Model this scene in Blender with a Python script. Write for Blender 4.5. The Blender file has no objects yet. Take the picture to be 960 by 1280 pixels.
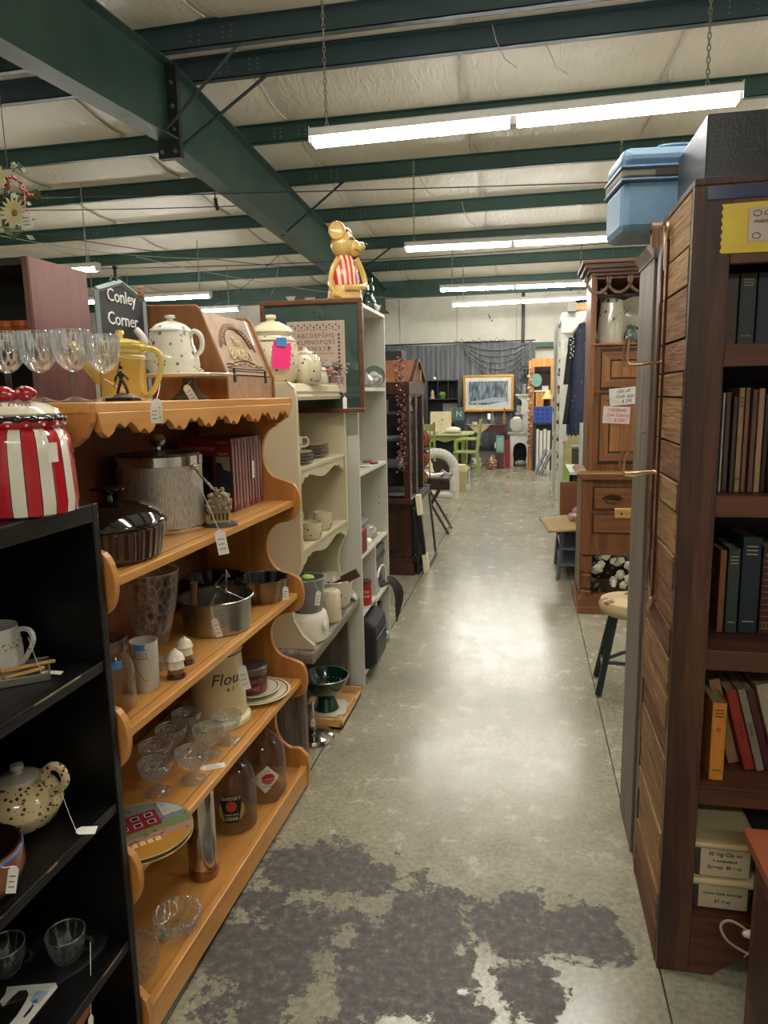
import bpy, math, random
from mathutils import Vector, Matrix
S = bpy.context.scene
COL = S.collection
PI = math.pi
rnd = random.Random(7)

# ---------------------------------------------------------------- camera
F, CAMZ, VPX, VPY, ROLL = 880.0, 1.5, 658.0, 490.0, math.radians(1.15)
_c, _s = math.cos(ROLL), math.sin(ROLL)
_lx = _c * (VPX - 480) - _s * (VPY - 640)
_ly = _s * (VPX - 480) + _c * (VPY - 640)
PITCH = math.atan2(-_ly, F)
YAW = math.atan2(_lx, math.hypot(F, _ly))
_fw = Vector((-math.sin(YAW) * math.cos(PITCH), math.cos(YAW) * math.cos(PITCH), -math.sin(PITCH)))
_rt = Vector((math.cos(YAW), math.sin(YAW), 0))
_up = _rt.cross(_fw)
RIGHT = _c * _rt - _s * _up
UP = _s * _rt + _c * _up
cam_d = bpy.data.cameras.new('camera')
cam = bpy.data.objects.new('camera', cam_d)
COL.objects.link(cam)
M3 = Matrix((RIGHT, UP, -_fw)).transposed()
cam.matrix_world = Matrix.Translation((0, 0, CAMZ)) @ M3.to_4x4()
cam_d.sensor_fit = 'HORIZONTAL'
cam_d.sensor_width = 36
cam_d.lens = 36 * F / 960
cam_d.clip_start = 0.02
S.camera = cam

# ---------------------------------------------------------------- world, exposure
w = bpy.data.worlds.new('world'); S.world = w; w.use_nodes = True
w.node_tree.nodes['Background'].inputs[0].default_value = (1.0, 0.93, 0.84, 1)
w.node_tree.nodes['Background'].inputs[1].default_value = 0.0
S.view_settings.view_transform = 'Standard'
S.view_settings.look = 'None'
S.view_settings.gamma = 1
S.view_settings.use_curve_mapping = False
S.view_settings.exposure = 0.04
TUBE_POWER = 78.0

# ---------------------------------------------------------------- survey helpers: points of the room measured along sight lines
def ray(px, py):
    d = RIGHT * (px - 480) - UP * (py - 640) + _fw * F
    return d
def az(px, py, z):
    d = ray(px, py); k = (z - CAMZ) / d.z
    return Vector((d.x * k, d.y * k, z))
def ax(px, py, x):
    d = ray(px, py); k = x / d.x
    return Vector((x, d.y * k, CAMZ + d.z * k))
def ay(px, py, y):
    d = ray(px, py); k = y / d.y
    return Vector((d.x * k, y, CAMZ + d.z * k))

# ---------------------------------------------------------------- materials
MATS = {}
def _new(name):
    m = bpy.data.materials.new(name); m.use_nodes = True
    nt = m.node_tree
    return m, nt, nt.nodes['Principled BSDF']
def srgb(h):
    if isinstance(h, str):
        v = [int(h[i:i + 2], 16) / 255 for i in (0, 2, 4)]
        return tuple((c / 12.92 if c <= .04045 else ((c + .055) / 1.055) ** 2.4) for c in v) + (1,)
    return tuple(h) + (1,) if len(h) == 3 else h
def nd(nt, t, **kw):
    n = nt.nodes.new(t)
    for k, v in kw.items():
        if k.startswith('i_'): n.inputs[k[2:].replace('_', ' ')].default_value = v
        else: setattr(n, k, v)
    return n
def coords(nt, scale=(1, 1, 1), rot=(0, 0, 0)):
    tc = nd(nt, 'ShaderNodeTexCoord'); mp = nd(nt, 'ShaderNodeMapping')
    mp.inputs['Scale'].default_value = scale; mp.inputs['Rotation'].default_value = rot
    nt.links.new(tc.outputs['Object'], mp.inputs['Vector'])
    return mp.outputs['Vector']
def ramp(nt, fac, stops, interp='LINEAR'):
    r = nd(nt, 'ShaderNodeValToRGB'); r.color_ramp.interpolation = interp
    e = r.color_ramp.elements
    e[0].position, e[0].color = stops[0][0], srgb(stops[0][1])
    e[1].position, e[1].color = stops[-1][0], srgb(stops[-1][1])
    for p, c in stops[1:-1]:
        q = e.new(p); q.color = srgb(c)
    nt.links.new(fac, r.inputs['Fac'])
    return r.outputs['Color']
def mix(nt, fac, a, b, mode='MIX'):
    n = nd(nt, 'ShaderNodeMix', data_type='RGBA', blend_type=mode)
    for k, v in ((0, fac), (6, a), (7, b)):
        if isinstance(v, (int, float)): n.inputs[k].default_value = v
        elif isinstance(v, (tuple, str)): n.inputs[k].default_value = srgb(v)
        else: nt.links.new(v, n.inputs[k])
    return n.outputs[2]
def bump(nt, bs, h, strength=.3, dist=.002):
    b = nd(nt, 'ShaderNodeBump'); b.inputs['Strength'].default_value = strength; b.inputs['Distance'].default_value = dist
    nt.links.new(h, b.inputs['Height']); nt.links.new(b.outputs[0], bs.inputs['Normal'])
def mat(name, col, rough=.5, metal=0., var=.12, nscale=18, spec=.5, coat=0., bmp=0., alpha=None, sheen=0., trans=0.):
    """plain material: a colour with slight procedural variation"""
    if name in MATS: return MATS[name]
    m, nt, bs = _new(name)
    bs.inputs['Roughness'].default_value = rough
    bs.inputs['Metallic'].default_value = metal
    bs.inputs['Specular IOR Level'].default_value = spec
    if coat: bs.inputs['Coat Weight'].default_value = coat; bs.inputs['Coat Roughness'].default_value = .08
    if trans: bs.inputs['Transmission Weight'].default_value = trans
    c = srgb(col)
    n = nd(nt, 'ShaderNodeTexNoise', i_Scale=nscale, i_Detail=4.0)
    nt.links.new(coords(nt), n.inputs['Vector'])
    d = tuple(max(0, x * (1 - var)) for x in c[:3]); u = tuple(min(1, x * (1 + var)) for x in c[:3])
    nt.links.new(ramp(nt, n.outputs['Fac'], [(.3, d), (.7, u)]), bs.inputs['Base Color'])
    if bmp: bump(nt, bs, n.outputs['Fac'], bmp, .003)
    MATS[name] = m
    return m
def wood(name, c1, c2, axis='Z', rough=.4, s=1., c3=None, contrast=(.32, .68), bmp=.15, spec=.4, fine=.66):
    if name in MATS: return MATS[name]
    m, nt, bs = _new(name)
    bs.inputs['Roughness'].default_value = rough; bs.inputs['Specular IOR Level'].default_value = spec
    sc = [16 * s] * 3; sc['XYZ'.index(axis)] = 1.1 * s
    v = coords(nt, sc)
    n = nd(nt, 'ShaderNodeTexNoise', i_Scale=2.2, i_Detail=7.0, i_Roughness=.6, i_Distortion=.7)
    nt.links.new(v, n.inputs['Vector'])
    st = [(contrast[0], c1), (contrast[1], c2)]
    if c3: st = [(contrast[0], c1), (.5, c3), (contrast[1], c2)]
    colr = ramp(nt, n.outputs['Fac'], st)
    sc2 = [60 * s] * 3; sc2['XYZ'.index(axis)] = 3 * s
    f = nd(nt, 'ShaderNodeTexNoise', i_Scale=3.0, i_Detail=3.0)
    nt.links.new(coords(nt, sc2), f.inputs['Vector'])
    g = ramp(nt, f.outputs['Fac'], [(.35, (fine, fine, fine)), (.6, (1, 1, 1))])
    nt.links.new(mix(nt, .75, colr, g, 'MULTIPLY'), bs.inputs['Base Color'])
    if bmp: bump(nt, bs, f.outputs['Fac'], bmp, .002)
    MATS[name] = m
    return m
def glass(name, tint=(1, 1, 1), clear=.9, rough=.03, cut=0., cutscale=60, stretch=(1, 1, .25), facing=.2):
    """thin clear glass: most light goes straight through, the rest is mirrored by the angle of view"""
    if name in MATS: return MATS[name]
    m = bpy.data.materials.new(name); m.use_nodes = True; nt = m.node_tree
    nt.nodes.clear()
    out = nd(nt, 'ShaderNodeOutputMaterial')
    tr = nd(nt, 'ShaderNodeBsdfTransparent'); tr.inputs[0].default_value = (tint[0] * clear, tint[1] * clear, tint[2] * clear, 1)
    gl = nd(nt, 'ShaderNodeBsdfGlossy'); gl.inputs['Roughness'].default_value = rough; gl.inputs[0].default_value = (.95, .97, 1, 1)
    lw = nd(nt, 'ShaderNodeLayerWeight', i_Blend=facing)
    mx = nd(nt, 'ShaderNodeMixShader')
    fac = nd(nt, 'ShaderNodeMapRange'); fac.inputs['To Min'].default_value = .03 + .06 * (cut > 0); fac.inputs['To Max'].default_value = .8
    nt.links.new(lw.outputs['Fresnel'], fac.inputs['Value'])
    nt.links.new(fac.outputs[0], mx.inputs[0])
    nt.links.new(tr.outputs[0], mx.inputs[1]); nt.links.new(gl.outputs[0], mx.inputs[2])
    if cut:
        vo = nd(nt, 'ShaderNodeTexVoronoi', i_Scale=cutscale)
        nt.links.new(coords(nt, stretch), vo.inputs['Vector'])
        b = nd(nt, 'ShaderNodeBump'); b.inputs['Strength'].default_value = cut; b.inputs['Distance'].default_value = .004
        nt.links.new(vo.outputs['Distance'], b.inputs['Height'])
        nt.links.new(b.outputs[0], gl.inputs['Normal']); nt.links.new(b.outputs[0], lw.inputs['Normal'])
    nt.links.new(mx.outputs[0], out.inputs[0])
    MATS[name] = m
    return m
def cutglass(name, cut=.6, scale=70, stretch=(1, 1, .2), rough=.05, tint='f8fafa', base=.035, edge=.55, spark=.5):
    """clear or cut glass: see-through faces; rims and cut facets catch and scatter light"""
    if name in MATS: return MATS[name]
    m = bpy.data.materials.new(name); m.use_nodes = True; nt = m.node_tree; nt.nodes.clear()
    out = nd(nt, 'ShaderNodeOutputMaterial')
    tr = nd(nt, 'ShaderNodeBsdfTransparent'); tr.inputs[0].default_value = srgb(tint)
    gl = nd(nt, 'ShaderNodeBsdfGlossy'); gl.inputs['Roughness'].default_value = rough
    tl = nd(nt, 'ShaderNodeBsdfTranslucent'); tl.inputs[0].default_value = (.9, .92, .93, 1)
    df = nd(nt, 'ShaderNodeBsdfDiffuse'); df.inputs[0].default_value = (.9, .92, .93, 1)
    m1 = nd(nt, 'ShaderNodeMixShader'); m1.inputs[0].default_value = .5
    nt.links.new(tl.outputs[0], m1.inputs[1]); nt.links.new(df.outputs[0], m1.inputs[2])
    m2 = nd(nt, 'ShaderNodeMixShader'); m2.inputs[0].default_value = .3
    nt.links.new(gl.outputs[0], m2.inputs[1]); nt.links.new(m1.outputs[0], m2.inputs[2])
    lw = nd(nt, 'ShaderNodeLayerWeight', i_Blend=.5)
    pw = nd(nt, 'ShaderNodeMath', operation='POWER'); pw.inputs[1].default_value = 4.0; nt.links.new(lw.outputs['Facing'], pw.inputs[0])
    fa = nd(nt, 'ShaderNodeMath', operation='MULTIPLY_ADD'); fa.inputs[1].default_value = edge; fa.inputs[2].default_value = base; nt.links.new(pw.outputs[0], fa.inputs[0])
    fac = fa.outputs[0]
    if cut:
        v = coords(nt, stretch)
        vo = nd(nt, 'ShaderNodeTexVoronoi', feature='DISTANCE_TO_EDGE', i_Scale=scale); nt.links.new(v, vo.inputs['Vector'])
        b = nd(nt, 'ShaderNodeBump'); b.inputs['Strength'].default_value = cut; b.inputs['Distance'].default_value = .004
        nt.links.new(vo.outputs['Distance'], b.inputs['Height']); nt.links.new(b.outputs[0], gl.inputs['Normal'])
        ln = ramp(nt, vo.outputs['Distance'], [(0, (spark,) * 3), (.07, (spark * .3,) * 3), (.16, (.0,) * 3)])
        ad = nd(nt, 'ShaderNodeMath', operation='ADD', use_clamp=True); nt.links.new(fac, ad.inputs[0]); nt.links.new(ln, ad.inputs[1]); fac = ad.outputs[0]
    mx = nd(nt, 'ShaderNodeMixShader'); nt.links.new(fac, mx.inputs[0])
    nt.links.new(tr.outputs[0], mx.inputs[1]); nt.links.new(m2.outputs[0], mx.inputs[2]); nt.links.new(mx.outputs[0], out.inputs[0])
    MATS[name] = m
    return m
def emit(name, col, power):
    if name in MATS: return MATS[name]
    m = bpy.data.materials.new(name); m.use_nodes = True; nt = m.node_tree; nt.nodes.clear()
    out = nd(nt, 'ShaderNodeOutputMaterial'); e = nd(nt, 'ShaderNodeEmission')
    e.inputs[0].default_value = srgb(col); e.inputs[1].default_value = power
    nt.links.new(e.outputs[0], out.inputs[0]); MATS[name] = m
    return m
def speckled(name, base, spots, scale=30, size=.25, rough=.15, coat=.3, zlo=None, zhi=None, thin=None):
    """glazed ceramic with a painted sprig/dot pattern; the pattern can be limited to a height band"""
    if name in MATS: return MATS[name]
    m, nt, bs = _new(name)
    bs.inputs['Roughness'].default_value = rough; bs.inputs['Coat Weight'].default_value = coat
    cur = srgb(base)
    v = coords(nt)
    for i, (c, sc, sz) in enumerate(spots):
        vo = nd(nt, 'ShaderNodeTexVoronoi', i_Scale=sc, i_Randomness=.75)
        mp = nd(nt, 'ShaderNodeMapping'); mp.inputs['Location'].default_value = (i * .37, i * .19, i * .53)
        nz = nd(nt, 'ShaderNodeTexNoise', i_Scale=sc * 3)
        nt.links.new(v, nz.inputs['Vector'])
        ad = nd(nt, 'ShaderNodeVectorMath', operation='MULTIPLY_ADD'); ad.inputs[1].default_value = (.35 / sc,) * 3
        nt.links.new(nz.outputs['Color'], ad.inputs[0]); nt.links.new(v, ad.inputs[2])
        nt.links.new(ad.outputs[0], mp.inputs['Vector']); nt.links.new(mp.outputs[0], vo.inputs['Vector'])
        k = nd(nt, 'ShaderNodeMath', operation='LESS_THAN'); k.inputs[1].default_value = sz
        nt.links.new(vo.outputs['Distance'], k.inputs[0])
        fac = k.outputs[0]
        if zlo is not None:
            sx = nd(nt, 'ShaderNodeSeparateXYZ'); nt.links.new(v, sx.inputs[0])
            g1 = nd(nt, 'ShaderNodeMath', operation='GREATER_THAN'); g1.inputs[1].default_value = zlo
            g2 = nd(nt, 'ShaderNodeMath', operation='LESS_THAN'); g2.inputs[1].default_value = zhi
            nt.links.new(sx.outputs[2], g1.inputs[0]); nt.links.new(sx.outputs[2], g2.inputs[0])
            a = nd(nt, 'ShaderNodeMath', operation='MULTIPLY'); nt.links.new(g1.outputs[0], a.inputs[0]); nt.links.new(g2.outputs[0], a.inputs[1])
            b = nd(nt, 'ShaderNodeMath', operation='MULTIPLY'); nt.links.new(a.outputs[0], b.inputs[0]); nt.links.new(fac, b.inputs[1])
            fac = b.outputs[0]
        cur = mix(nt, fac, cur, c)
    nt.links.new(cur, bs.inputs['Base Color'])
    MATS[name] = m
    return m

# ---------------------------------------------------------------- mesh builder
class MB:
    def __init__(self): self.v = []; self.f = []
    def add(self, vs, fs, M=None):
        o = len(self.v)
        for p in vs:
            p = Vector(p)
            self.v.append(M @ p if M else p)
        self.f += [tuple(o + i for i in f) for f in fs]
        return self
    def box(self, x0, x1, y0, y1, z0, z1, M=None):
        if x0 > x1: x0, x1 = x1, x0
        if y0 > y1: y0, y1 = y1, y0
        if z0 > z1: z0, z1 = z1, z0
        return self.add([(x0, y0, z0), (x1, y0, z0), (x1, y1, z0), (x0, y1, z0), (x0, y0, z1), (x1, y0, z1), (x1, y1, z1), (x0, y1, z1)],
                        [(0, 3, 2, 1), (4, 5, 6, 7), (0, 1, 5, 4), (1, 2, 6, 5), (2, 3, 7, 6), (3, 0, 4, 7)], M)
    def lathe(self, prof, n=24, M=None, sx=1., sy=1., flute=0., nf=0):
        """prof: (radius, z) points; r=0 ends close to a point"""
        vs = []; idx = []
        for r, z in prof:
            if r < 1e-6: idx.append([len(vs)] * n); vs.append((0, 0, z))
            else:
                row = []
                for i in range(n):
                    a = 2 * PI * i / n
                    rr = r * (1 + flute * math.cos(nf * a)) if nf else r
                    row.append(len(vs)); vs.append((rr * math.cos(a) * sx, rr * math.sin(a) * sy, z))
                idx.append(row)
        fs = []
        for a, b in zip(idx, idx[1:]):
            for i in range(n):
                j = (i + 1) % n
                q = [a[i], a[j], b[j], b[i]]; u = []
                for k in q:
                    if k not in u: u.append(k)
                if len(u) > 2: fs.append(tuple(u))
        return self.add(vs, fs, M)
    def cyl(self, p0, p1, r0, r1=None, n=12):
        p0, p1 = Vector(p0), Vector(p1); d = p1 - p0; L = d.length
        q = d.to_track_quat('Z', 'Y').to_matrix().to_4x4()
        return self.lathe([(0, 0), (r0, 0), (r1 if r1 is not None else r0, L), (0, L)], n, Matrix.Translation(p0) @ q)
    def ball(self, c, r, n=14, sx=1., sy=1., sz=1., M=None):
        m = n // 2 + 1
        pr = [(max(0, r * math.sin(PI * i / m)), -r * sz * math.cos(PI * i / m)) for i in range(m + 1)]
        pr[0] = (0, pr[0][1]); pr[-1] = (0, pr[-1][1])
        T = Matrix.Translation(c)
        return self.lathe(pr, n, (M @ T) if M else T, sx, sy)
    def tube(self, pts, r, n=6, closed=False, taper=None):
        pts = [Vector(p) for p in pts]
        if n >= 7 and 4 <= len(pts) < 14 and not closed:      # round the bends
            q = [pts[0]] + pts + [pts[-1]]; o = []
            for i in range(1, len(q) - 2):
                p0, p1, p2, p3 = q[i - 1:i + 3]
                for k in range(4):
                    t = k / 4
                    o.append(.5 * ((2 * p1) + (p2 - p0) * t + (2 * p0 - 5 * p1 + 4 * p2 - p3) * t * t + (3 * p1 - p0 - 3 * p2 + p3) * t ** 3))
            pts = o + [pts[-1]]
        N = len(pts); rows = []
        ref = Vector((0, 0, 1)); vs = []
        for i, p in enumerate(pts):
            if closed: t = pts[(i + 1) % N] - pts[i - 1]
            else: t = pts[min(i + 1, N - 1)] - pts[max(i - 1, 0)]
            if t.length < 1e-9: t = Vector((0, 0, 1))
            t.normalize()
            if i == 0:
                ref = Vector((0, 0, 1)) if abs(t.z) < .9 else Vector((1, 0, 0))
            u = ref - t * ref.dot(t)
            if u.length < 1e-6: u = t.orthogonal()
            u.normalize(); ref = u; b = t.cross(u)
            rr = r if taper is None else r + (taper - r) * i / (N - 1)
            rows.append(range(len(vs), len(vs) + n))
            for k in range(n):
                a = 2 * PI * k / n; vs.append(p + (u * math.cos(a) + b * math.sin(a)) * rr)
        fs = []
        for i in range(N if closed else N - 1):
            a, b_ = rows[i], rows[(i + 1) % N]
            for k in range(n): fs.append((a[k], a[(k + 1) % n], b_[(k + 1) % n], b_[k]))
        if not closed: fs += [tuple(reversed(rows[0])), tuple(rows[-1])]
        return self.add(vs, fs)
    def prism(self, out, t0, t1, plane='XZ', M=None):
        """closed 2D outline extruded from t0 to t1 along the third axis"""
        n = len(out)
        def P(a, b, t): return {'XZ': (a, t, b), 'YZ': (t, a, b), 'XY': (a, b, t)}[plane]
        vs = [P(a, b, t0) for a, b in out] + [P(a, b, t1) for a, b in out]
        fs = [tuple(range(n)), tuple(range(2 * n - 1, n - 1, -1))] + [(i, i + n, (i + 1) % n + n, (i + 1) % n) for i in range(n)]
        return self.add(vs, fs, M)
    def grid(self, fn, nu, nv, thick=None):
        vs = [fn(i / nu, j / nv) for j in range(nv + 1) for i in range(nu + 1)]
        fs = [(j * (nu + 1) + i, j * (nu + 1) + i + 1, (j + 1) * (nu + 1) + i + 1, (j + 1) * (nu + 1) + i) for j in range(nv) for i in range(nu)]
        return self.add(vs, fs)
    def build(self, name, m, parent=None, smooth=False, bev=0., solid=0., sub=0, loc=None, label=None, kind=None, rot=None):
        me = bpy.data.meshes.new(name)
        me.from_pydata([tuple(p) for p in self.v], [], self.f)
        import bmesh
        bm = bmesh.new(); bm.from_mesh(me)
        bmesh.ops.recalc_face_normals(bm, faces=bm.faces[:])
        bm.to_mesh(me); bm.free()
        me.materials.append(m)
        if smooth:
            me.polygons.foreach_set('use_smooth', [True] * len(me.polygons))
            if smooth != 'all':
                try: me.set_sharp_from_angle(angle=math.radians(38))
                except Exception: pass
        o = bpy.data.objects.new(name, me); COL.objects.link(o)
        if parent: o.parent = parent
        if loc is not None: o.location = loc
        if rot is not None: o.rotation_euler = rot
        if solid:
            q = o.modifiers.new('solid', 'SOLIDIFY'); q.thickness = solid; q.offset = 0
        if sub:
            q = o.modifiers.new('sub', 'SUBSURF'); q.levels = sub; q.render_levels = sub
        if bev:
            q = o.modifiers.new('bevel', 'BEVEL'); q.width = bev; q.segments = 2; q.limit_method = 'ANGLE'
            q.angle_limit = math.radians(50); q.harden_normals = False
        if label: o['label'] = label
        if kind: o['kind'] = kind
        return o
def B(*a): return MB().box(*a)
def tag(o, label=None, cat=None, group=None, kind=None):
    if label: o['label'] = label
    if cat: o['category'] = cat
    if group: o['group'] = group
    if kind: o['kind'] = kind
    return o
def T(name, label, cat, loc=(0, 0, 0), rz=0., group=None, rot=None):
    o = bpy.data.objects.new(name, None); COL.objects.link(o); o.empty_display_size = .05
    o.location = loc; o.rotation_euler = rot if rot else (0, 0, rz)
    return tag(o, label, cat, group)
def dup(root, loc, label, rz=None, group=None, scale=None):
    def cp(o, par):
        c = o.copy(); COL.objects.link(c)
        if par: c.parent = par
        for ch in o.children: cp(ch, c)
        return c
    r = cp(root, None); r.location = loc; r['label'] = label
    if rz is not None: r.rotation_euler = (0, 0, rz)
    if group: r['group'] = group
    if scale: r.scale = scale
    return r
def text(s, size, m, parent=None, M=None, name='lettering', depth=.0006, align='CENTER', bend=0., space=1., shear=0., sx=1., lead=1.):
    """raised lettering lying in local XZ, facing -Y; bend wraps it round a cylinder of that radius"""
    cu = bpy.data.curves.new('txt', 'FONT'); cu.body = s; cu.size = size; cu.extrude = depth / 2
    cu.align_x = align; cu.align_y = 'CENTER'; cu.resolution_u = 2; cu.space_character = space; cu.shear = shear; cu.space_line = lead
    o = bpy.data.objects.new('txt', cu); COL.objects.link(o)
    bpy.context.view_layer.update()
    me = bpy.data.meshes.new_from_object(o)
    bpy.data.objects.remove(o); bpy.data.curves.remove(cu)
    for v in me.vertices:
        x, y, z = v.co.x * sx, v.co.y, v.co.z
        p = Vector((x, -z, y))
        if bend:
            a = x / bend; r = bend + z
            p = Vector((r * math.sin(a), -r * math.cos(a), y))
        v.co = (M @ p) if M else p
    me.materials.clear(); me.materials.append(m); me.name = name
    t = bpy.data.objects.new(name, me); COL.objects.link(t)
    if parent: t.parent = parent
    return t
def Rz(a): return Matrix.Rotation(a, 4, 'Z')
def Rx(a): return Matrix.Rotation(a, 4, 'X')
def Ry(a): return Matrix.Rotation(a, 4, 'Y')
def Tr(x, y=None, z=None): return Matrix.Translation((x, y, z) if y is not None else x)
def arc(c, r, a0, a1, n=8): return [(c[0] + r * math.cos(a0 + (a1 - a0) * i / n), c[1] + r * math.sin(a0 + (a1 - a0) * i / n)) for i in range(n + 1)]

PAPER = mat('tag_paper', 'e8e4da', .7, var=.03)
STRING = mat('tag_string', 'dcd8cc', .8, var=.03)
INK = mat('ink', '23222a', .7, var=.0)
def depth(p): return (Vector(p) - Vector((0, 0, CAMZ))).dot(_fw)
def size_of(px, p): return px * depth(p) / F      # real size of something that looks px pixels wide at p
def price_tag(parent, top, loose, size=(.022, .042), tilt=0., rz=0., ink=True, lay=False):
    """string from `top` to `loose`, then a small card hanging (or lying) there, in the parent's frame"""
    top, loose = Vector(top), Vector(loose)
    mid = (top + loose) / 2 + Vector((0, 0, -.004))
    s = MB().tube([top, mid, loose], .0008, 4).build('string', STRING, parent)
    a, b = size
    card = MB().prism([(-a / 2, -b), (a / 2, -b), (a / 2, -.007), (a * .22, 0), (-a * .22, 0), (-a / 2, -.007)], -.0004, .0004, 'XZ')
    M = Tr(loose) @ Rz(rz) @ (Rx(math.radians(84)) if lay else Ry(tilt))
    c = card.build('price_tag', PAPER, parent)
    c.data.transform(M)
    if ink:
        k = MB()
        for i in range(3):
            k.box(-a * .32, a * (.3 - .1 * (i % 2)), -.0008, -.0004, -b * (.38 + .2 * i), -b * (.38 + .2 * i) + .0016)
        q = k.build('writing', INK, c); q.data.transform(M)
    return c
# ================================================================= SETTING
def floor_mat():
    m, nt, bs = _new('polished_concrete'); v = coords(nt)
    n1 = nd(nt, 'ShaderNodeTexNoise', i_Scale=1.3, i_Detail=8.0, i_Roughness=.62, i_Distortion=.4)
    n2 = nd(nt, 'ShaderNodeTexNoise', i_Scale=9.0, i_Detail=8.0, i_Roughness=.7)
    n3 = nd(nt, 'ShaderNodeTexNoise', i_Scale=60.0, i_Detail=4.0)
    for n in (n1, n2, n3): nt.links.new(v, n.inputs['Vector'])
    c = ramp(nt, n1.outputs['Fac'], [(.3, '858173'), (.5, '989483'), (.72, 'aea995')])
    c = mix(nt, .32, c, ramp(nt, n2.outputs['Fac'], [(.32, '7d7b72'), (.52, 'b4b2a9'), (.7, 'd2cec0')]), 'OVERLAY')
    c = mix(nt, .3, c, ramp(nt, n3.outputs['Fac'], [(.35, '5a5850'), (.6, 'c8c5b8')]), 'OVERLAY')
    # hairline crazing
    vo = nd(nt, 'ShaderNodeTexVoronoi', feature='DISTANCE_TO_EDGE', i_Scale=7.0)
    wv = nd(nt, 'ShaderNodeVectorMath', operation='MULTIPLY_ADD'); wv.inputs[1].default_value = (.09, .09, .09)
    nt.links.new(n2.outputs['Color'], wv.inputs[0]); nt.links.new(v, wv.inputs[2]); nt.links.new(wv.outputs[0], vo.inputs['Vector'])
    cr = ramp(nt, vo.outputs['Distance'], [(.0, (1, 1, 1)), (.016, (0, 0, 0))])
    pm = ramp(nt, n1.outputs['Fac'], [(.42, (0, 0, 0)), (.58, (.55, .55, .55))])
    crk = mix(nt, 1., cr, pm, 'MULTIPLY')
    c = mix(nt, crk, c, '57544a')
    # worn dark patch where the sealer is gone, near the viewer's feet
    sp = nd(nt, 'ShaderNodeSeparateXYZ'); nt.links.new(v, sp.inputs[0])
    def blob(cx, cy, rx, ry):
        mp = nd(nt, 'ShaderNodeMapping'); mp.inputs['Location'].default_value = (-cx / rx, -cy / ry, 0); mp.inputs['Scale'].default_value = (1 / rx, 1 / ry, 0)
        nt.links.new(v, mp.inputs['Vector'])
        ln = nd(nt, 'ShaderNodeVectorMath', operation='LENGTH'); nt.links.new(mp.outputs[0], ln.inputs[0])
        mr = nd(nt, 'ShaderNodeMapRange'); mr.inputs['From Min'].default_value = 1.; mr.inputs['From Max'].default_value = 0.
        nt.links.new(ln.outputs['Value'], mr.inputs['Value'])
        return mr.outputs[0]
    tot = None
    for b in ((-.66, 1.62, .34, .36), (-.58, 1.95, .36, .2), (-.3, 1.60, .34, .30), (-.05, 1.80, .28, .22), (.15, 1.84, .2, .17), (-.3, 1.36, .55, .16), (-.25, 1.8, .22, .2), (.02, 1.62, .16, .14)):
        q = blob(*b)
        if tot is None: tot = q
        else:
            mx = nd(nt, 'ShaderNodeMath', operation='MAXIMUM'); nt.links.new(tot, mx.inputs[0]); nt.links.new(q, mx.inputs[1]); tot = mx.outputs[0]
    n4 = nd(nt, 'ShaderNodeTexNoise', i_Scale=9.0, i_Detail=10.0, i_Roughness=.78); nt.links.new(v, n4.inputs['Vector'])
    n6 = nd(nt, 'ShaderNodeTexNoise', i_Scale=3.2, i_Detail=3.0); nt.links.new(v, n6.inputs['Vector'])
    a0 = nd(nt, 'ShaderNodeMath', operation='MULTIPLY_ADD'); a0.inputs[1].default_value = .9
    q4 = nd(nt, 'ShaderNodeMath', operation='MULTIPLY'); q4.inputs[1].default_value = 1.9; nt.links.new(n4.outputs['Fac'], q4.inputs[0])
    nt.links.new(n6.outputs['Fac'], a0.inputs[0]); nt.links.new(q4.outputs[0], a0.inputs[2])
    a = nd(nt, 'ShaderNodeMath', operation='MULTIPLY_ADD'); a.inputs[1].default_value = .62
    nt.links.new(tot, a.inputs[0]); nt.links.new(a0.outputs[0], a.inputs[2])
    sb_ = nd(nt, 'ShaderNodeMath', operation='SUBTRACT', use_clamp=True); sb_.inputs[1].default_value = 1.60; nt.links.new(a.outputs[0], sb_.inputs[0])
    gt_ = nd(nt, 'ShaderNodeMath', operation='GREATER_THAN'); gt_.inputs[1].default_value = .03; nt.links.new(tot, gt_.inputs[0])
    sm_ = nd(nt, 'ShaderNodeMath', operation='MULTIPLY'); nt.links.new(sb_.outputs[0], sm_.inputs[0]); nt.links.new(gt_.outputs[0], sm_.inputs[1]); sb_ = sm_
    mask = ramp(nt, sb_.outputs[0], [(.0, (0, 0, 0)), (.02, (1, 1, 1))])
    n5 = nd(nt, 'ShaderNodeTexNoise', i_Scale=38.0, i_Detail=6.0, i_Roughness=.7); nt.links.new(v, n5.inputs['Vector'])
    dark = ramp(nt, n5.outputs['Fac'], [(.3, '35322f'), (.52, '4d4944'), (.66, '6a645a'), (.74, '9a9484')])
    c = mix(nt, mask, c, dark)
    nt.links.new(c, bs.inputs['Base Color'])
    rr = ramp(nt, n2.outputs['Fac'], [(.3, (.17, .17, .17)), (.7, (.31, .31, .31))])
    rr = mix(nt, mask, rr, (.62, .62, .62))
    nt.links.new(rr, bs.inputs['Roughness'])
    bs.inputs['Specular IOR Level'].default_value = .55
    b = nd(nt, 'ShaderNodeBump'); b.inputs['Strength'].default_value = .12; b.inputs['Distance'].default_value = .004
    nt.links.new(n2.outputs['Fac'], b.inputs['Height'])
    b2 = nd(nt, 'ShaderNodeBump', invert=True); b2.inputs['Strength'].default_value = .5; b2.inputs['Distance'].default_value = .002
    nt.links.new(mask, b2.inputs['Height']); nt.links.new(b.outputs[0], b2.inputs['Normal']); nt.links.new(b2.outputs[0], bs.inputs['Normal'])
    return m
CONC = floor_mat()
fl = MB().box(-12, 6, -4, 15.2, -.12, -.012).build('floor', mat('joint_filler', '3c3a34', .8)); tag(fl, kind='structure')
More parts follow.
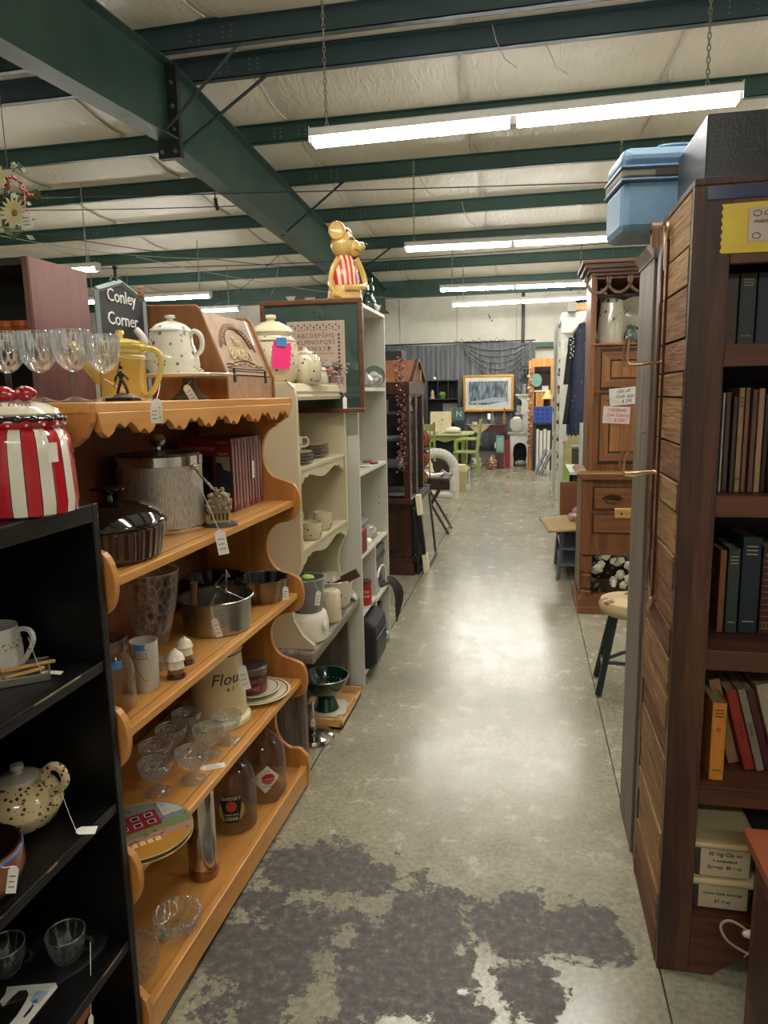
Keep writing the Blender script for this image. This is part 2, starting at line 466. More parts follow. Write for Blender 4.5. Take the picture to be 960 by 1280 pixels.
xs = [-12, -8.4, -4.6, -.842, .362, 3.4, 6]; ys = [-4, -.6, 7.45, 15.2]
for i in range(len(xs) - 1):
    for j in range(len(ys) - 1):
        g = .0025
        MB().box(xs[i] + g, xs[i + 1] - g, ys[j] + g, ys[j + 1] - g, -.012, 0).build('concrete_slab', CONC, fl)

def wall_mat():
    m, nt, bs = _new('painted_wall'); v = coords(nt)
    n = nd(nt, 'ShaderNodeTexNoise', i_Scale=1.6, i_Detail=8.0, i_Roughness=.7); nt.links.new(v, n.inputs['Vector'])
    c = ramp(nt, n.outputs['Fac'], [(.3, 'b9b6a8'), (.6, 'ccc9bc')])
    n2 = nd(nt, 'ShaderNodeTexNoise', i_Scale=3.2, i_Detail=3.0); nt.links.new(v, n2.inputs['Vector'])
    chips = ramp(nt, n2.outputs['Fac'], [(.69, (0, 0, 0)), (.7, (1, 1, 1))])
    nt.links.new(mix(nt, chips, c, '4a4a44'), bs.inputs['Base Color']); bs.inputs['Roughness'].default_value = .75
    return m
WALLM = wall_mat()
# back wall: insulated panels with seams, an opening near x = .3 left of the shelving
wb = MB().box(-12, .12, 15.2, 15.4, 0, 4.0).box(.62, 6, 15.2, 15.4, 0, 4.0).box(.12, .62, 15.2, 15.4, 2.42, 4.0).box(.12, .62, 15.3, 15.4, 0, 2.42).build('wall_back', WALLM)
tag(wb, kind='structure')
GREEN = mat('green_steel', '2b493f', .45, .0, .18, 3, .5)
GREEN2 = mat('teal_steel', '34474b', .42, .0, .12, 2, .5)
for x in [-11.2 + 1.22 * k for k in range(15)]:
    MB().box(x - .012, x + .012, 15.188, 15.2, 2.3, 3.9).build('wall_batten', mat('batten', 'a9a699', .7), wb)
MB().box(-.12, -.05, 15.13, 15.2, 0, 3.7).build('downpipe', mat('black_pipe', '1c1e1e', .5), wb)
MB().box(-12, 6, 15.05, 15.2, 3.50, 3.68).build('eave_strut', GREEN, wb)
MB().box(.1, .66, 15.12, 15.2, 2.40, 2.50).build('door_header', GREEN, wb)
for nm, a in (('wall_left', (-12.2, -12, -4, 15.4, 0, 4.2)), ('wall_right', (6, 6.2, -4, 15.4, 0, 4.2)), ('wall_front', (-12, 6, -4.2, -4, 0, 4.2))):
    tag(B(*a).build(nm, WALLM), kind='structure')

# roof: vinyl faced insulation on two slopes, draped a little between the purlins
RY, RZ, SL = 5.95, 4.415, .062
def zroof(y): return RZ - SL * abs(y - RY)
PY = [-3.2, -1.7, -.2, 1.3, 2.8, 4.3, 5.66, 6.22, 7.55, 8.80, 10.32, 11.86, 13.41, 15.12]
def roof_mat():
    m, nt, bs = _new('vinyl_insulation'); v = coords(nt)
    n = nd(nt, 'ShaderNodeTexNoise', i_Scale=.9, i_Detail=6.0, i_Roughness=.6); nt.links.new(v, n.inputs['Vector'])
    c = ramp(nt, n.outputs['Fac'], [(.3, 'd2cab9'), (.65, 'e6dfd0')])
    n2 = nd(nt, 'ShaderNodeTexNoise', i_Scale=2.2, i_Detail=5.0, i_Distortion=2.0)
    nt.links.new(coords(nt, (5, 1.2, 1)), n2.inputs['Vector'])
    nt.links.new(c, bs.inputs['Base Color']); bs.inputs['Roughness'].default_value = .42
    bump(nt, bs, n2.outputs['Fac'], .5, .03)
    return m
ROOF = roof_mat()
rm = MB()
seams = [-11.6 + 1.83 * k for k in range(10)]
def rz_at(x, y):
    z = zroof(y)
    for a, b in zip(PY, PY[1:]):
        if a <= y <= b:
            t = (y - a) / (b - a); z -= .045 * math.sin(PI * t) * (1 if b - a > .8 else 0)
    s = min(abs(x - q) for q in seams)
    z += .03 * math.exp(-(s / .06) ** 2)
    return z
gx = sorted(set([-12 + .6 * k for k in range(31)] + [q + d for q in seams for d in (-.1, -.05, 0, .05, .1) if -12 < q + d < 6]))
gy = []
for a, b in zip([-4] + PY, PY + [15.25]):
    for k in range(5): gy.append(a + (b - a) * k / 5)
gy.append(15.25)
vs = [(x, y, rz_at(x, y)) for y in gy for x in gx]; W = len(gx)
rm.add(vs, [(j * W + i, j * W + i + 1, (j + 1) * W + i + 1, (j + 1) * W + i) for j in range(len(gy) - 1) for i in range(W - 1)])
ceil = rm.build('ceiling', ROOF, smooth='all', solid=.02); tag(ceil, kind='structure')
WSTR = mat('white_strap', 'cfc9bd', .6)
for q in seams:
    for a, b in zip(PY, PY[1:]):
        if b - a < .8: continue
        n = 6
        MB().tube([(q + .02 * math.sin(k), a + .1 + (b - a - .2) * k / n, rz_at(q, a + .1 + (b - a - .2) * k / n) - .03) for k in range(n + 1)], .012, 5).build('insulation_seam', WSTR, ceil, smooth=True)
for k, y in enumerate(PY):
    zt = zroof(y) - .012; mt = GREEN2 if 5 < y < 7 else GREEN
    zb = zt - .165
    p = MB().box(-12, 6, y - .004, y + .004, zb, zt).box(-12, 6, y - .004, y + .066, zb, zb + .006).box(-12, 6, y + .06, y + .066, zb, zb + .02).box(-12, 6, y - .066, y + .004, zt - .006, zt)
    p.build('purlin', mt, ceil)
    b = MB()
    for cx in (-2.45, 1.55, -6.4):
        for dx in (-.17, -.1, .1, .17):
            for dz in (.045, .085, .125):
                if cx == 1.55 and abs(dx) > .12: continue
                b.cyl((cx + dx, y - .012, zb + dz), (cx + dx, y - .004, zb + dz), .008, n=6)
    b.build('bolt', mat('zinc_bolt', '7d8d88', .4, .6), ceil, kind='stuff')
# tapered steel rafter
WX = -2.97
def rafter(y0, t0, b0, y1, t1, b1):
    r = MB()
    r.prism([(y0, b0), (y1, b1), (y1, t1), (y0, t0)], WX - .006, WX + .006, 'YZ')
    r.prism([(y0, b0), (y1, b1), (y1, b1 + .014), (y0, b0 + .014)], WX - .09, WX + .09, 'YZ')
    r.prism([(y0, t0), (y1, t1), (y1, t1 - .014), (y0, t0 - .014)], WX - .09, WX + .09, 'YZ')
    return r
rafter(-4, zroof(-4) - .18, 2.95, 5.9, zroof(5.9) - .18, 3.64).build('rafter', GREEN, ceil)
rafter(5.92, zroof(5.92) - .18, 3.58, 15.2, zroof(15.2) - .18, 3.2).build('rafter', GREEN, ceil)
pl = MB().box(WX - .1, WX + .1, 5.87, 5.9, 3.50, 4.24).box(WX - .1, WX + .1, 5.9, 5.93, 3.50, 4.24)
pl.build('splice_plate', mat('dark_plate', '1b2221', .5), ceil)
b = MB()
for z in (3.55, 3.72, 3.9, 4.08):
    for dx in (-.06, .06): b.cyl((WX + dx, 5.85, z), (WX + dx, 5.87, z), .016, n=6)
b.build('bolt', MATS['zinc_bolt'], ceil, kind='stuff')
for (ya, za, xb, yb) in ((5.75, 3.64, -2.25, 5.72), (6.0, 3.60, -2.2, 6.26), (8.7, 3.46, -2.2, 8.84), (11.7, 3.33, -2.2, 11.9), (5.75, 3.64, -3.7, 5.72), (8.7, 3.46, -3.75, 8.84)):
    MB().tube([(WX, ya, za), (xb, yb, zroof(yb) - .16)], .014, 4).build('flange_brace', mat('brace_steel', '3a4547', .4, .5), ceil)
# wires strung under the roof
WIRE = mat('dark_wire', '2e2f2e', .6); LWIRE = mat('pale_wire', 'b9b2a4', .6)
def cable(pts, r=.004, m=None):
    MB().tube(pts, r, 5).build('cable', m or WIRE, ceil, smooth=True)
def span(a, b, sag=.06, n=10):
    a, b = Vector(a), Vector(b)
    return [a.lerp(b, k / n) + Vector((0, 0, -sag * 4 * (k / n) * (1 - k / n))) for k in range(n + 1)]
cable(span((-7, 6.3, 3.55), (3.6, 8.35, 3.6), .04, 20), .006)
cable(span((-7, 6.4, 3.50), (-2.95, 7.2, 3.44), .03), .005)
cable(span((-6.8, 6.6, 3.6), (-2.5, 11, 3.35), .1), .005)
cable(span((-7.5, 9, 3.35), (2.2, 10.4, 3.5), .12), .006)
cable(span((-6.4, 7.4, 3.5), (-3.4, 9.8, 3.45), .16), .004, LWIRE)
cable(span((-3.4, 9.8, 3.45), (-4.2, 11.6, 3.2), .1), .004, LWIRE)
cable(span((-5.6, 12.2, 3.1), (-2.9, 9, 3.5), .1), .005)
cable(span((-2.9, 12.8, 3.2), (-6.6, 10.8, 3.3), .1), .005)
cable(span((-4.9, 8.6, 3.3), (-2.2, 13.8, 3.3), .1), .005, LWIRE)
for (x, y) in ((-.3, 6.1), (.1, 6.3), (-.45, 7.6), (-1.3, 8.9), (-.9, 10.2)):
    z = zroof(y) - .17
    cable([(x, y, z + .1), (x + .03, y - .01, z - .02), (x + .1, y, z - .16), (x + .19, y + .02, z - .22)], .004, LWIRE)
cable([(-3.3, 7.5, 4.1), (-3.3, 7.5, 3.62)], .006)
MB().tube([(-3.3, 7.5, 3.62), (-3.3, 7.52, 3.56), (-3.28, 7.5, 3.5)], .02, 6).build('cable', WIRE, ceil)
# string-hung stars under the roof are left as small paper triangles
for (x, y, z) in ((-3.35, 11, 2.98), (-4.0, 12, 3.15), (-2.6, 12.5, 3.0)):
    MB().prism([(-.09, .05), (.09, .05), (.02, -.1)], -.01, .01, 'XZ', Tr(x, y, z)).build('paper_pennant', mat('pennant', 'd8d0bd', .8), ceil)

# ---------------------------------------------------------------- fluorescent strips
TUBEM = emit('lamp_glow', (1.0, .965, .90), TUBE_POWER)
HOUS = mat('white_enamel', 'd9d8d0', .4, var=.03)
CHAINM = mat('chain_steel', 'a9a8a0', .35, .9)
def chain(parent, x, z0, z1):
    c = MB(); z = z0; k = 0
    while z < z1:
        pts = [(math.cos(a) * .009, 0, z + .018 + math.sin(a) * .02) for a in [2 * PI * i / 8 for i in range(8)]]
        if k % 2: pts = [(0, p[0], p[2]) for p in pts]
        c.tube([Vector(p) + Vector((x, 0, 0)) for p in pts], .0035, 4, True); z += .031; k += 1
    c.build('chain', CHAINM, parent)
def fixture(p0, p1, label, hang=(.08, .92)):
    p0, p1 = Vector(p0), Vector(p1); c = (p0 + p1) / 2; d = p1 - p0; L = d.length
    rz = math.atan2(d.y, d.x); ry = -math.asin(d.z / L)
    r = T('fluorescent_light', label, 'ceiling light', c, group='hanging fluorescent strip lights', rot=(0, ry, rz))
    h = MB()
    h.prism([(-.062, .0), (-.055, .045), (-.03, .06), (.03, .06), (.055, .045), (.062, 0)], -L / 2, L / 2, 'YZ')
    h.box(-L / 2 - .004, -L / 2, -.062, .062, -.035, .06).box(L / 2, L / 2 + .004, -.062, .062, -.035, .06)
    h.build('housing', HOUS, r, bev=.002)
    for i in (-1, 1):
        for y in (-.03, .03):
            x0, x1 = (-L / 2 + .02, -.025) if i < 0 else (.025, L / 2 - .02)
            MB().cyl((x0, y, -.024), (x1, y, -.024), .019, n=12).build('lamp_tube', TUBEM, r, smooth=True)
    for x in (-L / 2 + .01, 0, L / 2 - .01):
        q = .02 if x == 0 else .006
        MB().box(x - q, x + q, -.047, .047, -.045, 0).build('lamp_holder', HOUS, r)
    for t in hang:
        x = -L / 2 + L * t; pw = c + d * (t - .5)
        chain(r, x, .06, zroof(pw.y) - .17 - pw.z)
    return r
f1 = fixture((-1.35, 4.6, 3.10), (1.156, 4.6, 3.12), 'nearest long fluorescent strip light hung on chains over the aisle', (.04, .93))
fixture((-1.388, 8.4, 3.17), (1.05, 8.4, 3.15), 'second fluorescent strip light over the aisle, behind the nearest long one', (.04, .96))
fixture((-1.40, 11.9, 3.19), (1.0, 11.9, 3.17), 'third fluorescent strip light, upper of the two small far ones over the aisle')
fixture((-1.353, 13.4, 3.12), (1.108, 13.4, 3.14), 'farthest and lowest fluorescent strip light over the aisle near the back wall')
fixture((-7.0, 8.2, 3.12), (-5.2, 8.2, 3.12), 'fluorescent strip light behind the brown cabinet at the left')
fixture((-7.2, 10.84, 3.12), (-4.93, 10.82, 3.12), 'fluorescent strip light seen just above the wooden bread box')
fixture((-7.6, 12.6, 3.12), (-5.2, 12.6, 3.12), 'small far fluorescent strip light right of the bread box top')
for (x, y, wh) in ((0, -2.2, 'over the aisle behind the viewer'), (-6.2, 4.6, 'to the left, level with the nearest aisle light'),
                  (-.5, 2.0, 'just above the view, over the honey pine shelf and the aisle'), (4.2, 8.4, 'to the right behind the oak hutch'), (4.2, 4.6, 'to the right behind the tall plank bookcase'),
                  (4.2, 1.0, 'to the right of the viewer'), (4.2, 12.2, 'to the far right near the back wall')):
    fixture((x - 1.22, y, 3.12), (x + 1.22, y, 3.12), 'added unseen fluorescent strip light ' + wh)  # strips out of view, added to brighten the roof and the aisle
# ================================================================= LEFT: black bookcase in front
BLACKW = wood('black_paint_wood', '060607', '141211', 'Y', .38, .8, contrast=(.35, .8), bmp=.25)
SCUFF = mat('bare_edge', '7a6650', .7)
BF, BY, BBK = -.8435, 1.260, -1.165       # front plane, far end, back
bb = T('bookcase', 'black painted bookcase with worn edges nearest at the left', 'bookcase', (-1.05, .9, 0))
def bbx(x0, x1, y0, y1, z0, z1): return MB().box(x0 + 1.05, x1 + 1.05, y0 - .9, y1 - .9, z0, z1)
bbx(BBK, BF, BY - .02, BY, 0, 1.298).build('side_panel', BLACKW, bb, bev=.002)
bbx(BBK, BF, .42, .44, 0, 1.298).build('side_panel', BLACKW, bb, bev=.002)
bbx(BBK - .008, BBK, .42, BY, 0, 1.298).build('back_panel', mat('black_back', '08080a', .6), bb)
bbx(BBK, BF, .44, BY - .02, 1.262, 1.298).build('top', BLACKW, bb, bev=.002)
BZ = (.971, .652, .320, .09)
for z in BZ:
    s = bbx(BBK, BF - .004, .44, BY - .02, z - .022, z).build('shelf', BLACKW, bb, bev=.0015)
    e = MB(); r2 = random.Random(int(z * 100))
    y = .55
    while y < 1.2:
        L = r2.uniform(.02, .16)
        if r2.random() < .6: e.box(BF - .0045 + 1.05, BF - .003 + 1.05, y - .9, min(y + L, 1.22) - .9, z - .0035, z + .0004)
        y += L + r2.uniform(.01, .1)
    e.build('worn_edge', SCUFF, s, kind='stuff')

# ================================================================= LEFT: honey pine scalloped shelf
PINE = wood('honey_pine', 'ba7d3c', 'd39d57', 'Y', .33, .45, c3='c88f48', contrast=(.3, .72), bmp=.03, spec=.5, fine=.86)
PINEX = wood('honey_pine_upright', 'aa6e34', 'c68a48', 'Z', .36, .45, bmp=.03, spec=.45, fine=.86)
PINED = wood('shaded_pine_back', '5c3214', '744320', 'Z', .5, .5, bmp=.05, fine=.85)  # honey pine darkened: shade at the shelf back put into the colour
HX0, HX1, HB, HY0, HY1 = -.846, -.815, -1.17, 1.268, 2.42
HZ = (.088, .452, .786, 1.130, 1.497)
def hxf(y): return HX0 + (HX1 - HX0) * (y - HY0) / (HY1 - HY0)
hs = T('shelf_unit', 'honey pine display shelf with scalloped sides full of kitchenware', 'shelf', (-1.0, 1.88, 0))
OX, OY = 1.0, -1.88
def side_outline(xf):
    o = [(HB, 0), (xf + .0, 0)]
    zs = list(HZ)
    for i, z in enumerate(zs):
        if i == 0: o += [(xf + .01, .03)]
        top = i == len(zs) - 1
        if i > 0 and not top:
            o += [(xf - .03, z - .078), (xf - .014, z - .072)]
            o += [(xf - .014 + .034 * math.cos(a), z - .004 + .068 * math.sin(a)) for a in [-PI / 2 + PI * k / 10 for k in range(1, 10)]]
            o += [(xf - .014, z + .064), (xf - .03, z + .07)]
        elif i == 0:
            o += [(xf + .016, z + .01), (xf + .01, z + .05), (xf - .014, z + .075), (xf - .03, z + .08)]
        if top:
            o += [(xf - .06, z - .092), (xf - .045, z - .088), (xf - .02, z - .07), (xf - .003, z - .04), (xf, z - .02), (xf, z)]
        else:
            zn = zs[i + 1]; za, zb = z + .075, zn - (.095 if i + 1 == len(zs) - 1 else .08)
            m = (za + zb) / 2; h = (zb - za) / 2
            o += [(xf - .03 - .085 * math.cos(a) ** .8, m + h * math.sin(a)) for a in [-PI / 2 + PI * k / 14 for k in range(1, 14)]]
    o.append((HB, HZ[-1]))
    return [(a + OX, b) for a, b in o]
for y0, y1 in ((HY0, HY0 + .02), (HY1 - .02, HY1)):
    MB().prism(side_outline(hxf(y0)), y0 + OY, y1 + OY, 'XZ').build('side_panel', PINEX, hs, bev=.003)
for i, z in enumerate(HZ):
    t = .022
    y0, y1 = HY0 + .02, HY1 - .02
    if i == 4: y0, y1 = HY0 - .004, HY1 + .004
    sh = MB().prism([(HB + OX, y0 + OY), (hxf(y0) + OX - .002, y0 + OY), (hxf(y1) + OX - .002, y1 + OY), (HB + OX, y1 + OY)], z - t, z, 'XY')
    sh.build('shelf', PINE, hs, bev=.003)
    if 0 < i < 4:
        g = MB().prism([(hxf(y0) + OX - .03, y0 + OY), (hxf(y0) + OX - .028, y0 + OY), (hxf(y1) + OX - .028, y1 + OY), (hxf(y1) + OX - .03, y1 + OY)], z - .001, z + .0006, 'XY')
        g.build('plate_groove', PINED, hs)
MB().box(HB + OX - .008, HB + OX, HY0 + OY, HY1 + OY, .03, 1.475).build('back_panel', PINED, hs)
MB().prism([(hxf(HY0 + .02) + OX - .02, HY0 + .02 + OY), (hxf(HY0) + OX + .004, HY0 + .02 + OY), (hxf(HY1) + OX + .004, HY1 - .02 + OY), (hxf(HY1) + OX - .02, HY1 - .02 + OY)], .02, .098, 'XY').build('bottom_rail', PINE, hs, bev=.003)
# scalloped valance under the top board
o = [(HY0 + .02, 1.476)]
pts = []
n = 7; y0, y1 = HY0 + .03, HY1 - .03
for k in range(n):
    a = y0 + (y1 - y0) * k / n; b = y0 + (y1 - y0) * (k + 1) / n; d = (b - a)
    pts += [(a + .00 * d, 1.437), (a + .12 * d, 1.424), (a + .24 * d, 1.432), (a + .33 * d, 1.447), (a + .40 * d, 1.452), (a + .46 * d, 1.446), (a + .52 * d, 1.441), (a + .58 * d, 1.446), (a + .66 * d, 1.453), (a + .76 * d, 1.445), (a + .88 * d, 1.428)]
o += pts + [(y1, 1.437), (HY1 - .02, 1.476)]
vm = MB()
nn = len(o)
vm.add([(hxf(a) + OX - .016, a + OY, b) for a, b in o] + [(hxf(a) + OX + .002, a + OY, b) for a, b in o],
       [tuple(range(nn)), tuple(range(2 * nn - 1, nn - 1, -1))] + [(i, i + nn, (i + 1) % nn + nn, (i + 1) % nn) for i in range(nn)])
vm.build('scalloped_valance', PINE, hs, bev=.0015)

# ================================================================= things on the black bookcase
CER = mat('cream_ceramic', 'd9cfb6', .15, var=.04, coat=.4)
WCER = mat('white_ceramic', 'dfdcd3', .15, var=.03, coat=.4)
# striped jar
def striped(name, n, a, b, line, off=0.):
    m, nt, bs = _new(name); v = coords(nt)
    sp = nd(nt, 'ShaderNodeSeparateXYZ'); nt.links.new(v, sp.inputs[0])
    at = nd(nt, 'ShaderNodeMath', operation='ARCTAN2'); nt.links.new(sp.outputs[1], at.inputs[0]); nt.links.new(sp.outputs[0], at.inputs[1])
    k = nd(nt, 'ShaderNodeMath', operation='MULTIPLY_ADD'); k.inputs[1].default_value = n / (2 * PI); k.inputs[2].default_value = 20.5 + off; nt.links.new(at.outputs[0], k.inputs[0])
    fr = nd(nt, 'ShaderNodeMath', operation='FRACT'); nt.links.new(k.outputs[0], fr.inputs[0])
    c = ramp(nt, fr.outputs[0], [(0, line), (.035, a), (.5, line), (.535, b), (.97, b)], 'CONSTANT')
    nt.links.new(c, bs.inputs['Base Color']); bs.inputs['Roughness'].default_value = .14; bs.inputs['Coat Weight'].default_value = .5
    MATS[name] = m
    return m
RED = mat('red_glaze', 'a51624', .14, var=.05, coat=.5)
p = Vector((-.893, 1.125, 1.298))
j = T('cookie_jar', 'big red and white striped cookie jar with a red bow on its lid', 'jar', p); j.scale = (1, 1, .81)
MB().lathe([(0, 0), (.072, 0), (.083, .006), (.086, .03), (.083, .12), (.08, .165), (.074, .185), (.066, .192)], 48).build('body', striped('jar_stripes', 11, 'b01c2a', 'ded8c8', '120f10', .15), j, True)
MB().lathe([(.066, .190), (.072, .196), (.074, .206), (.070, .214), (.06, .217)], 40).build('red_collar', RED, j, True)
d = MB()
for k in range(16):
    a = 2 * PI * k / 16; d.ball((.0735 * math.cos(a), .0735 * math.sin(a), .2), .003, 8)
d.build('white_dot', WCER, j, True, kind='stuff')
sc = MB().lathe([(.055, .222), (.070, .219), (.0745, .214), (.074, .211), (.062, .212)], 40)
for k in range(16):
    a = 2 * PI * (k + .5) / 16; sc.ball((.0665 * math.cos(a), .0665 * math.sin(a), .212), .0115, 10, sz=.8)
sc.build('black_scallop_band', mat('black_glaze', '0c0c0d', .15, coat=.5), j, True)
MB().lathe([(.066, .220), (.068, .224), (.062, .234), (.045, .246), (.02, .252), (0, .253)], 36).build('lid', CER, j, True)
text('Bon Bon', .02, mat('black_lettering', '141314', .4), j, Rx(math.radians(-52)) @ Tr(0, -.015, 0), 'lettering', bend=0) if False else None
t = text('Bon Bon', .021, MATS.get('ink'), j, None, 'lettering', depth=.001)
for v in t.data.vertices:   # lay the letters on the lid's slope
    x, y, z = v.co; r = .062 - z * .7; a = x / .06 + .35; zz = .238 + z * .55
    v.co = (math.sin(a) * (r + .004), -math.cos(a) * (r + .004), zz + .0065)
bw = MB().ball((-.02, -.01, .268), .021, 14, sx=1., sy=.7, sz=.8).ball((.024, -.01, .268), .021, 14, sx=1., sy=.7, sz=.8).ball((.002, -.014, .264), .011, 10)
bw.build('bow', RED, j, True)
d = MB()
for q in ((.02, -.024, .272), (.034, -.019, .262), (-.022, -.024, .266), (.027, -.021, .281), (.003, -.024, .267)): d.ball(q, .0032, 8)
d.build('bow_dot', WCER, j, True, kind='stuff')
st = MB().grid(lambda u, v: ((.0872) * math.sin(1.22 + .22 * (u - .5)), -(.0872) * math.cos(1.22 + .22 * (u - .5)), .12 + .042 * v), 4, 1).build('price_sticker', PAPER, j)
# little white dish
p = az(0, 645, 1.299); ds = T('dish', 'white square dish cut off by the left edge, before the striped jar', 'dish', (p.x - .015, p.y, 1.299))
MB().prism([(-.05, 0), (.03, 0), (.048, .02), (.044, .02), (.028, .004), (-.05, .004)], -.04, .04, 'XZ').build('body', WCER, ds, True)

# mug
p = Vector((-1.025, 1.153, BZ[0]))
mg = T('mug', 'white mug with a gold sprig band standing on the black shelf', 'mug', p)
SPRIG = speckled('gold_sprig_china', 'd6d2c8', [('8d7a4c', 150, .33), ('6f5b38', 210, .25)], zlo=.05, zhi=.07)
MB().lathe([(0, .0), (.042, .0), (.05, .004), (.05, .05), (.045, .088), (.044, .094), (.041, .093), (.043, .05), (.046, .008), (0, .006)], 40).build('body', SPRIG, mg, True)
MB().tube([(.043, 0, .08), (.062, 0, .092), (.082, 0, .09), (.088, 0, .072), (.078, 0, .05), (.064, 0, .03), (.049, 0, .018)], .0052, 8).build('handle', SPRIG, mg, True)
price_tag(mg, (.085, -.01, .08), (.098, .0, .006), (.017, .04), lay=True, rz=-1.3)
# tray of chopsticks
p = az(10, 850, BZ[0] + .002); tr = T('tray', 'small grey metal tray holding bamboo sticks', 'tray', (p.x - .02, p.y, BZ[0]), math.radians(-52))
MB().box(-.05, .05, -.09, .09, 0, .003).box(-.05, -.047, -.09, .09, 0, .016).box(.047, .05, -.09, .09, 0, .016).box(-.05, .05, .087, .09, 0, .016).box(-.05, .05, -.09, -.087, 0, .016).build('body', mat('grey_tin', '8b8882', .35, .6), tr, bev=.001)
for k, (x0, a, l) in enumerate(((.01, .12, .2), (-.012, -.05, .17), (.028, .3, .15))):
    q = T('bamboo_stick', ('longest pale bamboo stick lying across the grey tray', 'middle bamboo stick in the grey tray', 'short bamboo stick nearest the tray front')[k], 'stick', Vector((p.x - .02, p.y, BZ[0] + .018 - .004 * k)), math.radians(-52) + a)
    MB().tube([(x0, -l / 2, 0), (x0, -l * .1, .001), (x0, l / 2, .002)], .0038, 7).build('shaft', mat('bamboo', 'c79a55', .5), q, True)
    MB().tube([(x0, -l * .02, .001), (x0, l * .02, .001)], .0045, 7).build('node', mat('bamboo_dark', '7d5a2c', .5), q, True)

# spotted teapot on the second shelf
p = Vector((-.995, 1.14, BZ[1]))
tp = T('teapot', 'round cream teapot with brown star sprigs on the black shelf', 'teapot', p)
STAR = speckled('star_sprig_china', 'c9b78a', [('5a2f2c', 85, .3), ('6b6a3f', 120, .16)])
MB().lathe([(0, 0), (.045, 0), (.066, .014), (.078, .036), (.079, .042), (.0775, .043)], 44).build('lower_bowl', STAR, tp, True)
MB().lathe([(.0775, .043), (.0805, .045), (.079, .05), (.072, .074), (.055, .094), (.036, .101)], 44).build('upper_body', STAR, tp, True)
MB().lathe([(.04, .1), (.038, .105), (.025, .11), (.01, .112), (.009, .116), (.013, .122), (.012, .13), (0, .133)], 28).build('lid', mat('grey_glaze', 'b7b0a3', .15, coat=.4), tp, True)
MB().tube([(.05, .0, .088), (.062, 0, .118), (.08, 0, .134), (.1, 0, .13), (.108, 0, .11), (.098, 0, .09), (.072, 0, .075)], .0085, 9).build('handle', STAR, tp, True)
MB().tube([(-.06, -.03, .04), (-.09, -.045, .055), (-.105, -.05, .085)], .015, 9, taper=.009).build('spout', STAR, tp, True)
price_tag(tp, (.1, -.005, .08), (.128, -.01, .005), (.026, .038), lay=True, rz=-1.2)
# brown bowl
p = Vector((-.925, .945, BZ[1]))
bw = T('bowl', 'brown glazed stoneware bowl with a blue rim line at the left edge', 'bowl', p)
BRN = mat('brown_glaze', '7a4a2c', .2, var=.2, coat=.4); DKB = mat('dark_brown_glaze', '22120c', .25, coat=.3)
MB().lathe([(0, 0), (.04, 0), (.06, .012), (.074, .045), (.073, .075), (.070, .086), (.067, .086)], 40).build('body', BRN, bw, True)
MB().lathe([(.0705, .088), (.0665, .088), (.066, .07), (.055, .02), (0, .012)], 40).build('inside', DKB, bw, True)
MB().lathe([(.0715, .082), (.073, .08), (.0726, .076), (.071, .078)], 40).build('blue_rim_line', mat('cobalt_line', '3e6fae', .3), bw, True)
price_tag(bw, (.06, -.03, .084), (.083, -.012, .072), (.016, .05), tilt=.2, rz=.5)
# glass cups on a glass snack tray
CUP = cutglass('cup_glass', .4, 45, (1, 1, .2), spark=.3, edge=.5)
RIM = cutglass('glass_rim', 0, base=.3, edge=.8)
CLEAR = cutglass('clear_glass', 0, edge=.75)
tt = az(62, 1195, BZ[2] + .003)
gt = T('glass_tray', 'oval clear glass snack tray on the lowest black shelf', 'tray', (-.985, 1.134, BZ[2]))
MB().lathe([(0, .0), (.085, 0), (.105, .012), (.108, .014), (.105, .016), (.084, .005), (0, .005)], 44, sx=1.25, sy=.75, M=Rz(.9)).build('body', CLEAR, gt, True)
for k, (q, s) in enumerate((((-1.05, 1.112, BZ[2] + .006), 1.), ((-.945, 1.165, BZ[2] + .006), .98))):
    c = T('glass_cup', ('clear pressed glass cup at the left end of the glass tray', 'clear pressed glass cup with a string tag on the glass tray')[k], 'cup', q, group='snack set cups')
    MB().lathe([(0, 0), (.022, 0), (.026, .004), (.036, .028), (.04, .055), (.0405, .063), (.0385, .063), (.038, .055), (.033, .03), (.02, .008), (0, .006)], 36, M=Matrix.Scale(s, 4)).build('bowl', CUP, c, True)
    MB().tube([(.038, .002, .052), (.052, .004, .054), (.06, .004, .044), (.054, .004, .03), (.036, .002, .026)], .0032, 7).build('handle', CLEAR, c, True)
    MB().lathe([(.0385, .062), (.0395, .0645), (.041, .062), (.0395, .0605)], 36).build('rim', RIM, c, True)
    if k: price_tag(c, (.058, 0, .048), (.088, -.06, -.065), (.012, .05), tilt=.1, rz=1.2, ink=False)
# white card with hook, lying on the bottom
p = az(38, 1262, BZ[2] + .002)
cd = T('hanger_card', 'white cardboard hook card with a pale blue print lying on the black shelf', 'card', (p.x, p.y, BZ[2]), .0)
def cp(px, py): q = az(px, py, BZ[2]) - Vector((p.x, p.y, 0)); return (q.x, q.y)
out = [cp(*q) for q in ((9, 1235), (45, 1232), (70, 1230), (72, 1235), (38, 1277), (28, 1290), (5, 1290), (22, 1270), (33, 1252), (36, 1243), (33, 1238), (24, 1239), (14, 1248), (4, 1259), (0, 1253), (7, 1244))]
MB().prism(out, .001, .003, 'XY').build('card', PAPER, cd)
MB().prism([cp(*q) for q in ((46, 1241), (62, 1240), (48, 1257), (37, 1253))], .003, .0035, 'XY').build('blue_print', mat('pale_blue_print', 'a9bccb', .6), cd)
MB().prism([cp(*q) for q in ((42, 1252), (48, 1251), (46, 1256), (40, 1256))], .0035, .004, 'XY').build('logo', mat('blue_print', '3f6d9c', .6), cd)
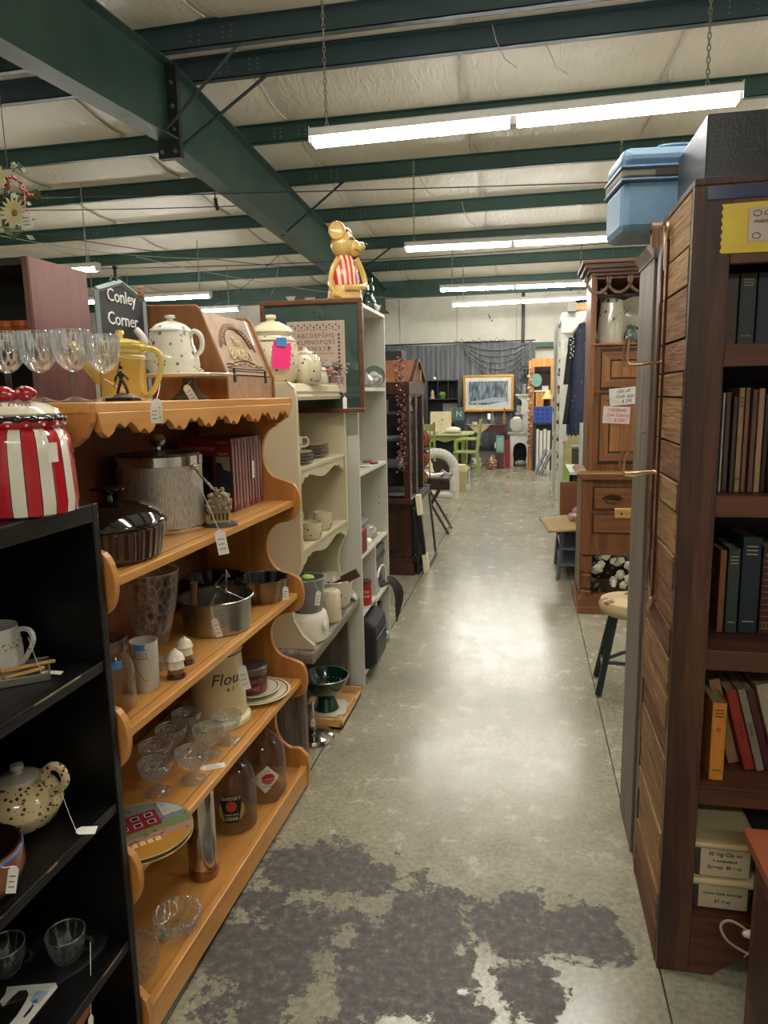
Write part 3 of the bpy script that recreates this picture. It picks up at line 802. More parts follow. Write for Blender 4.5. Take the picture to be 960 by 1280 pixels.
for k in range(3): MB().prism([cp(*q) for q in ((41 - 3 * k, 1257 + 4 * k), (43 - 3 * k, 1258 + 4 * k), (37 - 3 * k, 1268 + 3 * k), (35 - 3 * k, 1267 + 3 * k))], .0032, .0037, 'XY').build('print_line', INK, cd)
# terracotta pots
TERR = mat('terracotta', 'a4603f', .75, var=.15, bmp=.1)
def pot(px, py, z, r, h, lab, grp='terracotta pots'):
    q = T('flower_pot', lab, 'pot', (px, py, z), group=grp)
    MB().lathe([(0, .0), (r * .62, 0), (r * .88, h * .72), (r * .88, h * .74)], 36).build('body', TERR, q, True)
    MB().lathe([(r * .88, h * .72), (r * .99, h * .73), (r, h), (r * .9, h), (r * .84, h * .7), (r * .55, h * .08), (0, h * .06)], 40).build('rim', TERR, q, True)
    return q
pot(-.987, 1.134, BZ[3], .09, .158, 'larger terracotta pot on the bottom of the black bookcase')
q = pot(-1.003, 1.12, BZ[3] + .02, .062, .128, 'smaller terracotta pot nested in the larger one, green mark on its rim')
MB().grid(lambda u, v: (.0675 * math.cos(-.1 + .5 * u), .0675 * math.sin(-.1 + .5 * u), .105 + .028 * v), 5, 1).build('green_sticker', mat('green_tape', '4b8a3a', .6), q)
# ================================================================= things on the honey pine shelf
Z4, Z3, Z2, Z1, Z0 = HZ[4] + .0005, HZ[3] + .0005, HZ[2] + .0005, HZ[1] + .0005, HZ[0] + .0005
CRYS = cutglass('cut_crystal', .8, 95, (1, 1, .14), spark=.75)
PRESS = cutglass('pressed_glass', .8, 130, (1, 1, .8), spark=.5)
STEEL = mat('brushed_steel', 'a9a8a4', .28, 1., var=.08)
CHROME = mat('chrome', 'd6d6d6', .08, 1., var=.02)
# --- top board: four goblets
gpos = ((10, 1.40, 'far left goblet, cut off by the edge, of the row of cut crystal'), (50, 1.42, 'second cut crystal goblet from the left, over the red bow'), (92, 1.42, 'third cut crystal goblet from the left, beside the pitcher spout'), (131, 1.47, 'rightmost cut crystal goblet with a string tag, before the yellow pitcher'))
for k, (px, y, lab) in enumerate(gpos):
    q = ay(px, 470, y)
    g = T('crystal_goblet', lab, 'goblet', (q.x, y, Z4), group='cut crystal goblets on the pine shelf')
    s = .98 if k < 3 else .93
    M = Matrix.Scale(s, 4)
    MB().lathe([(0, 0), (.034, 0), (.035, .003), (.02, .007), (.007, .013), (.0055, .02), (.0062, .05), (.0068, .068)], 24, M).build('stem', CLEAR, g, True)
    MB().lathe([(.0068, .068), (.02, .075), (.034, .093), (.0405, .122), (.0415, .158), (.0398, .158), (.0388, .122), (.032, .095), (.018, .078), (0, .075)], 40, M, flute=.012, nf=20).build('bowl', CRYS, g, True)
    MB().lathe([(.0398, .1575), (.0406, .1590), (.0415, .1575), (.0406, .156)], 40, M).build('rim', RIM, g, True)
    if k == 3: price_tag(g, (.003, -.006, .05), (.122, -.01, -.008), (.018, .042), rz=.7)
# --- yellow pitcher with square ribs
q = ay(156, 470, 1.60)
YEL = mat('yellow_glaze', 'd6bd66', .2, var=.06, coat=.4)
p = T('pitcher', 'yellow ceramic lidded pitcher with a loop handle behind the goblets', 'pitcher', (q.x - .005, 1.60, Z4))
MB().lathe([(0, 0), (.052, 0), (.056, .004), (.055, .1), (.058, .103), (.058, .107), (.055, .11), (.059, .114), (.059, .118), (.056, .122), (.062, .128), (.062, .134), (.054, .138)], 8, Rz(.35)).build('body', YEL, p, 'all', bev=.002)
MB().lathe([(.060, .134), (.062, .137), (.045, .145), (.02, .15), (.008, .151), (.007, .156), (.011, .162), (.009, .169), (0, .171)], 8, Rz(.35)).build('lid', YEL, p, True)
MB().tube([(.052, .0, .122), (.078, .0, .124), (.1, .0, .112), (.104, .0, .085), (.094, .0, .05), (.075, .0, .02), (.055, .0, .012)], .0068, 10).build('handle', YEL, p, True)
MB().tube([(-.052, -.01, .05), (-.085, -.015, .09), (-.1, -.02, .125), (-.118, -.022, .14)], .016, 10, taper=.009).build('spout', YEL, p, True)
price_tag(p, (.085, -.012, .098), (.0, -.064, .11), (.012, .04), rz=.2)
price_tag(p, (.1, -.004, .04), (.152, -.12, .004), (.022, .055), rz=.6)
# --- small metal figurine on a black base
q = ay(152, 495, 1.42)
f = T('figurine', 'dark metal figurine on a black base before the yellow pitcher', 'figurine', (q.x - .022, 1.46, Z4))
BRZ = mat('dark_bronze', '34282c', .35, .7, var=.3)
MB().box(-.032, .034, -.02, .02, 0, .008).build('base', mat('black_stone', '111112', .25), f, bev=.001)
MB().lathe([(0, .008), (.026, .008), (.02, .014), (.008, .018), (0, .019)], 12, sy=.6).build('rock', mat('figure_rock', '5b5040', .6, var=.3), f, True)
m = MB().tube([(-.012, 0, .017), (-.004, 0, .038), (0, 0, .05)], .0035, 7).tube([(.014, 0, .017), (.009, 0, .034), (.001, 0, .05)], .0035, 7)
m.ball((0, 0, .058), .0065, 10, sz=1.5).ball((.001, 0, .075), .0048, 10).tube([(0, 0, .064), (.012, -.004, .056), (.02, -.004, .047)], .0022, 6).tube([(0, 0, .064), (-.01, -.004, .055), (-.014, -.006, .044)], .0022, 6).tube([(-.02, 0, .03), (-.012, 0, .05), (.001, 0, .088)], .0012, 5)
m.build('body', BRZ, f, True)
# --- blackboard sign
a = ax(113, 348, -1.11); b = ax(176, 360, -1.11)
sg = T('chalkboard_sign', 'black chalkboard sign in a pale frame lettered Conley Corner', 'sign', (-1.11, 1.85, Z4), math.radians(90))
GB = mat('blue_grey_paint', '8a9899', .6)
w_ = .235; ht = .325; w2 = w_ / 2
o = [(-w2, .0), (w2, .0), (w2, ht - .035), (.0, ht), (-w2, ht - .035)]
MB().prism([(-w2 + .01, .01), (w2 - .01, .01), (w2 - .01, ht - .043), (0, ht - .01), (-w2 + .01, ht - .043)], -.003, .004, 'XZ').build('board', mat('slate_black', '2b2d2e', .7, var=.1), sg)
for i in range(5):
    (x0, z0), (x1, z1) = o[i], o[(i + 1) % 5]
    MB().tube([(x0, 0, z0), (x1, 0, z1)], .0085, 4).build('frame_rail', GB, sg)
CHALK = mat('chalk_white', 'e6e6e2', .8, var=.02)
text('Conley\nCorner', .049, CHALK, sg, Tr(-.005, -.0045, .252), 'lettering', depth=.002, sx=1.05, lead=1.25, space=.98)
IRON = mat('wrought_iron', '1c1b1a', .5, .5)
MB().tube([(-.02, 0, ht), (-.02, 0, ht + .03)], .004, 6).ball((-.02, 0, ht + .036), .007, 8).tube([(-.05, 0, ht - .005), (-.035, 0, ht + .012), (-.02, 0, ht + .005), (.0, 0, ht + .014), (.02, 0, ht + .002)], .0035, 6).build('iron_scroll', IRON, sg, True)
lf = MB()
for k in range(14):
    x = .085 + .018 * rnd.random(); lf.ball((x, -.008, ht - .028 + .03 * rnd.random()), .006, 6, sx=1.5, sz=.7)
lf.build('dried_flowers', mat('dried_orange', '8c5a35', .8, var=.4), sg, kind='stuff')
# --- cake stand and flowered teapot
q = ay(236, 470, 1.86)
cs = T('cake_stand', 'cream pedestal cake stand carrying the flowered teapot', 'cake stand', (q.x, 1.86, Z4))
MB().lathe([(0, .0), (.05, .0), (.052, .004), (.03, .02), (.018, .045), (.02, .058)], 36).build('pedestal', mat('taupe_glaze', '5f564b', .3), cs, True)
MB().lathe([(0, .058), (.08, .058), (.118, .062), (.124, .068), (.122, .071), (.08, .066), (0, .066)], 52).build('plate', CER, cs, True)
price_tag(cs, (.03, -.05, .05), (.03, -.085, .038), (.02, .05), tilt=-.5, rz=.5)
FLOR = speckled('floral_china', 'd7d3c2', [('7c8a5e', 38, .2), ('9a4a68', 26, .16), ('76688a', 33, .12)])
q = ay(217, 466, 1.86)
t = T('teapot', 'white teapot with pink and purple flower sprigs on the cake stand', 'teapot', (q.x, 1.86, Z4 + .0665))
MB().lathe([(0, 0), (.05, 0), (.068, .006), (.075, .03), (.072, .055), (.06, .09), (.057, .118), (.054, .122)], 40).build('body', FLOR, t, True)
MB().lathe([(.058, .121), (.056, .126), (.04, .14), (.02, .148), (.009, .15), (.008, .154), (.015, .158), (.014, .165), (0, .168)], 32).build('lid', FLOR, t, True)
MB().tube([(.052, 0, .11), (.07, 0, .12), (.088, 0, .108), (.092, 0, .085), (.085, 0, .065), (.068, 0, .055)], .0068, 9).build('handle', WCER, t, True)
MB().tube([(-.055, 0, .045), (-.075, 0, .07), (-.085, 0, .105), (-.105, 0, .13)], .015, 10, taper=.01).build('spout', FLOR, t, True)
price_tag(t, (.07, -.03, .03), (.082, -.06, .03), (.014, .04), tilt=-.9, rz=.4)
# --- bread box
BBW = wood('bread_box_wood', '7a4c28', '9c6a3c', 'Z', .45, .5, fine=.85, bmp=.05)
BBF = wood('bread_box_front', '8a6a4c', 'a98a68', 'X', .5, .6, fine=.85, bmp=.05)
bx_ = T('bread_box', 'wooden bread box with a sloping carved front lettered The Bakery', 'bread box', (-1.0, 2.21, Z4))
prof = [(-.135, 0), (.125, 0), (.125, .072), (.05, .265), (.035, .278), (-.135, .283)]
for y0, y1 in ((-.205, -.192), (.192, .205)):
    MB().prism(prof, y0, y1, 'XZ').build('side_panel', BBW, bx_, bev=.004)
MB().prism([(-.13, 0), (.118, 0), (.118, .07), (-.13, .07)], -.192, .192, 'XZ').build('lower_front', BBF, bx_)
MB().prism([(-.13, .07), (.112, .075), (.112 - .072, .262), (-.13, .274)], -.192, .192, 'XZ').build('sloping_lid', BBF, bx_)
sl = math.atan2(.187, -.072)          # lid slope
ML = Matrix(((0, 0, 0, 0),) * 4)
upv = Vector((-.072, 0, .187)).normalized(); nv = Vector((.187, 0, .072)).normalized(); rv = Vector((0, 1, 0))
ML = Matrix(((rv.x, -nv.x, upv.x, .113), (rv.y, -nv.y, upv.y, 0), (rv.z, -nv.z, upv.z, .075), (0, 0, 0, 1)))
GOLD = mat('pale_carving', 'cfb98a', .6)
text('The', .042, GOLD, bx_, ML @ Tr(0, -.0006, .112), 'lettering', depth=.004)
text('BAKERY', .052, GOLD, bx_, ML @ Tr(.0, -.0006, .068), 'lettering', depth=.004, sx=.95)
rl = mat('carved_ridge', '6f4f34', .6)
for k, (r0, z0, zz) in enumerate(((.10, .085, 1.), (.125, .085, .95), (.14, .075, .9))):
    pts = [ML @ Vector((r0 * math.cos(a), -.001, z0 + r0 * .75 * zz * math.sin(a))) for a in [PI * (0.04 + .92 * i / 20) for i in range(21)]]
    MB().tube(pts, .0025, 5).build('carved_arch', rl, bx_, True)
for z0 in (.012, .02, .03, .04):
    MB().tube([ML @ Vector((x, -.001, z0 + (.008 * math.cos(x * 18) if z0 > .025 else 0))) for x in [-.15 + .3 * i / 12 for i in range(13)]], .0018, 5).build('carved_line', rl, bx_, True)
bd = MB()
for i in range(22):
    a = PI * (.08 + .84 * i / 21); bd.ball(ML @ Vector((.113 * math.cos(a), -.002, .085 + .113 * .73 * math.sin(a))), .0036, 6)
    bd.ball(ML @ Vector((-.12 + .24 * i / 21, -.002, .033 + .004 * math.cos(i))), .0034, 6)
bd.build('carved_beads', GOLD, bx_, kind='stuff')
for y in (-.135, .13):
    h = MB().box(.118, .121, y - .008, y + .008, .05, .068).box(.1165, .12, y - .006, y + .006, .074, .092).cyl((.12, y - .01, .071), (.12, y + .01, .071), .003, n=6)
    h.build('hinge', IRON, bx_)
price_tag(bx_, (.055, .11, .262), (.061, .11, .258), (.02, .085), tilt=0, rz=PI / 2 + .05).data.transform(Tr(.06, .11, .258) @ Ry(-.35) @ Tr(-.06, -.11, -.258))

# --- second shelf (1.13)
AMB = glass('amber_glass', (.55, .26, .12), .42, .05, .0, facing=.4)
q = az(158, 697, Z3)
dk = T('casserole', 'dark oval casserole dish with a shiny black domed lid', 'pot', (-.96, 1.475, Z3))
rb = 48
MB().lathe([(0, 0), (.098, 0), (.108, .008), (.112, .03), (.118, .075), (.124, .08), (.12, .082), (.112, .075), (.104, .012), (0, .006)], 216, sx=1., sy=1.2, flute=.012, nf=36).build('body', mat('brown_ribbed_glass', '3b1d12', .12, var=.15, coat=.6, trans=.25), dk, True)
MB().lathe([(.122, .082), (.126, .086), (.121, .093), (.108, .108), (.09, .121), (.066, .131), (.04, .137), (.015, .14), (0, .14)], 72, sx=1., sy=1.2).build('lid', mat('black_enamel', '0c0b0b', .05, var=.02, coat=1.), dk, 'all')
MB().lathe([(.012, .14), (.01, .15), (.014, .156), (.04, .164), (.042, .168), (.03, .171), (0, .168)], 28, sx=1., sy=.8).build('knob', MATS['black_enamel'], dk, True)
# ice bucket
def weave(name):
    m, nt, bs = _new(name)
    n = nd(nt, 'ShaderNodeTexNoise', i_Scale=4.0, i_Detail=4.0); nt.links.new(coords(nt, (260, 260, 16)), n.inputs['Vector'])
    nt.links.new(ramp(nt, n.outputs['Fac'], [(.35, '9c948a'), (.6, 'dbd3c8')]), bs.inputs['Base Color'])
    bs.inputs['Metallic'].default_value = .75; bs.inputs['Roughness'].default_value = .38; bump(nt, bs, n.outputs['Fac'], .6, .001)
    return m
ib = T('ice_bucket', 'silver grained ice bucket with a chrome band and ball knob', 'ice bucket', (-1.028, 1.845, Z3)); ib.scale = (1.32, 1.32, 1.12)
MB().lathe([(0, 0), (.090, 0), (.092, .003), (.092, .010), (.090, .012)], 48).build('bottom_band', CHROME, ib, True)
MB().lathe([(.0895, .012), (.0895, .165)], 56).build('body', weave('silver_grain'), ib, True)
MB().lathe([(.0895, .165), (.0925, .167), (.0925, .19), (.089, .192), (.086, .186)], 48).build('rim_band', CHROME, ib, True)
MB().lathe([(.087, .188), (.086, .196), (.05, .2), (0, .2)], 48).build('lid', mat('brown_vinyl', '2c1c18', .3), ib, True)
MB().lathe([(.012, .2), (.006, .204), (.006, .211), (.015, .216), (.018, .228), (.012, .241), (0, .244)], 24).build('knob', CHROME, ib, True)
MB().tube([(.088, -.02, .16), (.104, -.03, .15), (.13, -.02, .11), (.132, .0, .1), (.12, .03, .1), (.1, .035, .1)], .0028, 7).build('handle', CHROME, ib, True)
for a in (-.22,): MB().ball((.0925 * math.cos(a), .0925 * math.sin(a), .165), .006, 10).build('pivot', CHROME, ib, True)
price_tag(ib, (.088, -.02, .16), (.158, -.06, .012), (.022, .062), tilt=-.12, rz=.6)
# cottage figurine
q = az(276, 657, Z3)
c = T('figurine', 'small grey and yellow thatched cottage figurine beside the ice bucket', 'figurine', (q.x, q.y, Z3), .35)
MB().lathe([(0, 0), (.05, 0), (.048, .008), (.035, .012), (0, .012)], 18, sy=.75).build('base', mat('dark_green_resin', '3a3b30', .6, var=.3), c, True)
MB().box(-.03, .028, -.022, .022, .01, .052).box(-.038, -.02, -.018, .02, .01, .035).build('walls', mat('cottage_walls', 'a08f55', .7, var=.3), c)
rm = MB().prism([(-.036, .048), (.034, .048), (.026, .09), (.008, .1), (-.018, .086)], -.027, .027, 'XZ')
for k in range(46):
    x = rnd.uniform(-.036, .034); z = .05 + rnd.random() * (.04 - abs(x) * .3); rm.ball((x, rnd.choice((-.026, .026)) * (1 - .0), z), .006, 6)
    rm.ball((x * .8, rnd.uniform(-.02, .02), .085 + .008 * rnd.random()), .006, 6)
rm.build('thatched_roof', mat('thatch', '857a66', .8, var=.45, nscale=90), c, True, kind='stuff')
for (x, z) in ((.01, .105), (-.008, .1)): MB().cyl((x, 0, z - .015), (x, 0, z + .008), .006, n=8).build('chimney', mat('cottage_walls', 'a08f55'), c)
wn = MB()
for k in range(5): wn.box(-.026 + .011 * k, -.02 + .011 * k, -.0235, -.022, .02, .04)
wn.build('window', mat('cottage_dark', '2e2a1d', .6), c, kind='stuff')
# red art reference volumes
BKW = []
reds = ['6b1d26', '5a141c', '7a4a48', '6e1a24', '8a5d5a', '5e1820', '7d3b3c', '641822', '8b6462', '6a1c26']
for k, hx in enumerate(reds):
    y0 = 2.128 + k * .0265
    first = k == 0
    lab = ('front red hardback with a dark cover picture of the row by the ice bucket', 'dark red spine right behind the picture-covered hardback', 'dusty pink spine third in the row of red volumes', 'bright red spine between two dusty pink ones', 'palest pink spine near the middle of the red volumes', 'darkest red spine, behind the palest pink one', 'faded rose volume with a string price tag on its spine', 'deep red spine right behind the tagged rose volume', 'grey pink spine, last but one of the red volumes', 'red volume at the far end beside the pine side panel')[k]
    bk = T('book', lab, 'book', (-1.03, y0, Z3), group='red antiques volumes on the pine shelf')
    cov = mat('red_cover_%s' % hx, hx, .35, var=.1, coat=.2)
    hh = .237 + .003 * rnd.random()
    MB().box(-.085, .10, 0, .0025, 0, hh).box(-.085, .10, .0225, .025, 0, hh).box(.097, .1, .0, .025, 0, hh).build('cover', cov, bk, bev=.0008)
    MB().box(-.083, .097, .0026, .0224, .003, hh - .004).build('pages', mat('page_edge', 'b9a68a', .8), bk)
    MB().box(.1001, .1006, .006, .019, .02, hh - .02).build('spine_print', mat('spine_cream', 'b09a8e' if k % 3 else '8d6a62', .6), bk)
    if first:
        for (s, z, x, sz) in (('ASIAN ANTIQUES', .208, -.015, .015), ('PRICE', .195, -.05, .012), ('Volume II', .228, .07, .009), ('Expert', .192, .072, .013)):
            text(s, sz, mat('cover_print', 'b98f86', .5), bk, Tr(x, -.0008, z), 'lettering')
        MB().box(-.06, .035, -.001, 0, .02, .185).build('cover_picture', mat('cover_dark', '15191a', .3), bk)
        MB().box(.045, .096, -.001, 0, .05, .182).build('cover_picture', mat('cover_dark2', '232b2b', .3), bk)
        MB().prism([(.046, .182), (.094, .182), (.094, .135), (.072, .14), (.064, .162), (.046, .165)], -.0018, -.001, 'XZ').build('cover_light_patch', mat('cover_light', '85806f', .5), bk)
    if k == 6: price_tag(bk, (.1006, .012, .2), (.106, .006, .155), (.02, .06), rz=PI / 2, tilt=.05)

# --- third shelf (.786)
q = az(205, 838, Z2)
vz = T('vase', 'tall footed etched glass vase on the third pine shelf', 'vase', (ay(191, 780, 1.66).x, 1.66, Z2))
VG = cutglass('etched_glass', .5, 60, (1, 1, .5), .12, 'efe8e0', spark=.25)
MB().lathe([(0, 0), (.048, 0), (.05, .004), (.022, .016), (.014, .032), (.018, .05)], 30).build('foot', CRYS, vz, True)
MB().lathe([(.018, .05), (.034, .062), (.05, .11), (.066, .18), (.075, .25), (.077, .265), (.0745, .265), (.071, .245), (.062, .18), (.046, .11), (.03, .068), (0, .058)], 48).build('bowl', VG, vz, True)
MB().lathe([(.0745, .264), (.076, .2665), (.0775, .264), (.076, .262)], 44).build('rim', RIM, vz, True)
# square glass jar at the shelf end
G_JAR = cutglass('jar_glass', 0, tint='e6e0d2', edge=.7, base=.08)
jr = T('glass_jar', 'square clear glass storage jar with a frosted lid and blue tape', 'jar', (-.935, 1.385, Z2))
MB().lathe([(0, 0), (.04, 0), (.052, .005), (.056, .012), (.056, .1), (.052, .122), (.04, .14), (.039, .15)], 8, Rz(PI / 8)).build('body', G_JAR, jr, 'all', bev=.006)
MB().lathe([(.041, .148), (.045, .15), (.046, .175), (.044, .178), (.036, .172), (0, .17)], 36).build('lid', glass('frosted_lid', (.9, .9, .88), .75, .2, .2, 30), jr, True)
MB().grid(lambda u, v: (.0545 * math.cos(-1.2 + .75 * u), .0545 * math.sin(-1.2 + .75 * u), .118 + .018 * v), 5, 1).build('blue_tape', mat('painters_tape', '3f82c0', .6), jr)
# lemonade tumbler
def lemonprint(parent, R, z0, M=None):
    YP = mat('lemon_print', 'd8c92a', .3); KP = mat('black_print', '1c1c1a', .4)
    def cyl(pts, r): return [(r * math.sin(a), -r * math.cos(a), z) for a, z in pts]
    lem = [(.25 + .42 * math.cos(t), z0 + .036 + .014 * math.sin(t) - .02 * math.cos(t)) for t in [PI + PI * i / 10 for i in range(11)]]
    MB().add(cyl(lem, R + .0006), [tuple(range(11))]).build('lemon_print', YP, parent)
    MB().tube(cyl(lem, R + .001), .0008, 4).build('lemon_outline', KP, parent)
    for k in range(7):
        a = -.35 + .17 * k
        MB().tube(cyl([(a, z0 + .07), (a + .05, z0 + .085)], R + .001), .0009, 4).build('print_stroke', KP, parent)
    for dz in (.066, .088): MB().tube(cyl([(-.4 + .2 * i, z0 + dz + .002 * (i % 2)) for i in range(7)], R + .001), .0009, 4).build('print_stroke', KP, parent)
q = az(186, 864, Z2)
tb = T('tumbler', 'frosted white tumbler with a yellow lemon print and blue tape', 'glass', (-.925, 1.52, Z2))
MB().lathe([(0, 0), (.03, 0), (.0315, .003), (.034, .125), (.0325, .125), (.03, .006), (0, .005)], 36).build('body', mat('frosted_white_glass', 'cfccc2', .35, trans=.25), tb, True)
lemonprint(tb, .0325, .02)
MB().grid(lambda u, v: ((.0338 + .0008) * math.sin(-.2 + .8 * u), -(.0338 + .0008) * math.cos(-.2 + .8 * u), .108 + .016 * v), 5, 1).build('blue_tape', MATS['painters_tape'], tb)
# pair of stoneware shakers
for k, (px, py, lab) in enumerate(((221, 846, 'nearer domed stoneware shaker with a dark red base'), (237, 829, 'farther domed stoneware shaker with a brown base'))):
    q = az(px, py, Z2)
    s = T('shaker', lab, 'shaker', (q.x - (.012 if k else 0), q.y, Z2), group='pair of stoneware shakers')
    MB().lathe([(0, 0), (.0245, 0), (.025, .003), (.0225, .014)], 32).build('base', mat('oxblood_glaze', '3d1216', .12, coat=.6), s, True)
    MB().lathe([(.0225, .014), (.021, .026)], 32).build('brown_band', mat('ochre_glaze', '77502a', .2, coat=.4), s, True)
    MB().lathe([(.021, .026), (.019, .044), (.023, .046), (.0235, .049), (.021, .053), (.0185, .062), (.009, .071), (.005, .073), (.004, .076), (0, .077)], 32).build('domed_top', CER, s, True)
    if not k: MB().grid(lambda u, v: (.0212 * math.sin(-.6 + .7 * u), -.0212 * math.cos(-.6 + .7 * u), .022 + .02 * v), 4, 1).build('sticker', PAPER, s)
# steel colander pot with utensils
q = az(272, 800, Z2)
cp_ = T('colander_pot', 'wide brushed steel strainer pot holding kitchen utensils', 'pot', (-.945, 1.985, Z2))
MB().lathe([(0, 0), (.1, 0), (.104, .004), (.108, .1), (.115, .103), (.117, .106), (.115, .108), (.106, .105), (.1, .01), (0, .006)], 60).build('body', STEEL, cp_, True)
hm = MB()
for gx in range(4):
    for g in range(8):
        a = -PI / 2 - .55 + gx * .36 + .03 * (g % 3); z = .035 + .012 * (g // 2) 
        hm.ball((.1065 * math.cos(a + .05 * (g % 2)), .1065 * math.sin(a + .05 * (g % 2)), z), .0017, 6)
hm.build('perforation', mat('hole_black', '111111', .8), cp_, kind='stuff')
price_tag(cp_, (.035, -.11, .106), (.045, -.118, .07), (.02, .06), tilt=-.25, rz=.15)
WOODU = wood('utensil_wood', '6b4429', '9a6c45', 'Z', .5, 1.)
base = Vector((-.945, 1.985, Z2))
def utensil(name, lab, at, rot):
    return T(name, lab, name.replace('_', ' ').split()[-1], base + Vector(at), group='utensils in the strainer pot', rot=rot)
u = utensil('rolling_spoon', 'brown wooden handle leaning out of the strainer pot at its left', (-.055, -.03, .01), (0, -.0, 0)); u['category'] = 'utensil'
MB().tube([(0, 0, 0), (.004, -.02, .1), (.014, -.03, .15)], .008, 9, taper=.011).build('handle', WOODU, u, True)
u = utensil('wire_whisk', 'flat wire strainer rack standing in the steel pot', (.0, .0, .03), (.2, .5, .4)); u['category'] = 'rack'
for k in range(9): MB().tube([(-.045 + .011 * k, 0, 0), (-.045 + .011 * k, .0, .095)], .0014, 5).build('wire', STEEL, u)
MB().tube([(-.05, 0, 0), (.05, 0, 0), (.05, 0, .098), (-.05, 0, .098)], .002, 5, True).build('frame', STEEL, u)
u = utensil('meat_fork', 'pale wood handled fork lying in the steel pot', (-.02, -.02, .06), (-.5, .5, .2)); u['category'] = 'fork'
MB().tube([(0, 0, -.03), (0, 0, .06)], .0065, 8).build('handle', wood('pale_wood', '9f7a4e', 'c29c6c', 'Z', .5), u, True)
MB().tube([(0, 0, -.03), (0, 0, -.05)], .003, 6).build('shank', STEEL, u, True)
u = utensil('potato_masher', 'tall steel masher tied with white string in the pot', (.025, -.02, .01), (-.1, .1, 0)); u['category'] = 'masher'
MB().tube([(0, 0, 0), (0, 0, .155), (-.02, 0, .15), (-.035, 0, .125)], .0035, 7).build('handle', CHROME, u, True)
MB().tube([(-.01, 0, .165), (.012, 0, .16), (-.005, .003, .18), (.003, 0, .158)], .0014, 5).build('string', STRING, u)
u = utensil('carving_fork', 'second thin steel fork leaning to the left in the pot', (-.03, .0, .03), (.1, .45, 0)); u['category'] = 'fork'
MB().tube([(0, 0, 0), (0, 0, .12)], .0028, 6).build('shank', STEEL, u, True)
MB().tube([(-.006, 0, .12), (0, 0, .115), (.006, 0, .12), (.006, 0, .14)], .0018, 5).build('tines', STEEL, u, True)
# fluted molds
def mold(x, y, r, h, lab, m_out, nf=10, z=Z2):
    o = T('cake_mold', lab, 'cake mold', (x, y, z), group='fluted metal molds')
    MB().lathe([(0, 0), (r * .66, 0), (r * .72, h * .1), (r * .95, h * .95), (r * 1.02, h), (r * .97, h), (r * .9, h * .9), (r * .66, h * .12), (0, h * .08)], 80, flute=.055, nf=nf).build('body', m_out, o, True)
    MB().lathe([(r * .945, h * .97), (r * .88, h * .88), (r * .64, h * .14), (0, h * .1)], 80, flute=.055, nf=nf).build('inside', mat('blackish_metal', '15181b', .45, .4), o, True)  # inside faces set to a near-black metal
    return o
o = mold(-.91, 2.295, .092, .085, 'fluted metal cake mold with a tag at the far end of the third shelf', mat('aged_tin', '80735c', .3, .8, var=.2))
price_tag(o, (.085, -.01, .083), (.094, -.03, .06), (.02, .048), rz=.4)
mold(-1.06, 2.235, .1, .1, 'dark fluted cake mold behind the strainer pot', mat('dark_tin', '3a3c3c', .35, .7, var=.2), 12)

# --- fourth shelf (.452)
TANG = mat('canister_cream', 'cdb98c', .3, var=.05, coat=.25)
cn = T('canister', 'tall cream canister lettered Flour on the fourth pine shelf', 'canister', (-.98, 2.035, Z1))
MB().lathe([(0, 0), (.098, 0), (.102, .004), (.101, .018), (.093, .026), (.09, .028)], 56).build('base_ring', mat('canister_ring', 'd8c795', .3, coat=.25), cn, True)
MB().lathe([(.09, .028), (.08, .235), (.082, .242), (.08, .246)], 56).build('body', TANG, cn, True)
MB().lathe([(.0815, .243), (.083, .25), (.075, .256), (.05, .258), (.048, .268), (.02, .272), (0, .272)], 48).build('lid', mat('canister_lid', 'b7a684', .25, coat=.4), cn, True)
MB().lathe([(.0822, .236), (.0845, .239), (.0822, .242)], 56).build('rim_line', mat('dark_brown', '3a2418', .4), cn, True)
LT = mat('brown_lettering', '3e2018', .5)
t = text('Flour', .055, LT, cn, None, 'lettering', depth=.0012, bend=.0845, shear=.25)
for v in t.data.vertices: v.co.z += .165; v.co = Rz(.85) @ v.co
t = text('A 1', .02, LT, cn, None, 'lettering', depth=.0012, bend=.086)
for v in t.data.vertices: v.co.z += .13; v.co = Rz(.9) @ v.co
price_tag(cn, (.078, -.02, .24), (.098, -.035, .205), (.03, .085), tilt=-.18, rz=.6)
# plates and coffee jar
for k, (r, dz, xx) in enumerate(((.125, 0, 0), (.095, .012, -.008))):
    p = T('plate', ('larger cream plate with a dark rim line under the smaller one', 'smaller cream plate carrying the coffee jar')[k], 'plate', (-.935 + xx, 2.235, Z1 + dz), group='stacked plates under the coffee jar')
    MB().lathe([(0, 0), (r * .55, 0), (r * .62, .003), (r * .97, .014), (r, .017), (r * .97, .018), (r * .6, .007), (0, .005)], 60).build('body', CER, p, True)
    MB().lathe([(r * .93, .0175), (r * .9, .0168), (r * .9, .0172)], 60).build('rim_line', mat('rim_brown', '4a3226', .4), p, True)
cj = T('coffee_jar', 'round dark red coffee tin with embossed lettering on the plates', 'tin', (-.95, 2.235, Z1 + .0185))
MB().lathe([(0, 0), (.056, 0), (.058, .004), (.058, .065), (.054, .07)], 44).build('body', mat('maroon_tin', '57191a', .35, var=.25), cj, True)
MB().lathe([(.055, .068), (.06, .07), (.06, .09), (.056, .093), (.05, .089), (.048, .092), (.03, .09), (0, .09)], 44).build('lid', mat('grey_tin_lid', '6b6660', .4, .5), cj, True)
for s, z in (('HILLS BROS', .05), ('COFFEE', .022)):
    t = text(s, .019, mat('tin_lettering', 'a56a5e', .5), cj, None, 'lettering', depth=.0012, bend=.0585)
    for v in t.data.vertices: v.co.z += z; v.co = Rz(.35) @ v.co
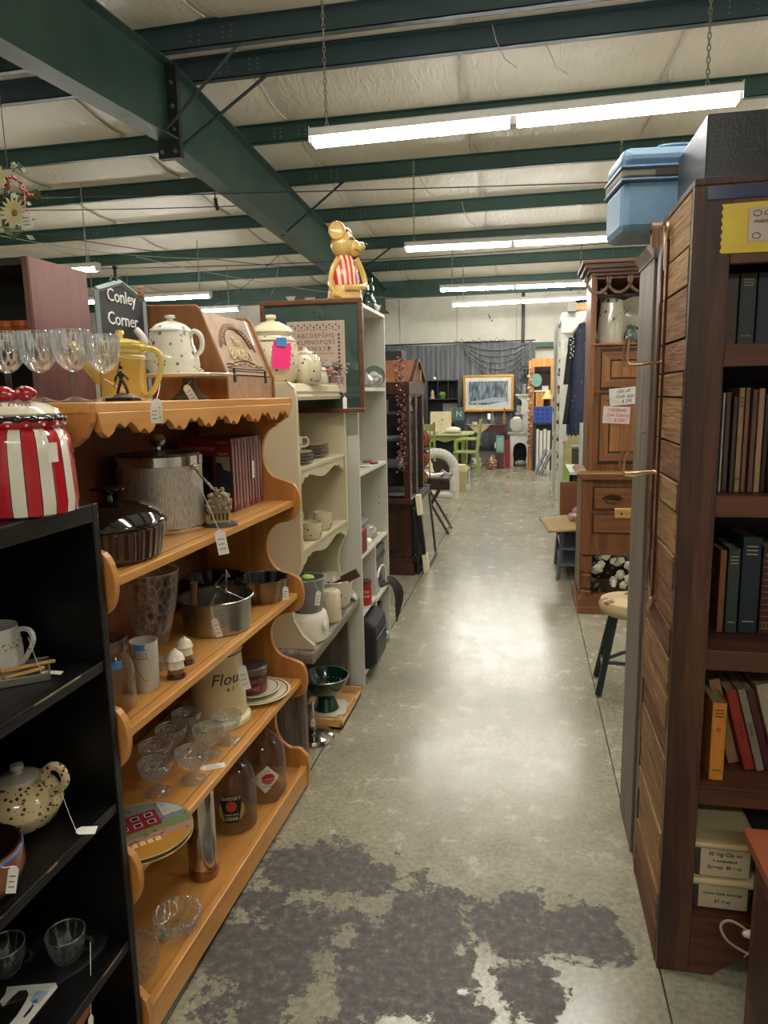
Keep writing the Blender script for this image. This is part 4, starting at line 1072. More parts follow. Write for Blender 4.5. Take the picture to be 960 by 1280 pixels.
# sherbet glasses
sh = [(252, 903, 926.5, 285), (0,) * 4]
proto = None
sp = ((197, 990, 'nearest sherbet glass, at the left front beside the printed plate'), (242, 975, 'sherbet glass at the front edge next to the white price card'), (197, 966, 'second sherbet glass of the back row'), (262, 944, 'sherbet glass behind the one by the price card'), (216, 944, 'third sherbet glass of the back row'), (285, 927, 'sherbet glass in front of the cream flour canister base'), (235, 924, 'last sherbet glass of the back row, beside the canister'))
for k, (x, y, lab) in enumerate(sp):
    q = az(x, y, Z1); x, y = q.x, q.y
    if proto is None:
        g = proto = T('sherbet_glass', lab, 'glass', (x, y, Z1), group='pressed glass sherbets'); g.scale = (1.12, 1.12, 1.15)
        MB().lathe([(0, 0), (.031, 0), (.032, .002), (.024, .006), (.009, .012), (.006, .02), (.008, .03)], 32, flute=.03, nf=16).build('foot', PRESS, g, True)
        MB().lathe([(.008, .03), (.02, .034), (.033, .046), (.039, .062), (.041, .076), (.0395, .076), (.0375, .062), (.031, .049), (.018, .039), (0, .037)], 44).build('bowl', PRESS, g, True)
        MB().lathe([(.0403, .066), (.0412, .0675), (.0405, .069)], 44).build('dotted_band', CRYS, g, True)
        MB().lathe([(.0395, .0755), (.0405, .0775), (.0418, .0755), (.0405, .0740)], 44).build('rim', RIM, g, True)
    else: dup(proto, (x, y, Z1), lab)
q = az(268, 958, Z1)
pc = T('price_card', 'white handwritten price card lying before the sherbet glasses', 'price tag', (q.x, q.y, Z1), .5)
MB().prism([(-.032, -.014), (.03, -.014), (.03, .014), (-.032, .014), (-.04, .004), (-.04, -.004)], 0, .0008, 'XY').build('card', PAPER, pc)
for k in range(3): MB().box(-.022, .02 - .006 * k, -.008 + .008 * k, -.0065 + .008 * k, .0008, .0011).build('writing', INK, pc)
# printed plates overhanging the near end
def platemat():
    m, nt, bs = _new('printed_plate'); v = coords(nt)
    c = srgb('a87a35')
    sp_ = nd(nt, 'ShaderNodeSeparateXYZ'); nt.links.new(v, sp_.inputs[0])
    def band(cur, x0, x1, y0, y1, colr, rz_=0.9):
        mp = nd(nt, 'ShaderNodeMapping'); mp.inputs['Rotation'].default_value = (0, 0, rz_); nt.links.new(v, mp.inputs['Vector'])
        s = nd(nt, 'ShaderNodeSeparateXYZ'); nt.links.new(mp.outputs[0], s.inputs[0])
        f = None
        for o_, lo, hi in ((0, x0, x1), (1, y0, y1)):
            for op, val in (('GREATER_THAN', lo), ('LESS_THAN', hi)):
                g = nd(nt, 'ShaderNodeMath', operation=op); g.inputs[1].default_value = val; nt.links.new(s.outputs[o_], g.inputs[0])
                if f is None: f = g.outputs[0]
                else:
                    mm = nd(nt, 'ShaderNodeMath', operation='MULTIPLY'); nt.links.new(f, mm.inputs[0]); nt.links.new(g.outputs[0], mm.inputs[1]); f = mm.outputs[0]
        return mix(nt, f, cur, colr)
    R_ = 2.36
    cur = c
    cur = band(cur, -.2, .2, .02, .05, 'a3756a', R_)
    cur = band(cur, -.2, .2, -.005, .025, '6c7a4a', R_)
    cur = band(cur, -.2, .2, -.2, -.005, '6d7772', R_)
    cur = band(cur, -.2, -.06, -.12, -.03, 'a9aba4', R_)
    cur = band(cur, -.05, .06, -.075, .0, '7e2a31', R_)
    cur = band(cur, .07, .13, -.065, .0, '7a2a30', R_)
    for i in range(3):
        for j_ in range(2):
            cur = band(cur, -.04 + .033 * i, -.02 + .033 * i, -.065 + .032 * j_, -.047 + .032 * j_, 'b9a69a', R_)
            cur = band(cur, -.037 + .033 * i, -.023 + .033 * i, -.062 + .032 * j_, -.05 + .032 * j_, '32181b', R_)
    for i in range(4): cur = band(cur, -.03 + .018 * i, -.017 + .018 * i, .045, .062, 'd6c07a', R_)
    n = nd(nt, 'ShaderNodeTexNoise', i_Scale=60.0, i_Detail=3.0); nt.links.new(v, n.inputs['Vector'])
    cur = mix(nt, ramp(nt, n.outputs['Fac'], [(.62, (0, 0, 0)), (.66, (.6, .6, .6))]), cur, '4a2a1c')
    nt.links.new(cur, bs.inputs['Base Color']); bs.inputs['Roughness'].default_value = .15; bs.inputs['Coat Weight'].default_value = .5
    return m
PP = platemat()
for k in range(2):
    r = .12
    p = T('plate', ('upper round plate printed with a red house scene, overhanging the pine shelf', 'dark rimmed plate under the printed house plate')[1 - k], 'plate', (-.898, 1.405, Z1 + .012 * k), group='printed plates at the shelf end')
    MB().lathe([(0, 0), (r * .55, 0), (r * .9, .005), (r, .009), (r * .985, .011), (r * .94, .0095)], 64).build('underside', mat('plate_black_edge', '14110f', .2), p, True)
    MB().lathe([(r * 1.0, .0095), (r * .99, .0118), (r * .96, .0105)], 64).build('gold_rim', mat('gold_rim', 'c6a878', .25, .4), p, True)
    MB().lathe([(r * .965, .0105), (r * .7, .0085), (0, .0085)], 64).build('face', PP, p, True)

# --- bottom shelf (.088)
th = T('steel_cylinder', 'tall polished steel cylinder on the bottom pine shelf', 'canister', (-.933, 1.765, Z0))
MB().lathe([(0, 0), (.042, 0), (.043, .002), (.043, .035), (.0425, .036)], 40).build('base_band', mat('copper_steel', '9c7c66', .2, 1.), th, True)
MB().lathe([(.0425, .036), (.0425, .27), (.04, .275), (.0, .276)], 40).build('body', mat('polished_steel', 'bdb6ac', .14, 1.), th, True)
def jug(x, y, lab):
    o = T('cider_jug', lab, 'jug', (x, y, Z0), group='glass cider jugs')
    G = cutglass('jug_glass', 0, tint='dfd8cc', edge=.7, base=.07)
    MB().lathe([(0, .004), (.066, 0), (.076, .006), (.078, .02), (.078, .145), (.07, .19), (.05, .222), (.026, .243), (.018, .25), (.018, .262), (.021, .264), (.021, .27), (.017, .272)], 48).build('body', G, o, True)
    MB().tube([(.018, .0, .258), (.036, .0, .252), (.042, .0, .235), (.036, .0, .226)], .005, 7).build('finger_ring', G, o, True)
    return o
o = jug(-.945, 2.02, 'clear glass cider jug with a black label and red apple')
R_ = .0785
def wrap(pts, rot): return [(R_ * math.sin(x / R_ + rot), -R_ * math.cos(x / R_ + rot), z) for x, z in pts]
def decal(parent, name, out, rot, m, dr=.0):
    c0 = (sum(q[0] for q in out) / len(out), sum(q[1] for q in out) / len(out)); dense = []
    for a_, b_ in zip(out, out[1:] + out[:1]):
        for k in range(4): dense.append((a_[0] + (b_[0] - a_[0]) * k / 4, a_[1] + (b_[1] - a_[1]) * k / 4))
    rings = []
    n = len(dense)
    for s in (1, .66, .33): rings += [(c0[0] + (q[0] - c0[0]) * s, c0[1] + (q[1] - c0[1]) * s) for q in dense]
    vs = [(R_ + dr, q) for q in rings + [c0]]
    V3 = [(r * math.sin(q[0] / R_ + rot), -r * math.cos(q[0] / R_ + rot), q[1]) for r, q in vs]
    fs = []
    for k in range(2): fs += [(k * n + i, k * n + (i + 1) % n, (k + 1) * n + (i + 1) % n, (k + 1) * n + i) for i in range(n)]
    fs += [(2 * n + i, 2 * n + (i + 1) % n, 3 * n) for i in range(n)]
    return MB().add(V3, fs).build(name, m, parent, True)
rot = .35
decal(o, 'yellow_label', [(.044 * math.cos(a), .093 + .044 * math.sin(a)) for a in [2 * PI * i / 18 for i in range(18)]], rot, mat('label_yellow', 'a98f4a', .5), .0004)
decal(o, 'black_label', [(-.036, .13), (-.02, .143), (.02, .143), (.036, .13), (.022, .05), (-.022, .05)], rot, mat('label_black', '121416', .4), .0008)
decal(o, 'apple_print', [(.018 * math.cos(a), .108 + .018 * math.sin(a)) for a in [2 * PI * i / 14 for i in range(14)]], rot, mat('apple_red', 'b23a28', .35), .0012)
for s, z, sz in (('SNYDER\'S', .135, .0145), ('SWEET APPLE', .079, .0075), ('CIDER', .065, .015)):
    t = text(s, sz, mat('label_cream', 'd8d0b8', .5), o, None, 'lettering', depth=.0006, bend=R_ + .0018)
    for v in t.data.vertices: v.co.z += z; v.co = Rz(rot) @ v.co
o = jug(-.905, 2.205, 'clear glass cider jug with a white diamond label')
rot = .45
decal(o, 'diamond_label', [(-.05, .1), (.006, .15), (.05, .1), (-.004, .048)], rot, mat('label_paper', 'd5cdb6', .5), .0006)
decal(o, 'apple_print', [(.008 + .024 * math.cos(a), .1 + .02 * math.sin(a)) for a in [2 * PI * i / 14 for i in range(14)]], rot, mat('apple_red2', 'a81f2a', .35), .0011)
for s, z, sz, mm in (('KAUFFMAN\'S', .098, .009, 'label_cream'), ('APPLE CIDER', .088, .006, 'label_cream'), ('Bird-in-Hand', .073, .007, 'ink'), ('Sweet', .13, .006, 'ink')):
    t = text(s, sz, MATS[mm], o, None, 'lettering', depth=.0006, bend=R_ + .0018)
    for v in t.data.vertices: v.co.z += z; v.co = Rz(rot + .1) @ v.co
# ashtray and star bowl
q = az(221, 1163, Z0)
at_ = T('ashtray', 'heavy ribbed round glass ashtray with a green sticker', 'ashtray', (-.905, 1.545, Z0))
MB().lathe([(0, 0), (.045, 0), (.058, .006), (.064, .03), (.066, .048), (.06, .05), (.052, .044), (.047, .014), (.02, .01), (0, .01)], 96, flute=.022, nf=32).build('body', cutglass('ash_glass', .4, 60, (1, 1, .2), spark=.4), at_, 'all')
bd = MB()
for i in range(32): bd.ball((.0605 * math.cos(2 * PI * i / 32), .0605 * math.sin(2 * PI * i / 32), .049), .0042, 8)
bd.build('beaded_rim', CRYS, at_, True, kind='stuff')
MB().box(-.026, -.006, -.052, -.034, .012, .0135).build('green_sticker', mat('green_tape', '4b8a3a', .6), at_)
sb = T('glass_dish', 'cut glass dish with a star base leaning at the near shelf end', 'dish', (-.925, 1.375, Z0 + .034), rot=(.5, .15, 0))
MB().lathe([(0, 0), (.03, 0), (.05, .012), (.062, .035), (.066, .048), (.063, .049), (.047, .018), (0, .006)], 72, flute=.02, nf=24).build('body', PRESS, sb, 'all')
stx = MB()
for i in range(12):
    a = 2 * PI * i / 12; stx.tube([(.008 * math.cos(a), .008 * math.sin(a), .006), (.04 * math.cos(a), .04 * math.sin(a), .014)], .0018, 4)
stx.build('star_cut', CRYS, sb)
# ================================================================= weathered bench and cream hutch
WEATH = wood('weathered_wood', '6c6356', '9a9080', 'Y', .8, .9, contrast=(.3, .7), bmp=.5, spec=.2, fine=.5)
WEATHZ = wood('weathered_wood_upright', '5b544a', '857c6e', 'Z', .8, .9, bmp=.5, spec=.2, fine=.5)
bn = T('bench', 'weathered grey plank bench carrying the cream hutch', 'bench', (-1.0, 3.0, 0))
MB().box(-.25, .175, -.415, .40, .432, .48).build('top_plank', WEATH, bn, bev=.008)
MB().box(-.25, .12, -.385, -.35, 0, .432).build('leg_board', WEATHZ, bn, bev=.003)
MB().box(-.25, .12, .34, .375, 0, .432).build('leg_board', WEATHZ, bn, bev=.003)
MB().box(-.25, -.235, -.35, .34, .06, .40).build('back_board', WEATHZ, bn)
CRM = mat('cream_paint', 'c3b898', .4, var=.06, nscale=5)
CRML = mat('cream_paint_edge', 'd8ceb0', .4, var=.04)
CRMD = mat('cream_paint_shelf', 'cdc3a4', .45, var=.06, nscale=5)
ht_ = T('hutch', 'cream painted open hutch with scalloped shelf aprons', 'hutch', (-1.0, 3.0, .4805))
HXF, HZT = .13, 1.075            # front plane, top (local)
def hprof():
    o = [(-.17, 0), (.168, 0), (.165, .02), (.12, .06), (.085, .12), (.075, .19), (.085, .26), (.115, .32), (.128, .36), (.13, .42), (.13, HZT - .05), (.122, HZT - .02), (.10, HZT), (-.17, HZT)]
    return o
for y0, y1 in ((-.38, -.362), (.352, .37)):
    MB().prism(hprof(), y0, y1, 'XZ').build('side_panel', CRM, ht_, bev=.003)
    hp = hprof()[1:-1]
    for yy in (y0, y1):
        MB().tube([(a + .001, yy, b) for a, b in hp], .003, 4).build('edge_bead', CRML, ht_)
MB().box(-.17, -.16, -.362, .352, 0, HZT - .02).build('back_panel', CRM, ht_)
MB().prism([(-.17, HZT - .022), (.115, HZT - .022), (.10, HZT - .004), (-.17, HZT - .004)], -.362, .352, 'XZ').build('top', CRMD, ht_)
MB().prism([(.11, HZT - .07), (.124, HZT - .07), (.130, HZT - .055), (.12, HZT - .045), (.128, HZT - .035), (.118, HZT - .01), (.105, HZT - .004)], -.362, .352, 'XZ').build('cornice', CRML, ht_)
for k, z in enumerate((.740, .41)):
    s = MB().box(-.16, .128, -.362, .352, z - .018, z).build('shelf', CRMD, ht_, bev=.003)
    MB().box(.126, .131, -.362, .352, z - .006, z + .002).build('front_bead', CRML, ht_)
    o = [(-.362, z - .018)]
    for i in range(25):
        t = i / 24; y = -.362 + .714 * t; u = abs(t - .5) * 2
        d = .022 + .028 * (math.cos(PI * min(1, u / .62)) * .5 + .5) if u < .62 else .022 + .045 * ((u - .62) / .38) ** 1.5 + .006 * math.sin((u - .62) * 40)
        o.append((y, z - .018 - d))
    o.append((.352, z - .018))
    MB().prism(o, .105, .122, 'YZ').build('scalloped_apron', CRM, ht_)
# crockery on the hutch
GCH = speckled('grape_china', 'c9bd9c', [('4d3b33', 45, .2), ('64533a', 70, .13)], zlo=.015, zhi=.06)
GC2 = speckled('sprig_china_all', 'd3c8a8', [('4a3d38', 40, .17), ('6a5a3c', 60, .13)])
def hp3(px, py, zl, x=None): return az(px, py, .4805 + zl)
def mug3(x, y, z, r, h, lab, grp, handle=0.3, mt=None):
    o = T('cup', lab, 'cup', (x, y, z), group=grp)
    mt = mt or GCH
    MB().lathe([(0, 0), (r * .7, 0), (r * .85, h * .08), (r, h * .4), (r * .97, h), (r * .9, h), (r * .9, h * .4), (r * .7, h * .1), (0, h * .08)], 32).build('body', mt, o, True)
    a = handle
    MB().tube([Vector((math.cos(a) * q, math.sin(a) * q, zz * h)) for q, zz in ((r * .95, .85), (r * 1.35, .9), (r * 1.6, .65), (r * 1.4, .3), (r * .95, .22))], .005, 7).build('handle', mt, o, True)
    return o
zA, zB = .4805 + .741, .4805 + .411
q = az(392, 665, zB); mug3(-.90, 2.86, zB, .046, .075, 'large sprigged cup nearest the front of the lower hutch shelf', 'sprigged cups on the hutch', 2.6)
mug3(-.915, 3.08, zB, .046, .085, 'sprigged mug standing farther right on the lower hutch shelf', 'sprigged cups on the hutch', 2.9)
mug3(-1.03, 2.93, zB, .042, .125, 'tall sprigged jug at the back of the lower hutch shelf', 'sprigged cups on the hutch', .2)
def plate3(x, y, z, r, lab, grp, tiltx=0):
    o = T('plate', lab, 'plate', (x, y, z), group=grp, rot=(tiltx, 0, 0))
    MB().lathe([(0, 0), (r * .55, 0), (r * .7, .004), (r, .014), (r * .98, .017), (r * .65, .007), (0, .005)], 48).build('body', GC2, o, True)
    MB().lathe([(r * 1.003, .0135), (r * .995, .0172), (r * .97, .017)], 48).build('dark_rim', mat('purple_rim', '4b3a3c', .4), o, True)
for k in range(4):
    plate3(-.985, 2.82, zA + .012 * k, .115 - .004 * (k % 2), ('lowest plate of the left stack on the upper hutch shelf', 'second plate of the left stack on the upper hutch shelf', 'third plate of the left stack on the upper hutch shelf', 'top plate of the left stack, under the sprigged cup')[k], 'sprigged plates on the hutch')
mug3(-.97, 2.86, zA + .053, .042, .06, 'sprigged cup standing on the plate stack', 'sprigged cups on the hutch', .5)
for k in range(5):
    plate3(-.995, 3.14, zA + .011 * k, .10, ('bottom saucer of the right stack', 'second saucer of the right stack', 'third saucer of the right stack', 'fourth saucer of the right stack', 'top saucer of the right stack on the upper hutch shelf')[k], 'sprigged saucers on the hutch')
# on top of the hutch
zT = .4805 + HZT
o = T('canister', 'large cream lidded canister with a pink price star behind the bread box', 'canister', (-1.02, 2.80, zT))
MB().lathe([(0, 0), (.08, 0), (.1, .02), (.108, .08), (.104, .15), (.09, .185), (.092, .19), (.09, .2)], 44).build('body', GC2, o, True)
MB().lathe([(.093, .195), (.095, .203), (.08, .22), (.04, .243), (.015, .248), (.014, .254), (.022, .26), (.02, .272), (0, .276)], 40).build('lid', mat('cream_lid', 'd6cba6', .2, coat=.4), o, True)
MB().lathe([(.1, .165), (.104, .168), (.1, .171)], 44).build('relief_band', CRML, o, True)
st = MB(); o2 = []
for i in range(36):
    r_ = .05 if i % 2 else .043; a = 2 * PI * i / 36
    c_, s_ = math.cos(a), math.sin(a); k_ = max(abs(c_), abs(s_)); o2.append((r_ * c_ / k_ * .8, r_ * s_ / k_ * 1.1))
st.prism(o2, -.001, .001, 'XZ', Tr(.072, -.095, .105) @ Rz(.55) @ Ry(.1))
pk = st.build('pink_price_star', mat('hot_pink_card', 'ef2f7c', .6, var=.02), o)
MB().box(-.02, .02, -.0022, -.001, -.018, .016, Tr(.074, -.0965, .158) @ Rz(.55)).build('blue_tape', MATS['painters_tape'], o)
o = T('canister', 'smaller cream flowered canister right of the pink price star', 'canister', (-.905, 2.88, zT))
MB().lathe([(0, 0), (.05, 0), (.064, .02), (.066, .07), (.058, .105), (.05, .115), (.052, .12), (.03, .13), (.01, .136), (.008, .146), (0, .148)], 36).build('body', speckled('flowered_canister', 'cfc6a4', [('45474a', 42, .22), ('8a7c4c', 60, .15)]), o, True)
for k, (px, y, lab) in enumerate(((387, 2.92, 'left small cream shaker with a white tag on the hutch top'), (402, 2.98, 'right small cream shaker on the hutch top'))):
    p = ay(px, 475, y); s = T('shaker', lab, 'shaker', (p.x, y, zT), group='cream shakers on the hutch')
    MB().lathe([(0, 0), (.026, 0), (.03, .01), (.026, .045), (.022, .05), (.024, .056), (.018, .066), (0, .069)], 24).build('body', CER if k else mat('cream_lid', 'd6cba6'), s, True)
    if not k: MB().box(-.014, .014, -.033, -.0315, .01, .048).build('price_tag', PAPER, s)
p = ay(420, 475, 3.02); s = T('flower_arrangement', 'little bunch of mauve and pink flowers with a string tag on the hutch top', 'flowers', (p.x, 3.02, zT))
MB().lathe([(0, 0), (.03, 0), (.035, .025), (.03, .03), (0, .03)], 16).build('pot', mat('mauve_pot', '8d7a72', .6), s, True)
fl_ = {}
for nm, hx, n in (('mauve_blossoms', '8e7f86', 26), ('pink_blossoms', 'c2647c', 9), ('grey_green_leaves', '6a6e5c', 18)):
    m = MB()
    for k in range(n):
        a = rnd.uniform(0, 2 * PI); r_ = rnd.uniform(0, .055); z = .035 + rnd.uniform(0, .055)
        m.ball((r_ * math.cos(a), r_ * math.sin(a), z), rnd.uniform(.006, .011), 7, sz=.7)
    m.build(nm, mat(nm, hx, .8, var=.3), s, kind='stuff')
price_tag(s, (.02, -.045, .04), (.055, -.07, -.06), (.018, .05), ink=False, rz=.6)

# things on the bench
zb = .4815
o = T('food_processor', 'white food processor with a smoky jar and a green tag', 'food processor', (-.905, 2.77, zb)); o.scale = (1.08, 1.08, 1.05)
APW = mat('appliance_white', 'cfc9b8', .35, var=.03)
MB().lathe([(0, 0), (.075, 0), (.082, .006), (.082, .06), (.075, .1), (.06, .115), (0, .117)], 40, sy=1.25).build('base', APW, o, True)
MB().lathe([(0, .112), (.058, .112), (.06, .118), (.072, .25), (.07, .25), (.056, .124), (0, .12)], 40).build('smoky_jar', mat('smoky_plastic', '8d8a86', .25, trans=.35), o, True)
MB().lathe([(.072, .247), (.074, .25), (.072, .256), (.069, .25)], 40).build('jar_rim', mat('grey_plastic', '77756f', .4), o, True)
MB().lathe([(0, 0), (.03, 0), (.026, .085), (0, .088)], 20, Tr(.0, .01, .12)).build('inner_hub', mat('grey_plastic', '77756f'), o, True)
MB().lathe([(0, 0), (.019, 0), (.017, .008), (0, .01)], 20, Tr(.078, -.03, .062) @ Ry(PI / 2)).build('dial', mat('dial_white', 'dcd8cc', .3), o, True)
MB().ball((.02, -.04, .262), .02, 10, sx=1.4, sz=.6).build('green_sticker', mat('lime_tag', '9fca5c', .6), o)
price_tag(o, (.05, -.055, .25), (.07, -.062, .215), (.02, .06), tilt=.15, rz=.3)
o = T('canister', 'cream octagonal canister with a teal jar lid behind it on the bench', 'canister', (-.862, 2.99, zb))
MB().lathe([(0, 0), (.04, 0), (.046, .01), (.046, .135), (.038, .15), (0, .152)], 8, Rz(PI / 8)).build('body', mat('ivory_ceramic', 'cfc3a0', .3, coat=.3, bmp=.3), o, 'all', bev=.003)
o = T('jar', 'small jar with a pale teal lid between the canister and the floral bowl', 'jar', (-.945, 3.0, zb))
MB().lathe([(0, 0), (.045, 0), (.05, .01), (.05, .14), (.04, .16)], 30).build('body', mat('jar_frosted', 'a9b2a4', .25, trans=.3), o, True)
MB().lathe([(.045, .158), (.05, .16), (.05, .19), (.045, .194), (0, .194)], 30).build('lid', mat('teal_lid', '7fa6a0', .5), o, True)
o = T('slow_cooker', 'cream oval crock with a dark sprig print at the bench end', 'crock', (-.92, 3.235, zb))
MB().lathe([(0, 0), (.085, 0), (.1, .02), (.112, .11), (.12, .14), (.116, .142), (.1, .11), (.08, .02), (0, .015)], 48, sx=.85).build('body', speckled('crock_sprig', 'c4bda6', [('3e3a34', 38, .24)], zlo=.05, zhi=.1), o, True)
MB().tube([(.09, -.09, .138), (.1, -.0, .145), (.09, .09, .138)], .005, 7).build('handle', mat('dial_white', 'dcd8cc'), o, True)
u = T('wooden_spoon', 'dark wooden paddle handle sticking out of the cream crock', 'spoon', (-.93, 3.2, zb + .1), rot=(.25, 1.05, 0))
MB().box(-.012, .012, -.004, .004, 0, .10).box(-.022, .022, -.006, .006, .09, .19).build('paddle', mat('dark_paddle', '4b3626', .6), u, bev=.003)
# under the bench
GRN = mat('green_enamel', '0c3a2c', .15, var=.15, coat=.6)
p = az(423, 895, 0)
o = T('serving_tray', 'light wooden tray with a lace cloth on the floor under the bench', 'tray', (-.905, 3.06, 0))
LW = wood('light_tray_wood', 'b98a50', 'd3a768', 'Y', .5, .6, fine=.85)
MB().box(-.13, .105, -.17, .21, .003, .015).build('base', LW, o)
for a in ((-.13, .105, -.17, -.158, .0, .05), (-.13, .105, .198, .21, .0, .05), (.095, .105, -.17, .21, 0, .032), (-.13, -.12, -.17, .21, 0, .032)): MB().box(*a).build('side_rail', LW, o, bev=.002)
MB().tube([(.1, -.05, .03), (.1, -.03, .05), (.1, .07, .05), (.1, .09, .03)], .006, 7).build('handle', LW, o, True)
MB().lathe([(0, .0165), (.1, .0165), (.105, .018), (0, .018)], 40, flute=.06, nf=12, M=Tr(-.01, .02, 0)).build('lace_cloth', mat('lace', 'cfc9b4', .8), o)
o = T('colander', 'dark green enamel footed colander under the bench', 'colander', (-.925, 3.07, .0185))
MB().lathe([(0, .06), (.03, .058), (.075, .085), (.105, .14), (.112, .165), (.108, .165), (.1, .14), (.07, .09), (0, .068)], 48).build('bowl', GRN, o, True)
MB().lathe([(.112, .163), (.115, .167), (.112, .17), (.108, .167)], 48).build('rim', mat('grey_rim', '9b9a92', .3, .6), o, True)
MB().lathe([(.06, 0), (.062, .004), (.045, .045), (.04, .06), (.036, .06), (.055, .003)], 36).build('foot', GRN, o, True)
hm = MB()
for i in range(24):
    a = 2 * PI * i / 24
    for r_, z in ((.088, .121), (.073, .098)): hm.ball((r_ * math.cos(a + z), r_ * math.sin(a + z), z), .003, 6)
hm.build('perforation', mat('silver_hole', 'a9aaa4', .5), o, kind='stuff')
o = T('lamp_base', 'polished round steel lamp base with a stem and tag in front of the bench', 'lamp', (-.905, 2.80, 0))
MB().lathe([(0, .0), (.088, 0), (.092, .008), (.085, .022), (.05, .035), (.012, .045), (.008, .06)], 44).build('base', mat('polished_steel', 'bdb6ac'), o, True)
MB().cyl((0, 0, .05), (0, 0, .2), .006, n=10).build('stem', CHROME, o, True)
price_tag(o, (.0, -.008, .2), (.004, -.02, .1), (.02, .035), rz=.3)

# ================================================================= white melamine bookcase
MEL = mat('white_melamine', 'bfbcae', .35, var=.03, nscale=3)
MELE = mat('white_melamine_edge', 'cdcabc', .4, var=.02)
wbx = T('bookcase', 'tall white laminate bookcase behind the cream hutch', 'bookcase', (-1.0, 3.77, 0))
def wpart(nm, x0, x1, y0, y1, z0, z1, m=None): return MB().box(x0 + 1, x1 + 1, y0 - 3.77, y1 - 3.77, z0, z1).build(nm, m or MEL, wbx, bev=.001)
wpart('side_panel', -1.14, -.81, 3.395, 3.414, 0, 1.955); wpart('side_panel', -1.14, -.81, 4.10, 4.119, 0, 1.955)
wpart('top', -1.14, -.81, 3.414, 4.10, 1.937, 1.955, MELE); wpart('back_panel', -1.15, -1.14, 3.395, 4.119, 0, 1.955)
WZ = (1.54, 1.115, .69, .06)
for z in WZ: wpart('shelf', -1.14, -.813, 3.414, 4.10, z - .019, z, MELE)
wpart('divider', -1.14, -.815, 3.75, 3.768, .06, .671); wpart('shelf', -1.14, -.813, 3.414, 3.75, .366, .385, MELE); wpart('shelf', -1.14, -.813, 3.768, 4.10, .346, .365, MELE)
hl = MB()
for z in (.86, .90): hl.cyl((-.86 + 1, 4.0985 - 3.77, z), (-.86 + 1, 4.1 - 3.77, z), .004, n=8)
hl.build('shelf_pin_hole', mat('hole_black', '111111'), wbx, kind='stuff')
# on and in the white bookcase
def W(nm, lab, cat, x, y, z, **k): return T(nm, lab, cat, (x, y, z), **k)
WT = 1.9555
YB = mat('yellow_plaster', 'c9a45c', .25, var=.08, coat=.3)
mo = W('mouse_figurine', 'tall yellow plaster mouse figure in a red and white striped shirt', 'figurine', -.925, 3.66, WT, rz=.75); mo.scale = (1.06, 1.06, 1.15)
s = 1.0
MB().lathe([(0, 0), (.075, 0), (.084, .012), (.086, .05), (.078, .09), (.066, .14), (.052, .19), (.036, .215), (.0, .22)], 36, sy=.85).build('body', YB, mo, True)
def stripemat():
    m, nt, bs = _new('shirt_stripes'); v = coords(nt); sp = nd(nt, 'ShaderNodeSeparateXYZ'); nt.links.new(v, sp.inputs[0])
    k = nd(nt, 'ShaderNodeMath', operation='MULTIPLY'); k.inputs[1].default_value = 42; nt.links.new(sp.outputs[0], k.inputs[0])
    f = nd(nt, 'ShaderNodeMath', operation='FRACT'); nt.links.new(k.outputs[0], f.inputs[0])
    nt.links.new(ramp(nt, f.outputs[0], [(0, 'c2342e'), (.5, 'd9c3a0'), (.51, 'd9c3a0')], 'CONSTANT'), bs.inputs['Base Color']); bs.inputs['Roughness'].default_value = .25
    return m
MB().lathe([(.0795, .085), (.081, .088), (.07, .14), (.056, .19), (.04, .214), (.03, .217)], 36, sy=.88).build('striped_shirt', stripemat(), mo, True)
MB().tube([(.045, -.04, .2), (.078, -.035, .15), (.088, -.045, .1), (.06, -.08, .078), (.0, -.088, .072), (-.04, -.08, .07)], .015, 9, taper=.011).build('arm', YB, mo, True)
MB().tube([(-.045, -.03, .2), (-.075, -.02, .15), (-.088, -.02, .09), (-.08, -.05, .05)], .014, 9, taper=.012).build('arm', YB, mo, True)
MB().tube([(-.085, .0, .015), (-.1, -.03, .03), (-.09, -.06, .045), (-.06, -.075, .035)], .010, 8).build('tail', YB, mo, True)
hd = MB().ball((0, 0, .262), .062, 20, sx=1.05, sy=.95, sz=.92).ball((.04, -.03, .248), .036, 14, sx=1.1)
hd.ball((.072, -.045, .256), .02, 12).tube([(0, 0, .2), (0, 0, .235)], .035, 10)
hd.build('head', YB, mo, True)
for x, y, r in ((-.05, -.03, .042), (.035, .045, .036)):
    e = MB().lathe([(0, -.006), (r * .85, -.006), (r, 0), (r * .88, .008), (r * .7, .002), (0, 0)], 26, Tr(x, y, .315) @ Rz(-.55) @ Rx(PI / 2 - .1) )
    e.build('ear', YB, mo, True)
MB().ball((.092, -.054, .262), .0085, 10).build('nose', mat('nose_black', '17120f', .3), mo, True)
MB().ball((-.005, -.01, .325), .024, 12, sz=.5).build('red_cap', mat('cap_red', 'b3202c', .4), mo, True)
MB().tube([(.04 + .0385 * math.cos(a), -.03 + .0355 * math.sin(a), .238 - .004 * k) for k, a in enumerate((-2.0, -1.6, -1.2, -.8))], .002, 5).build('mouth', mat('mouth_line', '7b5326', .5), mo)
MB().tube([(.0625 * math.cos(a), -.0 + .058 * math.sin(a), .279 + .004 * (k == 1)) for k, a in enumerate((-1.55, -1.3, -1.05))], .0026, 5).build('eye', mat('nose_black', '17120f'), mo)
MB().tube([(.059 * math.cos(a), .0545 * math.sin(a), .289 + .004 * (k == 1)) for k, a in enumerate((-1.6, -1.3, -1.0))], .0035, 5).build('eye_lid', mat('eye_cream', 'e3d6b4', .4), mo)
gf = W('green_glass_figurine', 'dark green glass figurine with white trim on the white bookcase top', 'figurine', -.86, 3.92, WT)
